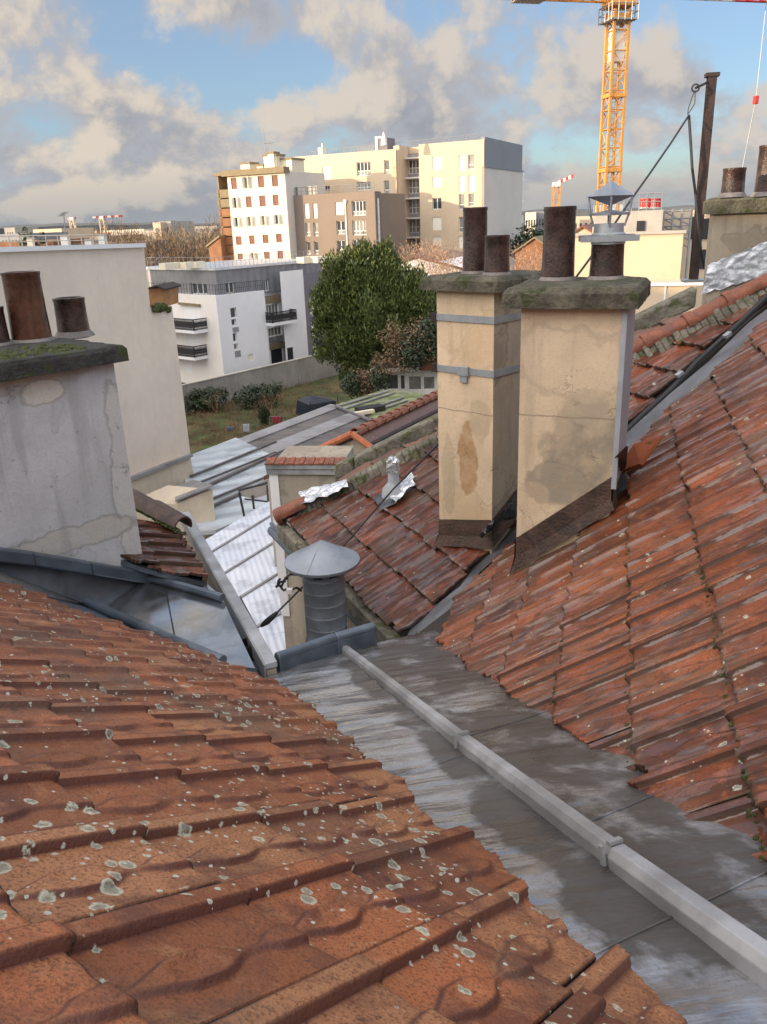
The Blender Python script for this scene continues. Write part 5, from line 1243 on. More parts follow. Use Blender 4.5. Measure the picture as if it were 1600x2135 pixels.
def rbox(parent, face, x0, x1, y, hgt, d0=1, d1=3, m='cream_b', cap='eave_b', name='chimney'):
    a, b = face.uz(x0, y)[0], face.uz(x1, y)[0]; zt_ = face.uz((x0+x1)/2, y)[1]; mb = MB(); face.box(mb, a, b, zt_-hgt, zt_, d0, d1); o = part(name, mb, M[m], parent)
    mb = MB(); face.box(mb, a-.12, b+.12, zt_, zt_+.22, d0-.12, d1+.12); part('cap', mb, M[cap], o)
rbox(cb_, FCb, 492, 511, 341, 2.4); rbox(cb_, FCb, 540, 566, 324, 3.2); rbox(cb_, FCb, 551, 563, 319, 3.6, .8, 2.0); rbox(cb_, FCb, 566, 590, 331, 2.2, 2, 5); rbox(cb_, FCb, 526, 539, 345, 1.5)
mb = MB(); a = aty(553, 317, 108); mb.tube([a, a+Z*2.6], .03, 4); b = aty(566, 320, 108); mb.tube([b, b+Z*1.4], .03, 4); mb.tube([b+Z*1.2-FCb.U*.9, b+Z*1.2+FCb.U*.5], .025, 4)
for k in range(5): c = b+Z*1.2+FCb.U*(-.8+.28*k); mb.tube([c-FCb.N*.3, c+FCb.N*.3], .015, 4)
part('antenna', mb, M['steel'], cb_)
# balcony stack on its left end
lb0 = FCb.uz(452, 380)[0]
mb = MB(); FCb.box(mb, lb0, uCl-.02, G, FCb.uz(463, 366)[1], 1.6, 9); part('wing_wall', mb, M['balc'], cb_)
for y in (391, 411, 431, 451, 471, 490, 508, 526):
    z_ = FCb.uz(463, y+4)[1]; mb = MB(); FCb.box(mb, lb0-.3, uCl-.05, z_-.9, z_, .2, .35); FCb.box(mb, lb0-.3, uCl-.05, z_-1.0, z_-.85, .2, 1.6); o = part('balcony', mb, M['eave_b' if y in (391, 411) else 'balc'], cb_)
    mb = MB(); FCb.box(mb, lb0+.8, uCl-.6, z_-.1, z_+1.1, 1.5, 1.58); part('door', mb, M['dark'], o)
mb = MB(); FCb.box(mb, lb0-.1, lb0+.15, G, FCb.uz(463, 366)[1], .2, 1.6); FCb.box(mb, lb0-.4, uCl, FCb.uz(463, 366)[1], FCb.uz(463, 366)[1]+.4, .1, 9); part('pier', mb, M['eave_b'], cb_)
# small lit gable house to the left of it
c0 = aty(452, 500, 112); fg = Face(c0, 116); a, b = fg.uz(436, 520)[0], fg.uz(462, 520)[0]
hg = thing('house', np.array([c0[0], c0[1], G]), 'small orange lit gabled house wedged at the left foot of the cream block', 'house')
mb = MB(); zt_ = fg.uz(440, 512)[1]; zt2 = fg.uz(458, 494)[1]; mb.prism([fg.pt(a, G), fg.pt(b, G), fg.pt(b, zt2), fg.pt(a, zt_)], -fg.N*5); part('wall', mb, M['balc'], hg)
mb = MB(); mb.prism([fg.pt(a-.3, zt_-.2, -.2), fg.pt(b, zt2, -.2), fg.pt(b, zt2+.25, -.2), fg.pt(a-.3, zt_+.05, -.2)], -fg.N*5.4); part('roof', mb, M['eave_b'], hg)

# ---- white apartment house with zinc attic
cW = aty(450, 616, 80.0); FW = Face(cW, 41); FWl = Face(cW, 131)   # right face, left face
zp = cW[2]
wa = thing('apartment_building', np.array([cW[0], cW[1], G]), 'white low apartment house with black balconies and a ribbed grey attic floor', 'building', 'apartment blocks on the far side')
uWn = FW.uz(551, 607)[0]; uWr0 = FW.uz(586, 603)[0]; uWe = FW.uz(634, 600)[0]
q = FW.rect
ww = [(q(481, 641, 494, 663), 'win1'), (q(483, 665, 493, 679), 'win1'), (q(486, 694, 495, 713), 'dkred'), (q(488, 716, 497, 729), 'dkred'), (q(517, 738, 529, 752), 'shut')]
mb = MB(); FW.wall(mb, 0, uWn, G, zp, [w[0] for w in ww]); part('wall', mb, M['white_p'], wa)
for h, k in ww: FW.window(wa, h, {'win1': 'win', 'dkred': 'win'}.get(k, k), mull=0)
for y0, y1, x0, x1 in ((682, 692, 485, 498), (731, 744, 490, 502)): mb = MB(); a_, b_, z0, z1 = q(x0, y0, x1, y1); FW.box(mb, a_, b_, z0, z1, -.03, .02); part('window_panel', mb, M['grey_pan'], wa)
# entrance bay, recessed
FWr = Face(cW, 41, -1.3)
en = [FWr.rect(556, 634, 583, 668), FWr.rect(560, 682, 589, 700), FWr.rect(566, 727, 592, 768)]
mb = MB(); FWr.wall(mb, uWn, uWr0, G, zp-.8, en); part('bay_wall', mb, M['white_p'], wa)
FWr.window(wa, en[0], 'curt', mull=3); FWr.window(wa, en[1], 'curt', mull=3, rail=.0)
mb = MB(); FWr.box(mb, *en[2], .2, .3); part('door', mb, M['dark'], wa)
mb = MB(); a_, b_, z0, z1 = FWr.rect(553, 615, 585, 632); FWr.box(mb, a_, b_, z0, z1, -.04, .02); part('bay_panel', mb, M['eave_b'], wa); mb = MB(); a_, b_, z0, z1 = FWr.rect(562, 714, 594, 727); FWr.box(mb, a_, b_, z0, z1, -.04, .02); part('bay_panel', mb, M['eave_b'], wa)
a_, b_, z0, z1 = FWr.rect(561, 701, 589, 714); mb = MB(); FWr.box(mb, a_, b_, z0, z1, -.05, .1); part('glazed_parapet', mb, M['pane2'], wa)
FW.balcony(wa, uWn-.1, FW.uz(606, 670)[0], FW.uz(580, 669)[1], 1.0, 1.0)
dr = [q(600, 724, 613, 760)]
mb = MB(); FW.wall(mb, uWr0, uWe, G, zp+1.6, dr); part('wall', mb, M['white_p'], wa)
mb = MB(); FW.box(mb, *dr[0], .1, .2); part('door', mb, M['iron'], wa)
mb = MB(); FW.box(mb, .02, uWn-.02, G, zp-.1, .32, 8); FW.box(mb, uWn, uWe, G, zp-.1, 1.62, 8); part('core', mb, M['white_p'], wa)
# left face
uWL = FWl.uz(300, 612)[0]; ql = FWl.rect
dl = [ql(384, 643, 417, 672), ql(392, 697, 422, 722), ql(384, 747, 400, 775)]
mb = MB(); FWl.wall(mb, uWL, 0, G, zp, dl); part('wall', mb, M['white_warm'], wa)
FWl.window(wa, dl[0], 'curt', mull=3); FWl.window(wa, dl[1], 'win', mull=3); FWl.window(wa, dl[2], 'curt', mull=1)
for y in (684, 738): FWl.balcony(wa, FWl.uz(345, y)[0], FWl.uz(433, y)[0], FWl.uz(400, y-1)[1], 1.6, 1.05)
mb = MB(); a_ = FWl.pt(FWl.uz(375, 632)[0], FWl.uz(375, 632)[1], -.1); b_ = FWl.pt(FWl.uz(419, 636)[0], FWl.uz(419, 636)[1], -.1); mb.box((a_+b_)/2, (b_-a_)/2, FWl.N*.15, Z*.1); part('awning', mb, M['eave_b'], wa)
# attic
atc = FW.pt(1.3, 0, 1.3); FA = Face(atc, 41); FAl = Face(atc, 131); zat = FA.uz(455, 563)[1]
ah = [FA.rect(471, 588, 490, 611), FA.rect(551, 582, 562, 607), FA.rect(613, 575, 632, 600), FA.rect(652, 574, 660, 595)]
uAr = FA.uz(672, 560)[0]
mb = MB(); FA.wall(mb, 0, uAr, zp-.4, zat, ah); part('attic_wall', mb, M['seam'], wa)
for h in ah: FA.window(wa, h, 'curt', mull=1)
alh = [FAl.rect(343, 589, 368, 612), FAl.rect(398, 590, 432, 613)]
mb = MB(); FAl.wall(mb, FAl.uz(300, 580)[0], 0, zp-.4, zat, alh); part('attic_wall', mb, M['seam'], wa)
for h in alh: FAl.window(wa, h, 'curt', mull=2)
mb = MB(); FA.box(mb, .3, uAr, zp-.4, zat-.1, .35, 7); part('attic_core', mb, M['dgrey'], wa)
mb = MB(); e_ = .3; mb.prism([FA.pt(-.2, zat, -.2), FA.pt(uAr+.3, zat, -.2), FA.pt(uAr+.3, zat, 12), FAl.pt(FAl.uz(300, 580)[0], zat, 12), FAl.pt(FAl.uz(300, 580)[0], zat, -.2)], Z*.25); part('roof', mb, M['foil2'], wa)
mb = MB(); railing(mb, FAl.pt(FAl.uz(300, 560)[0], zat+.25, .5), FA.pt(.4, zat+.25, .5), .9, 16, .02); railing(mb, FA.pt(.4, zat+.25, .5), FA.pt(uAr, zat+.25, .5), .9, 26, .02); part('roof_railing', mb, M['steel'], wa)
for x in (355, 395, 412, 638, 668):
    mb = MB(); p = aty(x, 549 if x < 600 else 546, 84); p[2] = zat+.25; mb.box(p+Z*.25, FA.U*rg.uniform(.4, 1.1), FA.N*.5, Z*.3); part('roof_box', mb, M['cream_b'], wa)
FW2 = Face(FW.pt(0, 0, .0), 41)
mb = MB(); railing(mb, FW.pt(.1, zp, .15), FW.pt(uWn, zp, .15), .95, 26, .02); railing(mb, FWl.pt(uWL, zp, .15), FWl.pt(-.1, zp, .15), .95, 26, .02); part('terrace_railing', mb, M['iron'], wa)
# grey right wing
mb = MB(); gw = [q(646, 621, 657, 658), q(650, 668, 661, 702), q(653, 714, 662, 742)]
uG1 = FW.uz(690, 600)[0]
FW.wall(mb, uWe, uG1, G, zp+1.2, gw); part('wing_wall', mb, M['dgrey'], wa)
for h in gw: FW.window(wa, h, 'shut')
mb = MB(); FW.box(mb, uWe+.02, uG1-.02, G, zp+1.1, .3, 8); part('wing_core', mb, M['dgrey'], wa)

# ---- garden, wall and courtyard
gl = [(360, 905), (380, 862), (560, 810), (700, 775), (800, 750), (960, 760), (960, 900), (640, 990), (400, 1010)]
mb = MB(); mb.add([atz(x, y, G+.03) for x, y in gl], [tuple(range(len(gl)))[::-1]]); solo('lawn', mb, M['grass'], atz(600, 850, G), None, None, kind='structure')
gw0, gw1 = atz(372, 868, G), atz(735, 773, G)
mb = MB(); a = unit(gw1-gw0); mb.box((gw0+gw1)/2+Z*1.25, (gw1-gw0)/2*1.05, np.cross(a, Z)*.12, Z*1.25); w_ = thing('garden_wall', (gw0+gw1)/2, 'long stained grey concrete wall between the garden and the white apartment house', 'wall'); part('panel', mb, M['concrete'], w_)
mb = MB(); mb.box((gw0+gw1)/2+Z*2.53, (gw1-gw0)/2*1.05, np.cross(a, Z)*.18, Z*.04); part('coping', mb, M['grey_c'], w_)
fw0, fw1 = FW.pt(-1, G+.1, -4.5), FW.pt(uWe+3, G+.1, -4.5)
mb = MB(); mb.box((fw0+fw1)/2+Z*.5, (fw1-fw0)/2, FW.N*.1, Z*.55); fe = thing('fence', (fw0+fw1)/2, 'black iron fence on a pale plinth in front of the white apartment house', 'fence'); part('plinth', mb, M['grey_c'], fe)
mb = MB(); n = 60; p0, p1 = fw0+Z*1.05, fw1+Z*1.05
for k in range(n+1):
    p = p0+(p1-p0)*k/n; mb.box(p+Z*.6, FW.U*.03, FW.N*.02, Z*.6)
    if k < n: r2_ = p0+(p1-p0)*(k+1)/n; mb.tube([p+Z*.2, (p+r2_)/2+Z*.7, r2_+Z*1.1], .02, 4); mb.tube([r2_+Z*.2, (p+r2_)/2+Z*.5, p+Z*1.1], .02, 4)
mb.box((p0+p1)/2+Z*1.2, (p1-p0)/2, FW.N*.03, Z*.035); part('railing', mb, M['iron'], fe)

# ------------------------------------------------------------------ plants
def leaf_cloud(name, parent, m, blobs, n, size, seed, spike=0.0, thin=1.0):
    rg = np.random.default_rng(seed); V = []; F = []; T = []
    w = np.array([b[3]**2 for b in blobs]); w = w/w.sum(); o = 0
    ks = rg.choice(len(blobs), n, p=w)
    for k in ks:
        cx, cy, cz, r, sq = blobs[k]
        d = rg.normal(size=3); d /= np.linalg.norm(d); rr = r*(rg.random()**.38)*(1+.10*rg.normal())
        p = np.array([cx, cy, cz])+d*rr*np.array([1, 1, sq])
        s = size*rg.uniform(.6, 1.4); nn = unit(d+rg.normal(size=3)*.7+[0, 0, .3]); e1 = unit(np.cross(nn, rg.normal(size=3))); e2 = np.cross(nn, e1)
        if spike: e1 = unit(e1*.4+np.array([0, 0, 1.])*spike+d*.3)
        e2 = unit(np.cross(e1, nn))*.45
        V += [p-e1*s, p+e2*s*thin, p+e1*s*1.2, p-e2*s*thin]; F.append((o, o+1, o+2, o+3)); o += 4
        t = min(1, max(0, rg.normal(.42, .22)))
        T += [t]*4
    return mesh_obj(name, V, F, m, parent, attr=T)
def trunk(parent, base, h, r, n, seed, m, spread=.5):
    rg = random.Random(seed); mb = MB(); mb.tube([base-Z*.2, base+Z*h*.3+np.array([.1, 0, 0]), base+Z*h*.62], [r, r*.75, r*.45], 8)
    for k in range(n):
        a = rg.uniform(0, 6.28); z0 = h*rg.uniform(.25, .6); L = h*rg.uniform(.3, .55); d = np.array([math.cos(a)*spread, math.sin(a)*spread, 1.0])
        p = base+Z*z0; mb.tube([p, p+d*L*.5+np.array([0, 0, .1*L]), p+d*L*.85+Z*.3*L], [r*.4, r*.25, r*.08], 5)
    return part('trunk', mb, m, parent)
c = aty(772, 835, 57.0); c[2] = G
tr = thing('evergreen_tree', c, 'big dense dark evergreen tree standing behind the garden, its upright tips catching yellow light', 'tree')
k_ = 57.0*1.06/FPX
def tb_(x, y, r, sq=1.1, dd=0.): p = aty(x, y, 57.0+dd); return (p[0], p[1], p[2], r*k_, sq)
bl = [tb_(740, 600, 62), tb_(790, 590, 55), tb_(830, 625, 62), tb_(700, 640, 48), tb_(770, 660, 80), tb_(850, 670, 55), tb_(710, 700, 55), tb_(770, 720, 62), tb_(820, 715, 50), tb_(745, 760, 45), tb_(725, 555, 24, 1.5), tb_(760, 545, 24, 1.6), tb_(808, 535, 16, 2.2), tb_(850, 585, 22, 1.4),
      tb_(788, 555, 18, 1.6), tb_(690, 590, 26, 1.3), tb_(880, 620, 30), tb_(895, 650, 24), tb_(675, 665, 22), tb_(825, 565, 20, 1.6), tb_(705, 575, 20, 1.5), tb_(745, 800, 26)]
rg2 = random.Random(12)
bl = [(b[0], b[1], b[2], b[3]*.95, b[4]) for b in bl]+[tb_(722, 545, 20, 1.6), tb_(762, 532, 18, 1.8), tb_(812, 528, 14, 2.2), tb_(870, 600, 30, 1.2), tb_(690, 560, 14, 1.5), tb_(885, 640, 40), tb_(898, 675, 28), tb_(672, 620, 24)]
for _ in range(90):
    b = rg2.choice(bl[:10]); a_ = rg2.uniform(0, 6.28); e_ = rg2.uniform(-.7, 1.5); r0 = b[3]
    bl.append((b[0]+math.cos(a_)*math.cos(e_)*r0, b[1]+math.sin(a_)*math.cos(e_)*r0, b[2]+math.sin(e_)*r0*1.1, r0*rg2.uniform(.12, .42), rg2.uniform(1, 1.9)))
leaf_cloud('crown', tr, M['leaf'], bl, 62000, .12, 5, .6)
trunk(tr, c, 9, .35, 9, 3, M['bark'])
c = aty(868, 815, 52.0); c[2] = G
tr = thing('shrub', c, 'tangled brown half bare shrub at the foot of the big evergreen tree', 'shrub')
kk = 52*1.06/FPX
def sb_(x, y, r, sq=1., D=52.): p = aty(x, y, D); return (p[0], p[1], p[2], r*D*1.06/FPX, sq)
leaf_cloud('crown', tr, M['leaf_brown'], [sb_(820, 700, 30), sb_(840, 740, 35), sb_(800, 760, 28), sb_(770, 800, 26), sb_(870, 700, 34), sb_(750, 785, 20), sb_(890, 730, 24)], 4200, .085, 8)
leaf_cloud('undergrowth', tr, M['leaf_dark'], [sb_(860, 730, 38), sb_(895, 690, 30), sb_(905, 725, 26), sb_(790, 790, 26), sb_(735, 800, 26)], 6000, .11, 9)
def bare_tree_mesh(seed, h, spread, depth=5, r0=.14, dens=3, thick=1.0):
    rg = random.Random(seed); mb = MB()
    def grow(p, d, L, r, lev):
        q = p+d*L; mid_ = (p+q)/2+np.array([rg.uniform(-1, 1), rg.uniform(-1, 1), 0])*L*.06
        mb.tube([p, mid_, q], [r, r*.8, r*.6], 5 if lev < 2 else 3, caps=False)
        if lev >= depth: return
        for k in range(dens if lev else dens+2):
            a = rg.uniform(0, 6.28); t = rg.uniform(.35, 1.0) if k else 1.0
            nd = unit(d+np.array([math.cos(a), math.sin(a), rg.uniform(-.1, .5)])*spread*rg.uniform(.5, 1.2)); grow(p+(q-p)*t, nd, L*rg.uniform(.55, .8), max(r*.58, .010*thick), lev+1)
    grow(np.zeros(3), unit([.05, .02, 1]), h*.3, r0, 0); return mb
protos = {}
def bare_tree(seed, loc, h, m, label, spread=.55, group=None, name='bare_tree', dens=3, depth=5, thick=1.0, cat='tree', r0=.14):
    t = thing(name, loc, label, cat, group); key = (seed, m, spread, dens, depth, thick)
    if key not in protos:
        mb = bare_tree_mesh(seed, 10, spread, depth, r0, dens, thick); me = mesh_obj('branches', mb.v, mb.f, M[m], None, (0, 0, 0)); ROOTS.pop(); protos[key] = me.data; bpy.data.objects.remove(me)
    o = bpy.data.objects.new('branches', protos[key]); COL.objects.link(o); o.parent = t; o.scale = (h/10,)*3; o.rotation_euler = (0, 0, seed*1.3+loc[0]); return t
# far wood of bare trees on the left
xs = [(232, 470, 'pale crown rising highest'), (262, 476, ''), (292, 462, ''), (322, 478, ''), (350, 482, ''), (378, 486, ''), (404, 480, ''), (430, 484, ''), (448, 490, ''), (310, 500, ''), (345, 506, ''), (385, 508, ''), (420, 512, '')]
for i, (x, y, _) in enumerate(xs):
    D = 165 if i < 9 else 135; p = aty(x, y, D); ht = p[2]-G; bare_tree(3+i % 4, np.array([p[0], p[1], G]), ht*1.12, 'twig', 'bare brown winter tree in the far wood left of the cream apartment block', .62, 'bare trees of the far wood', thick=3.4, depth=5, r0=.3)
wm = MB(); rgw = random.Random(44)
leafb = []
for _ in range(70):
    x = rgw.uniform(215, 470); D = rgw.uniform(125, 175); p = aty(x, rgw.uniform(488, 545), D); leafb.append((p[0], p[1], p[2], rgw.uniform(2, 4), .8))
o = leaf_cloud('thicket', None, M['leaf_brown'], leafb, 9000, .35, 31, .8, .25); o['kind'] = 'stuff'; o['label'] = 'hazy brown thicket of bare twigs under the far winter trees'; o['category'] = 'thicket'
# pinkish bare bushes behind the evergreen
for i, (x, y, D) in enumerate([(862, 500, 78), (905, 512, 76), (942, 498, 78), (975, 515, 76), (1078, 520, 80), (1110, 532, 78), (885, 530, 70), (930, 535, 70), (1130, 545, 76)]):
    p = aty(x, y, D); bare_tree(21+i % 3, np.array([p[0], p[1], G]), (p[2]-G)*1.05, 'twig_pink', 'pinkish bare bush in front of the tan apartment block', .7, 'pinkish bare bushes', thick=1.9, dens=3, depth=6, name='bare_bush', cat='bush', r0=.12)
lb = []
for _ in range(60):
    x = rgw.choice([rgw.uniform(845, 960), rgw.uniform(845, 960), rgw.uniform(1062, 1135)]); p = aty(x, rgw.uniform(520, 590), rgw.uniform(70, 78)); lb.append((p[0], p[1], p[2], rgw.uniform(.8, 1.8), 1))
o = leaf_cloud('twig_thicket', None, leaf_mat('pinkish_seedheads', (.26, .15, .10), (.50, .34, .24)), lb, 15000, .10, 32, .6, .4); o['kind'] = 'stuff'; o['label'] = 'pale pink seed heads and fine twigs filling the bushes behind the chimneys'; o['category'] = 'thicket'
# garden bits
for i, (x, y0, y1) in enumerate([(455, 880, 800), (545, 870, 820), (565, 880, 800), (590, 860, 812), (640, 830, 790)]):
    b = atz(x, y0, G); tp_ = aty(x, y1, math.hypot(b[0], b[1])); bare_tree(31+i % 2, b, max(1.5, (tp_[2]-G)*1.2), 'twig_dark', ['thin bare sapling by the grey garden wall', 'leafless reddish garden shrub left of the clothes line', 'tall leafless shrub in the middle of the garden', 'leafless shrub before the grey wall, right of the middle', 'low bare shrub near the dark tent'][i], .7, None, thick=1.2, dens=3, depth=4, name='garden_shrub', cat='shrub', r0=.08)
b = atz(553, 890, G); t = thing('conifer', b, 'small dark clipped conifer beside the pink washing', 'shrub'); leaf_cloud('crown', t, M['leaf_dark'], [(b[0], b[1], b[2]+.9, .5, 1.7)], 700, .09, 2, .8); trunk(t, b, .8, .05, 2, 1, M['bark'])
lb = []
for k in range(26): x = 380+k*9; p = atz(x, 862-k*2.4, G+.3); lb.append((p[0], p[1]-.6, p[2], .45, .8))
for _ in range(520):
    x, y = rgw.uniform(385, 700), rgw.uniform(800, 930); p = atz(x, y, G+.05)
    if y > 1040-.33*x-90: lb.append((p[0], p[1], G+.18, rgw.uniform(.25, .8), .35))
o = leaf_cloud('weeds', None, M['leaf_brown'], lb, 20000, .09, 77, .9, .35); o['kind'] = 'stuff'; o['label'] = 'brown weeds along the foot of the grey garden wall'; o['category'] = 'weeds'
for i, (x, y) in enumerate([(390, 790), (420, 795), (440, 775), (505, 770), (530, 766), (555, 762)]):
    p = aty(x, y, 70); leafs = thing('hedge_shrub', np.array([p[0], p[1], G]), ['round dark shrub at the left corner of the white house', 'dark shrub below the black balconies', 'dark shrub at the start of the iron fence', 'dark climbing shrub on the iron fence, left one', 'dark climbing shrub in the middle of the iron fence', 'dark climbing shrub by the entrance end of the fence'][i], 'shrub'); leaf_cloud('crown', leafs, M['leaf_dark'], [(p[0], p[1], G+1.0, 1.1, .8), (p[0]+.6, p[1]+.3, G+1.6, .7, .8)], 700, .13, 60+i); trunk(leafs, np.array([p[0], p[1], G]), 1.2, .05, 2, 1, M['bark'])
def cloth(name, x, y, y1, wpx, m, label, D=None):
    b = atz(x, y1, G); D = math.hypot(b[0], b[1]); t = thing(name, b, label, 'laundry'); mb = MB(); p = aty(x, y, D); w = wpx*D/FPX/2; h = p[2]-G
    mb.tube([b+azdir(90)*-w*1.3, p+azdir(90)*-w*1.3], .02, 5); mb.tube([b+azdir(90)*w*1.3, p+azdir(90)*w*1.3], .02, 5); mb.tube([p+azdir(90)*-w*1.4, p+azdir(90)*w*1.4], .012, 4); part('line', mb, M['steel'], t)
    V = []; F = []; n = 10
    for i in range(n+1):
        for j in range(7): V.append(p+azdir(90)*w*(2*i/n-1)*(1-.12*j/6)+azdir(0)*.07*math.sin(i*1.9+j*.5)-Z*h*.62*j/6*(1+.08*math.sin(i*2.2)))
    for i in range(n):
        for j in range(6): F.append((i*7+j, i*7+j+1, (i+1)*7+j+1, (i+1)*7+j))
    o = mesh_obj('cloth', V, F, m, t, smooth=True); s = o.modifiers.new('s', 'SOLIDIFY'); s.thickness = .02
cloth('laundry', 513, 884, 912, 14, M['cloth_w'], 'pale washing hanging in the garden'); cloth('laundry', 479, 890, 905, 12, M['cloth_b'], 'small blue washing at the left end of the garden'); cloth('laundry', 577, 868, 892, 22, M['cloth_r'], 'dark pink washing right of the small conifer')
b0_ = atz(648, 872, G); b1_ = atz(705, 858, G); tt = thing('garden_tent', (b0_+b1_)/2, 'dark blue tarpaulin shelter at the garden edge above the ribbed shed roof', 'tent')
a = unit(b1_-b0_); w = np.cross(Z, a); L_ = np.linalg.norm(b1_-b0_); mb = MB()
pp_ = [b0_, b0_+w*2.0, b0_+w*1.0+Z*0, ]
mb.add([b0_, b1_, b1_+w*2, b0_+w*2, b0_+Z*1.1+w*.1, b1_+Z*.9+w*.2, b1_+Z*1.1+w*1.8, b0_+Z*1.35+w*1.6, b0_+a*L_*.35+w*1+Z*1.6], [(0, 1, 5, 4), (1, 2, 6, 5), (2, 3, 7, 6), (3, 0, 4, 7), (4, 5, 8), (5, 6, 8), (6, 7, 8), (7, 4, 8)]); part('tarpaulin', mb, M['tarp'], tt, bevel=.05)
mb = MB(); 
for q_ in (b0_, b1_): mb.tube([q_-w*.05, q_+Z*1.3-w*.05], .04, 5)
part('poles', mb, M['iron'], tt)

# ------------------------------------------------------------------ low shed roofs between the houses
def shed(px, z, m, label, name='shed', th=.12, trim=None, zs=None):
    pts = [atz(x, y, z if zs is None else zs[i]) for i, (x, y) in enumerate(px)]; c = sum(pts)/len(pts)
    t = thing(name, np.array([c[0], c[1], G]), label, 'shed', 'low sheds between the houses'); mb = MB(); mb.prism(pts, -Z*th); part('roof', mb, m, t)
    q = [c+(p-c)*.96 for p in pts]; mb = MB(); mb.prism([np.array([p[0], p[1], G]) for p in q], Z*(c[2]-G-th-.5)); part('wall', mb, M['old_wall'], t)
    return t, pts
t, pts = shed([(404, 1140), (560, 1046), (610, 1030), (660, 1420), (560, 1460)], -7.2, M['white_sheet'], 'white painted corrugated shed roof streaked with grey, lowest and nearest of the shed roofs')
mb = MB(); rg = random.Random(15)
for k in range(5):
    a = .12+k*.19; p, q_ = pts[0]+(pts[4]-pts[0])*a, pts[1]+(pts[3]-pts[1])*a; mb.box((p+q_)/2+Z*.02, (q_-p)/2, unit(np.cross(q_-p, Z))*.03, Z*.015)
part('sheet_lap', mb, M['mid_sheet'], t)
t, pts = shed([(380, 955), (492, 912), (560, 945), (640, 1000), (600, 1045), (450, 1105), (400, 1110)], -8.0, M['pale_sheet'], 'pale blue grey translucent ribbed shed roof crossed by dark gutters')
mb = MB()
for y0, y1, w_ in ((985, 935, .05), (1005, 957, .03), (1020, 960, .06), (1050, 1000, .04), (1066, 1010, .06)):
    p, q_ = atz(398, y0+8, -7.93), atz(575, y1-14, -7.93); mb.box((p+q_)/2, (q_-p)/2, unit(np.cross(q_-p, Z))*w_, Z*.03)
part('gutter', mb, M['dark_sheet'], t)
t, pts = shed([(470, 925), (690, 846), (780, 872), (800, 905), (700, 985), (560, 952)], -8.6, M['dark_sheet'], 'dark ribbed metal shed roof with two paler bands')
for q4 in (((455, 930), (690, 842), (712, 847), (480, 936)), ((530, 938), (735, 858), (762, 866), (560, 950))):
    mb = MB(); mb.prism([atz(x, y, -8.55) for x, y in q4], -Z*.04); part('pale_band', mb, M['mid_sheet'], t)
mb = MB(); p, q_ = atz(700, 846, -8.5), atz(782, 880, -8.5); mb.box((p+q_)/2, (q_-p)/2, unit(np.cross(q_-p, Z))*.06, Z*.04); part('end_strip', mb, M['dgrey'], t)
t, pts = shed([(690, 847), (800, 812), (905, 822), (840, 868), (780, 882)], -9.0, M['moss_sheet'], 'green mossy glass roof beside the veranda')
mb = MB()
for k in range(7):
    p = pts[0]+(pts[1]-pts[0])*k/6*1.0; q_ = pts[4]+(pts[3]-pts[4])*k/6; 
for a, b in (((700, 848), (808, 815)), ((716, 852), (824, 818)), ((740, 862), (842, 828)), ((752, 866), (850, 834))):
    p, q_ = atz(*a, -8.93), atz(*b, -8.93); mb.box((p+q_)/2, (q_-p)/2, unit(np.cross(q_-p, Z))*.07, Z*.03)
part('glazing_bar', mb, M['mid_sheet'], t)
mb = MB(); p = atz(772, 852, -8.85); mb.box(p, azdir(60)*.7, azdir(150)*.35, Z*.12); part('skylight', mb, M['dark'], t)
mb = MB(); p = atz(757, 860, -8.8); mb.box(p, azdir(60)*.6, azdir(150)*.12, Z*.08); part('debris', mb, M['cream_b'], t)
# tray table on thin legs standing on the pale roof
tp = thing('metal_stand', atz(520, 1050, -8), 'spindly black metal stand with a shallow tray on the pale shed roof', 'stand')
c4 = [aty(x, y, 22.0) for x, y in ((497, 1024), (560, 1008), (560, 1022), (527, 1032))]
mb = MB(); mb.prism(c4, -Z*.12); part('tray', mb, M['grey_c'], tp)
mb = MB()
for x0, y0, x1, y1 in ((499, 1026, 510, 1078), (527, 1034, 530, 1060), (558, 1012, 560, 1046)): mb.tube([aty(x0, y0, 22), aty(x1, y1, 21.6)], .035, 5)
mb.tube([aty(497, 1022, 22), aty(560, 1006, 22)], .03, 5); mb.tube([aty(510, 1040, 22), aty(560, 1046, 22)], .025, 5); part('leg', mb, M['iron'], tp)

# veranda
vp = aty(787, 818, 54); FV = Face(vp, 96); a0, a1 = 0, FV.uz(918, 800)[0]; zt_, zb_ = FV.uz(790, 772)[1], FV.uz(790, 815)[1]
ve = thing('veranda', np.array([vp[0], vp[1], G]), 'glazed white framed veranda with a flat roof beyond the shed roofs', 'veranda')
vh = [FV.rect(788, 780, 804, 813), FV.rect(806, 780, 832, 813), FV.rect(834, 781, 846, 813), FV.rect(851, 783, 880, 814), FV.rect(882, 784, 908, 813)]
mb = MB(); FV.wall(mb, a0, a1, G, zt_, vh, .15); part('wall', mb, M['frame'], ve)
for i, h in enumerate(vh): FV.window(ve, h, 'curt' if i != 2 else 'win', .15, mull=0)
mb = MB(); mb.prism([FV.pt(-.3, zt_, -.4), FV.pt(a1+.6, zt_, -.4), FV.pt(a1+.6, zt_+.3, 6), FV.pt(.3, zt_+.3, 6)], Z*.15); part('roof', mb, M['deck'], ve)
mb = MB(); FV.box(mb, -.35, a1+.6, zt_-.02, zt_+.2, -.5, -.38); part('fascia', mb, M['frame'], ve)
ac = aty(872, 752, 55.5); au = thing('air_conditioner', ac-Z*.3, 'white outdoor air conditioning unit on the veranda roof', 'air conditioner'); mb = MB(); mb.box(ac, azdir(96)*.38, azdir(6)*.3, Z*.28); part('body', mb, M['frame'], au, bevel=.03)
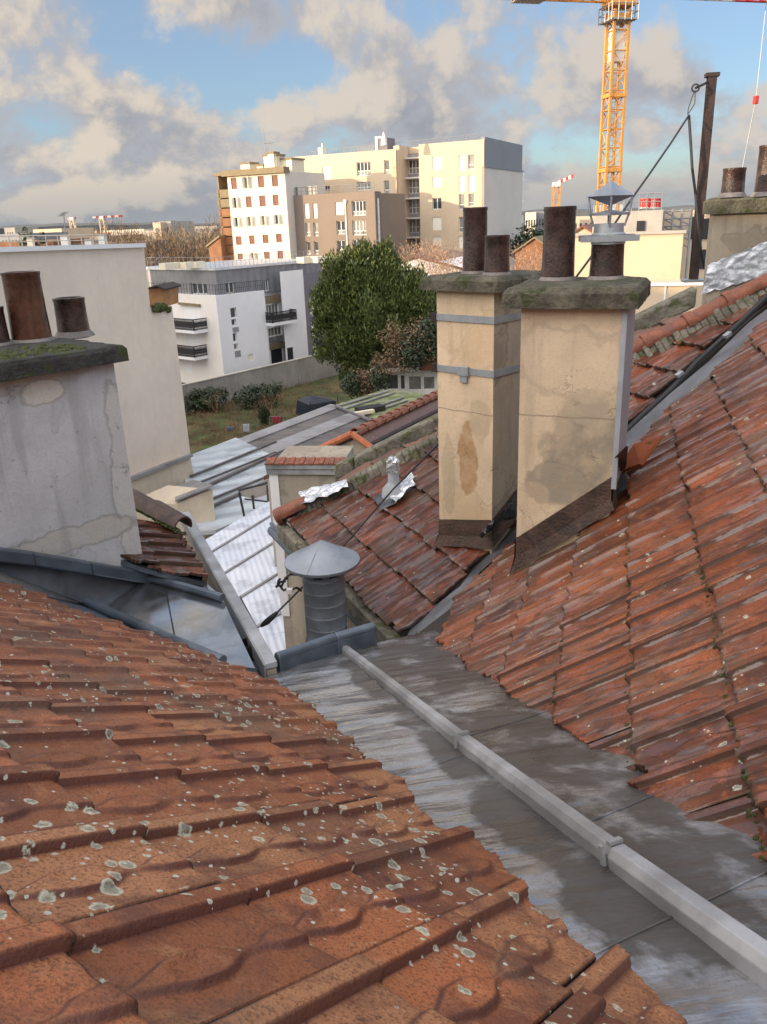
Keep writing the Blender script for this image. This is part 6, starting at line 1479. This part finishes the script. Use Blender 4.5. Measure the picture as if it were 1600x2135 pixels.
mb = MB(); mb.lathe(ac-azdir(6)*.305, [(.20, 0), (.2, .02), (.03, .02), (.001, .02)], 16, ax=-azdir(6)); part('fan', mb, M['dgrey'], au)
bx = aty(905, 755, 53.5); b_t = thing('brick_box', bx, 'low brown planter like box on the veranda roof, half behind the first chimney', 'box'); mb = MB(); mb.box(bx-Z*.1, azdir(96)*.9, azdir(6)*.8, Z*.3); part('body', mb, M['balc'], b_t)
mb = MB(); mb.box(aty(898, 741, 55), azdir(96)*.8, azdir(6)*.6, Z*.04); part('lid', mb, M['mid_sheet'], b_t)
bk = aty(890, 662, 62); tt = thing('timber_beam', bk, 'weathered plank rail to the left of the first cream chimney, before the dark foliage', 'beam'); mb = MB(); mb.box(bk, azdir(96)*1.0, azdir(6)*.1, Z*.28); mb.box(bk+azdir(96)*.9-Z*2, azdir(96)*.08, azdir(6)*.08, Z*2); part('board', mb, M['eave_b'], tt)

# ---- brown tiled ridge house with orange gable verge
ap_ = aty(740, 905, 15.5); azW = 29; dW = azdir(azW)
hw = thing('house', np.array([ap_[0], ap_[1], G]), 'low house with a dark tile roof, toothed ridge and bright orange gable edge', 'house')
rs, ls = azdir(azW+90, 30), azdir(azW-90, 26)
e_far = ap_+dW*17
mb = MB(); mb.prism([ap_, ap_+rs*4.5, e_far+rs*4.5, e_far], -Z*.1); mb.prism([ap_, e_far, e_far+ls*2.6, ap_+ls*2.6], -Z*.1); part('roof', mb, M['tile_far'], hw)
mb = MB()
for k in range(46): p = ap_+dW*(.37*k); halfpipe(mb, p, p+dW*.36, .13, .10, Z, 7, .02)
part('ridge_cap', mb, M['terracotta'], hw)
mb = MB()
for k in range(34):
    for j in range(14):
        pass
for k in range(9): a = ap_+rs*(.5*k+.4)+Z*.02; mb.box(a+dW*8.5, dW*8.5, unit(rs)*.03, Z*.02)
part('tile_course', mb, M['rust'], hw)
q = ap_+ls*2.0; mb = MB(); mb.tube([ap_-dW*.1+Z*.03, q-dW*.1+Z*.03], .07, 8); mb.tube([ap_-dW*.1+Z*.03, ap_+rs*.95-dW*.1+Z*.03], .07, 8); part('gable_verge', mb, M['terracotta_new'], hw)
mb = MB(); mb.prism([ap_-Z*.05, ap_+rs*4.4-Z*.05, np.array([*(ap_+rs*4.4)[:2], G]), np.array([*(ap_+ls*2.5)[:2], G]), ap_+ls*2.5-Z*.05], dW*16); part('wall', mb, M['old_wall'], hw)
# ---- parapet wall with its own tile strip
pw = aty(563, 972, 12.2); FP = Face(pw, 98); up_ = FP.uz(712, 985)[0]; zt_ = pw[2]
pt_ = thing('gable_wall', np.array([pw[0], pw[1], G]), 'beige wall stub topped by a short strip of orange tiles, left of the roof verge', 'wall')
mb = MB(); FP.box(mb, 0, up_, G, zt_, 0, 1.2); part('wall', mb, M['old_wall'], pt_)
mb = MB(); FP.box(mb, -.05, up_+.1, zt_-.02, zt_+.05, -.08, .1); FP.box(mb, -.05, up_+.1, zt_-.12, zt_-.03, -.05, .1); part('zinc_band', mb, M['zinc_batten'], pt_)
mb = MB(); n = 16
for k in range(n):
    u0_ = -.06+(up_+.12)*k/n; u1_ = -.06+(up_+.12)*(k+1)/n
    mb.prism([FP.pt(u0_, zt_+.05, -.10), FP.pt(u1_-.006, zt_+.05, -.10), FP.pt(u1_-.006, zt_+.09, .12), FP.pt(u0_, zt_+.09, .12)], Z*(.02+.01*(k % 2)))
part('tile_strip', mb, M['terracotta'], pt_, bevel=.004)
mb = MB(); FP.box(mb, -.02, .12, zt_-2.6, zt_-.02, -.02, .02); part('white_strip', mb, M['white_p'], pt_)
cb2 = [FP.pt(up_*.98, zt_-.35, -.1), FP.pt(up_*.45, zt_-1.15, -.15)]; mb = MB(); mb.tube(cb2, .05, 8); part('downpipe', mb, M['zinc_blue'], pt_)

# ---- blank wall building on the left
cB = aty(300, 515, 27.0); nB = azdir(111); hB = nB@cB
def onB(x, y, off=0.): return on(x, y, nB, hB+off)
bwb = thing('building', np.array([cB[0], cB[1], G]), 'tall building showing only a blank pinkish rendered wall behind the big grey chimney', 'building')
pts = [onB(x, y) for x, y in [(-60, 527), (300, 515), (313, 637), (359, 637), (404, 1003), (277, 1048), (-60, 1180)]]
mb = MB(); mb.prism(pts, azdir(-69)*9); part('wall', mb, M['blank_wall'], bwb)
mb = MB(); p, q_ = onB(-60, 522, .06), onB(301, 511, .06); mb.box((p+q_)/2-nB*.2, (q_-p)/2, nB*.26, Z*.06); part('coping', mb, M['white_p'], bwb)
low_ = [onB(x, y, .35) for x, y in [(-60, 1125), (277, 1003), (397, 950), (407, 1010), (369, 1040), (370, 1125), (200, 1250), (-60, 1300)]]
mb = MB(); mb.prism(low_, -nB*.34); part('lower_wall', mb, M['blank_low'], bwb)
mb = MB(); p, q_ = onB(-60, 1125, .4), onB(398, 949, .4); mb.box((p+q_)/2, (q_-p)/2, nB*.08, Z*.05); part('ledge', mb, M['mid_sheet'], bwb)
lw_ = thing('low_wall', atz(400, 1100, -9), 'low beige wall block with grey sheet top at the foot of the blank building', 'wall')
q4 = [aty(x, y, 22.5) for x, y in ((368, 1052), (443, 1020), (452, 1108), (410, 1140), (370, 1150))]
mb = MB(); mb.prism(q4, azdir(-69)*1.5); part('wall', mb, M['blank_low'], lw_)
mb = MB(); q4 = [aty(x, y, d) for x, y, d in ((366, 1046, 22.4), (444, 1015, 22.4), (402, 1003, 24.5), (366, 1018, 24.5))]; mb.prism(q4, Z*.06); part('top_sheet', mb, M['mid_sheet'], lw_)
q4 = [aty(x, y, 30) for x, y in ((310, 602), (342, 600), (343, 640), (310, 640))]
wsd = thing('wooden_hut', aty(326, 640, 30), 'small orange wooden hut with a dark roof on top of the blank walled building', 'hut'); mb = MB(); mb.prism(q4, azdir(6)*1.5); part('wall', mb, M['wood'], wsd)
mb = MB(); q5 = [aty(x, y, 29.8) for x, y in ((306, 600), (326, 594), (345, 602), (345, 605), (326, 598), (306, 604))]; mb.prism(q5, azdir(6)*1.7); part('roof', mb, M['deck'], wsd)
mb = MB(); q6 = [onB(x, y, .02) for x, y in ((316, 641), (330, 638), (356, 637), (350, 650), (330, 660), (322, 690), (318, 660))]
for k in range(14): blob(mb, onB(318+k*2.8, 641, .05)+Z*rg.uniform(-.1, .05), rg.uniform(.06, .16), nB)
part('moss', mb, M['moss'], bwb)['kind'] = 'stuff'
# things on its roof
for i, (x, y0, y1, w, m_, lab) in enumerate([(65, 515, 498, 10, 'cream_b', 'small square chimney stub near the left edge of the blank building'), (137, 514, 493, 13, 'frame', 'white chimney stub under the antenna on the blank building'), (186, 512, 501, 12, 'frame', 'short pale vent stub between two white chimneys'), (215, 512, 491, 13, 'frame', 'rightmost white chimney stub on the blank building')]):
    D = 29.5; b = aty(x, y0+6, D); tpp = aty(x, y1, D); r = w*D/FPX/2; t = thing('roof_stub', b, lab, 'chimney'); mb = MB(); mb.box((b+tpp)/2, azdir(90)*r, azdir(0)*r, Z*(tpp[2]-b[2])/2); part('stack', mb, M[m_], t); mb = MB(); mb.box(tpp+Z*.02, azdir(90)*r*1.15, azdir(0)*r*1.15, Z*.03); part('cap', mb, M['grey_c'], t)
an = thing('antenna', aty(137, 494, 29.5), 'thin television antenna standing on the white chimney stub', 'antenna')
mb = MB(); a = aty(137, 494, 29.5); b = aty(133, 447, 29.5); mb.tube([a, b], .018, 5); c = aty(127, 450, 29.5); d = aty(136, 442, 29.5); mb.tube([c, d], .012, 4)
for k in range(5): p = c+(d-c)*k/4; mb.tube([p-azdir(40)*.12, p+azdir(40)*.12], .008, 4)
part('mast', mb, M['steel'], an)
rl = thing('roof_railing', aty(100, 512, 28.5), 'thin metal guard rail along the top of the blank building', 'railing'); mb = MB(); railing(mb, aty(-30, 516, 28.5), aty(220, 511, 28.5), .32, 10, .018); part('rail', mb, M['grey_c'], rl)

# ---- right hand background: lit blank wall, concrete block, low lit wall
def block(name, px, D, dep, m, label, cat='building', az=6, group=None):
    q = [aty(x, y, D) for x, y in px]; c = sum(q)/len(q); t = thing(name, np.array([c[0], c[1], G]), label, cat, group)
    q = q+[np.array([q[-1][0], q[-1][1], G]), np.array([q[0][0], q[0][1], G])]; mb = MB(); mb.prism(q, azdir(az)*dep); part('wall', mb, m, t); return t
def plane_block(name, x0, x1, y0, y1, D, az, dep, m, label, group=None):
    """block whose visible face runs along az; top edge level"""
    P = aty(x1, y1, D); F_ = Face(P, az); u0 = F_.uz(x0, y0)[0]; t = thing(name, np.array([P[0], P[1], G]), label, 'building', group)
    mb = MB(); F_.box(mb, u0, 0, G, P[2], 0, dep); part('wall', mb, m, t); return t, F_, u0, P[2]
t, FY, uy, zy = plane_block('building', 1196, 1426, 490, 486, 38, 104, 6, M['yellow_wall'], 'building with a plain sunlit yellow wall between the chimney pots and the steel post')
mb = MB(); FY.box(mb, uy, .1, zy, zy+.12, -.1, .4); part('coping', mb, M['grey_c'], t)
t, F_, u0, zt_ = plane_block('building', 1240, 1384, 437, 437, 62, 104, 10, M['grey_c'], 'pale concrete building with one small square window, behind the yellow wall')
mb = MB(); a_, b_, z0, z1 = F_.rect(1328, 460, 1345, 482); F_.box(mb, a_, b_, z0, z1, -.1, .02); part('window', mb, M['dark'], t)
mb = MB(); railing(mb, F_.pt(u0, zt_, .3), F_.pt(-.1, zt_, .3), 1.1, 9, .04); part('railing', mb, M['steel'], t)
t2, F2, u2, z2 = plane_block('building', 1382, 1500, 436, 436, 66, 104, 10, M['tan'], 'tan concrete building with dark openings behind the steel post')
mb = MB()
for x0, y0, x1, y1 in ((1438, 452, 1450, 498), (1466, 455, 1484, 498), (1444, 520, 1478, 560)): a_, b_, z0, z1 = F2.rect(x0, y0, x1, y1); F2.box(mb, a_, b_, z0, z1, -.1, .02)
part('opening', mb, M['dark'], t2)
sc_t = thing('scaffold', F2.pt(F2.uz(1405, 490)[0], G, -1.5), 'grey scaffold frame in front of the tan concrete building', 'scaffolding'); mb = MB()
u0, u1 = F2.uz(1380, 460)[0], F2.uz(1436, 460)[0]
for k in range(4):
    u = u0+(u1-u0)*k/3; mb.tube([F2.pt(u, G, -1.5), F2.pt(u, F2.uz(1400, 436)[1], -1.5)], .09, 5)
for y in (440, 455, 470, 485):
    zz = F2.uz(1400, y)[1]; mb.tube([F2.pt(u0, zz, -1.5), F2.pt(u1, zz, -1.5)], .06, 5)
    mb.tube([F2.pt(u0, zz, -1.5), F2.pt(u1, zz-1.0, -1.5)], .05, 4)
part('frame', mb, M['steel'], sc_t)
# striped roof vents
rv = thing('roof_vent', aty(1355, 438, 64), 'pair of red and white slatted round vents on the concrete roof', 'vent')
for x in (1345, 1365):
    c = aty(x, 434, 64); r = 10*64*1.03/FPX; mb = MB(); mb.lathe(c, [(r, 0), (r*.95, 17*64/FPX), (.001, 17*64/FPX)], 16); o = part('drum', mb, M['crane_w'], rv)
    mb = MB()
    for k in range(3): mb.lathe(c+Z*(.15+.2*k), [(r*1.01, 0), (r*1.0, .1)], 16)
    for k in range(16):
        w = 2*math.pi*k/16; mb.box(c+Z*.33+np.array([math.cos(w), math.sin(w), 0])*r*.98, np.array([-math.sin(w), math.cos(w), 0])*.05, np.array([math.cos(w), math.sin(w), 0])*.03, Z*.27)
    part('slats', mb, M['crane_r'], o)
# low lit wall with gutter
t, F_, u0, zt_ = plane_block('building', 1190, 1452, 592, 594, 33, 104, 3, M['yellow_wall'], 'low warm lit wall topped with a long pale gutter, just right of the chimney cap')
mb = MB(); F_.box(mb, u0, .3, zt_, zt_+.10, -.12, .05); a_ = F_.uz(1388, 600)[0]; F_.box(mb, a_-.03, a_+.03, zt_-2, zt_, -.05, .0); part('gutter', mb, M['white_p'], t)
# ---- block behind, beyond the tan building
GRP = 'distant city buildings'
dist_b = [(1096, 1118, 442, 150, 'cream_b', 'pale sunlit block just right of the tan building'), (1112, 1136, 440, 152, 'clad', 'grey shaded block just right of the tan building'), (1196, 1240, 450, 170, 'tan', 'far tan block with rows of small windows behind the chimney pots'), (1240, 1300, 425, 150, 'frame', 'white block partly hidden by the metal cowl')]
def wins(F_, u0, u1, z0, z1, nx, nz, parent):
    for i in range(nx):
        for j in range(nz):
            a_ = u0+(u1-u0)*(i+.25)/nx; b_ = u0+(u1-u0)*(i+.7)/nx; c = z0+(z1-z0)*(j+.3)/nz; d = z0+(z1-z0)*(j+.75)/nz; mb = MB(); F_.box(mb, a_, b_, c, d, -.05, .02); part('window', mb, M['pane'], parent)
for x0, x1, y, D, m_, lab in dist_b:
    t, F_, u0, zt_ = plane_block('building', x0, x1, y, y, D, 104, 12, M[m_], lab, GRP); wins(F_, u0, 0, zt_-8, zt_-.6, 4, 3, t)
p = aty(1110, 468, 120); t = thing('evergreen_tree', np.array([p[0], p[1], G]), 'dark round evergreen tree far behind, right of the tan building', 'tree'); leaf_cloud('crown', t, M['leaf_dark'], [(p[0], p[1], p[2]-2, 2.8, .8), (p[0]+2.5, p[1], p[2]-2.6, 2.2, .8), (p[0]-2, p[1], p[2]-3, 2, .8)], 1400, .3, 71); trunk(t, np.array([p[0], p[1], G]), p[2]-G-2, .3, 4, 2, M['bark'])
def gable_house(x, y, D, w, h, m, rm, label, az=20):
    p = aty(x, y, D); t = thing('house', np.array([p[0], p[1], G]), label, 'house', GRP); U, N = azdir(az+90), azdir(az)
    top = p[2]; mb = MB(); mb.prism([p-U*w/2-Z*h, p+U*w/2-Z*h, p+U*w/2+Z*(G-p[2]), p-U*w/2+Z*(G-p[2])][::-1]+[], N*w*1.2); mb.prism([p-U*w/2-Z*h, p, p+U*w/2-Z*h], N*w*1.2); part('wall', mb, M[m], t)
    mb = MB(); e = .3
    for s in (-1, 1): mb.prism([p+Z*.05-N*e, p+U*s*(w/2+.3)-Z*(h+.15)-N*e, p+U*s*(w/2+.3)-Z*(h+.35)-N*e, p-Z*.15-N*e], N*(w*1.2+.6))
    part('roof', mb, M[rm], t); return t
gable_house(1115, 494, 105, 4.6, 1.5, 'balc', 'eave_b', 'tiny gabled house far right of the tan building'); gable_house(1216, 470, 90, 7, 2.2, 'yellow_wall', 'terracotta', 'orange lit gable seen between the two chimney pots')
gable_house(868, 533, 74, 10, 1.2, 'white_p', 'tile_far', 'white low house with a red door behind the evergreen tree')
# skyline on the left
rs_ = random.Random(21)
sky_ = [(8, 30, 474, 260, 'grey_c'), (-5, 60, 486, 190, 'clad'), (68, 128, 476, 210, 'tan'), (130, 180, 488, 240, 'grey_c'), (176, 235, 484, 250, 'balc'), (186, 216, 492, 160, 'brown_b'), (228, 320, 480, 230, 'grey_c'), (318, 334, 463, 200, 'tan'), (330, 356, 461, 202, 'grey_c'), (380, 445, 478, 330, 'clad'), (360, 452, 470, 420, 'grey_c'), (0, 200, 481, 430, 'grey_c'), (408, 440, 484, 210, 'tan'), (215, 300, 477, 380, 'cream_b'), (1136, 1200, 452, 260, 'grey_c'), (-40, 110, 500, 150, 'balc'), (110, 300, 503, 150, 'brown_side')]
SKL = ['tiny pale block at the far left edge of the skyline', 'wide slate block behind the dark conifers at the left edge', 'tan block behind the conifers on the left skyline', 'pale block right behind the antenna', 'brick brown low block below the small far cranes', 'taupe block between the two white chimney stubs', 'wide pale block behind the bare wood', 'slim tan tower rising out of the bare wood', 'pale tower joined to the slim tan one in the wood', 'slate block on the horizon just left of the cream apartment block', 'long low pale block along the horizon above the wood', 'long pale strip of buildings on the far left horizon', 'tan block peeping through the wood, left of the cream apartment block', 'cream strip on the horizon above the right end of the blank building', 'pale block on the horizon between the wide chimney pots and the tan building', 'brick brown roofs just over the left part of the blank building', 'dull brown roofs just over the right part of the blank building']
for i, (x0, x1, y, D, m_) in enumerate(sky_):
    t, F_, u0, zt_ = plane_block('building', x0, x1, y, y, D, 100+rs_.uniform(-8, 8), 14, M[m_], SKL[i], GRP); wins(F_, u0+.5, -.5, zt_-6, zt_-.5, max(3, min(10, int((x1-x0)/8))), 2, t)
for i, (x, y, D, w) in enumerate([(52, 478, 150, 4.0), (88, 487, 145, 2.2), (44, 490, 140, 2.6), (70, 494, 140, 2.2)]):
    p = aty(x, y, D); t = thing('conifer', np.array([p[0], p[1], G]), ['tallest dark conifer on the left skyline', 'slim dark conifer right of the tallest one', 'low dark tree left of the tallest conifer', 'low dark tree between the two conifers'][i], 'tree')
    ht_ = p[2]-G; bl = [(p[0]+rs_.uniform(-.5, .5)*k*.3, p[1], p[2]-k*1.1, w*(.15+.12*k), .6) for k in range(7)]; leaf_cloud('crown', t, M['leaf_dark'], bl, 1500, .28, 80+i); trunk(t, np.array([p[0], p[1], G]), ht_*.9, .25, 3, i, M['bark'])
# strip of red roofs just behind the blank building and by the wood
rf = [(1180, 1300, 0)]
M['hill'] = mat('distant_hills', (0.10, 0.11, 0.12), .95, 0, .2, .01)
mb = MB(); n = 80; V = []
for k in range(n+1):
    az_ = -40+80*k/n; R_h = 2600; h = 26+14*mnoise.noise(Vector((k*.13, 1, 0)))+8*mnoise.noise(Vector((k*.5, 4, 0)))+(14 if az_ < -12 else 0); d_ = azdir(az_); V += [d_*R_h+Z*(G-2), d_*R_h+Z*(G+h*.75), d_*(R_h+500)+Z*(G+h), d_*(R_h+900)+Z*(G-2)]
F = []
for k in range(n):
    for j in range(3): F.append((k*4+j, (k+1)*4+j, (k+1)*4+j+1, k*4+j+1))
o = mesh_obj('hills', V, F, M['hill'], None, (0, 2600, G)); o['kind'] = 'structure'
# distant town roofs as a carpet of small houses between 180 m and 900 m
mb = MB(); rgt = random.Random(99)
tn = []
# ------------------------------------------------------------------ cranes
def lattice(mb, a, b, w, n, r, ux, uy, br=.5):
    cs = [(-1, -1), (1, -1), (1, 1), (-1, 1)]
    P = lambda t, c: a+(b-a)*t+ux*c[0]*w/2+uy*c[1]*w/2
    for c in cs: mb.box((P(0, c)+P(1, c))/2, ux*r, uy*r, (b-a)/2)
    for k in range(n):
        t0, t1 = k/n, (k+1)/n
        for i in range(4):
            c, d = cs[i], cs[(i+1) % 4]
            mb.tube([P(t0, c), P(t0, d)], r*br, 4, False); mb.tube([P(t0, c if k % 2 else d), P(t1, d if k % 2 else c)], r*br, 4, False)
Dk = 84.0; ka = aty(1268, 430, Dk); kb_ = aty(1288, 22, Dk); kz = ka.copy(); kz[2] = G; kb_[:2] = ka[:2]
crn = thing('tower_crane', kz, 'tall yellow lattice tower crane rising behind the wide cream chimney', 'crane')
w_ = 1.38; cu, cv = azdir(78), azdir(168)
n_sec = int((kb_[2]-G)/1.55); mb = MB(); lattice(mb, kz, np.array([ka[0], ka[1], kb_[2]]), w_, n_sec, .11, cu, cv, .42); part('mast', mb, M['crane_y'], crn)
sec = 6.2; k = 0
while G+sec*k < kb_[2]:
    mb = MB(); z_ = G+sec*k; k += 1
    for s in (-1, 1): mb.box(np.array([ka[0], ka[1], z_])+cv*s*w_/2, cu*(w_/2+.16), cv*.13, Z*.15); mb.box(np.array([ka[0], ka[1], z_])+cu*s*w_/2, cv*(w_/2+.16), cu*.13, Z*.15)
    part('section_joint', mb, M['crane_y'], crn)
mb = MB(); c0_ = np.array([ka[0], ka[1], 0])
za, zb2 = vz(kz, 410), kb_[2]
for s in (-.18, .18): mb.box(np.array([ka[0], ka[1], (G+zb2)/2])+cu*s, cu*.025, cv*.025, Z*(zb2-G)/2)
for k in range(int((zb2-G)/.45)): mb.tube([np.array([ka[0], ka[1], G+.45*k])-cu*.18, np.array([ka[0], ka[1], G+.45*k])+cu*.18], .018, 4, False)
part('ladder', mb, M['steel'], crn)
zpl = vz(kz, 44); top_ = np.array([ka[0], ka[1], zpl])
mb = MB(); mb.box(top_, cu*1.25, cv*1.25, Z*.06)
for s, t in ((-1, -1), (1, -1), (1, 1), (-1, 1)):
    p = top_+cu*1.25*s+cv*1.25*t; q_ = top_+cu*1.25*(-t)+cv*1.25*s
    for h in (.55, 1.15): mb.tube([p+Z*h, q_+Z*h], .04, 4)
    for k in range(4): r_2 = p+(q_-p)*k/4; mb.tube([r_2-Z*.1, r_2+Z*1.3], .045, 4)
part('platform', mb, M['steel'], crn)
mb = MB(); zc1 = vz(kz, 95); mb.box(np.array([ka[0], ka[1], zc1]), cu*.55, cv*.5, Z*1.3); part('sheathing', mb, M['crane_w'], crn)
zj = vz(kz, 2); tj = np.array([ka[0], ka[1], zj]); mb = MB(); mb.box(tj+Z*.1, cu*1.1, cv*1.1, Z*.6); part('slewing_ring', mb, M['crane_y'], crn)
jv = azdir(74.5); jw = unit(np.cross(jv, Z)); jl = 52.0; nseg = 34; mb = MB(); cut = []
for k in range(nseg):
    a, b = tj+jv*jl*k/nseg+Z*.5, tj+jv*jl*(k+1)/nseg+Z*.5; f0_ = len(mb.f)
    for s in (-1, 1): mb.tube([a+jw*s*.6, b+jw*s*.6], .10, 5, False)
    mb.tube([a+Z*1.2, b+Z*1.2], .11, 5, False)
    for s in (-1, 1): mb.tube([a+jw*s*.6, (a+b)/2+Z*1.2], .05, 4, False); mb.tube([(a+b)/2+Z*1.2, b+jw*s*.6], .05, 4, False)
    mb.tube([a+jw*.6, b-jw*.6], .05, 4, False); mb.tube([a+jw*.6, a-jw*.6], .05, 4, False)
    if k < 6 or (k//4) % 2: cut.append((f0_, len(mb.f)))
o = part('jib', mb, M['crane_r'], crn); o.data.materials.append(M['crane_w'])
for f0_, f1_ in cut:
    for q_ in range(f0_, f1_): o.data.polygons[q_].material_index = 1
cj = tj-jv*14+Z*.5; mb = MB(); lattice(mb, tj+Z*.5, cj, 1.0, 8, .07, jw, Z, .6); part('counter_jib', mb, M['crane_y'], crn)
cwp = tj-jv*solve_t(tj, -jv, 1104, 0, 0, 30); cwp[2] = vz(cwp, 1)+.4; 
mb = MB(); mb.box(cwp+Z*.2, jv*1.35, jw*.8, Z*.35)
for k in range(6): mb.box(cwp+jv*(k-2.5)*.44, jv*.19, jw*.78, Z*.45)
part('counterweight', mb, M['grey_c'], crn)
thk = solve_t(tj, jv, 1598, 0, 0, 52); hj = tj+jv*thk+Z*.5; hk0 = hj.copy(); hk0[2] = vz(hj, 208)
mb = MB(); mb.tube([hj, hk0], .035, 4); part('hoist_rope', mb, M['steel'], crn); mb = MB(); lo_ = hk0.copy(); lo_[2] = vz(hj, 350); mb.tube([hk0, lo_-jv*.7], .05, 5); part('lifting_chain', mb, M['steel'], crn)
mb = MB(); mb.box(hk0, cu*.2, cv*.2, Z*.35); part('hook_block', mb, M['crane_r'], crn, bevel=.03)
def small_crane(x, ytop, ybase, D, jx, jy, jx2, jy2, label, m='crane_y'):
    p = aty(x, ytop, D); t = thing('tower_crane', np.array([p[0], p[1], G]), label, 'crane'); mb = MB(); s = D/FPX
    lattice(mb, np.array([p[0], p[1], G]), p, 1.5, int((p[2]-G)/3), .10*max(1, D/200), azdir(90), azdir(0), .6); part('mast', mb, M[m], t)
    a, b = aty(jx, jy, D), aty(jx2, jy2, D); mb = MB(); n = 8
    for k in range(n): mb.box(a+(b-a)*(k+.5)/n, (b-a)/2/n, azdir(0)*.3, Z*.36)
    o = part('jib', mb, M['crane_w'], t); o.data.materials.append(M['crane_r'])
    for q_, f in enumerate(o.data.polygons): f.material_index = (q_//6) % 2
    mb = MB(); mb.box(p+Z*.2, azdir(90)*.8, azdir(0)*.8, Z*.5); part('cab', mb, M['crane_w'], t)
small_crane(1161, 386, 0, 210, 1152, 386, 1196, 366, 'small far crane with a tilted red and white jib, left of the yellow crane', 'crane_y')
small_crane(150, 457, 0, 330, 141, 456, 158, 454, 'tiny far orange crane just right of the antenna', 'tan')
small_crane(212, 455, 0, 330, 193, 453, 255, 450, 'far red and white crane above the blank building, right of the other one', 'tan')

# ---- unseen house row added behind-left of the viewer to keep sun off the courtyard
su, sp_ = azdir(SUN_AZ+180), azdir(SUN_AZ+90)
hh = random.Random(77); a0 = -46.0; k = 0
labs = ['cream', 'pale grey', 'taupe', 'tan', 'white', 'beige', 'brown', 'ochre', 'sand', 'stone']
while a0 < 74:
    wd = hh.uniform(13, 19); c = su*-26+sp_*(a0+wd/2); top = 1.15+.176*26+hh.uniform(-.2, .2); t = thing('apartment_building', np.array([c[0], c[1], G]), '%s unseen house added behind the viewer to block the low sun' % labs[k % 10], 'building', 'added sun blockers behind the viewer')
    mb = MB(); mb.box(np.array([c[0], c[1], (G+top)/2])-su*4.2, sp_*wd/2, su*4, Z*(top-G)/2)
    part('wall', mb, M['tan_pale' if k % 2 else 'cream_b'], t); a0 += wd; k += 1
# ------------------------------------------------------------------ lift everything: street level becomes z = 0
for o in ROOTS: o.location.z += EYE
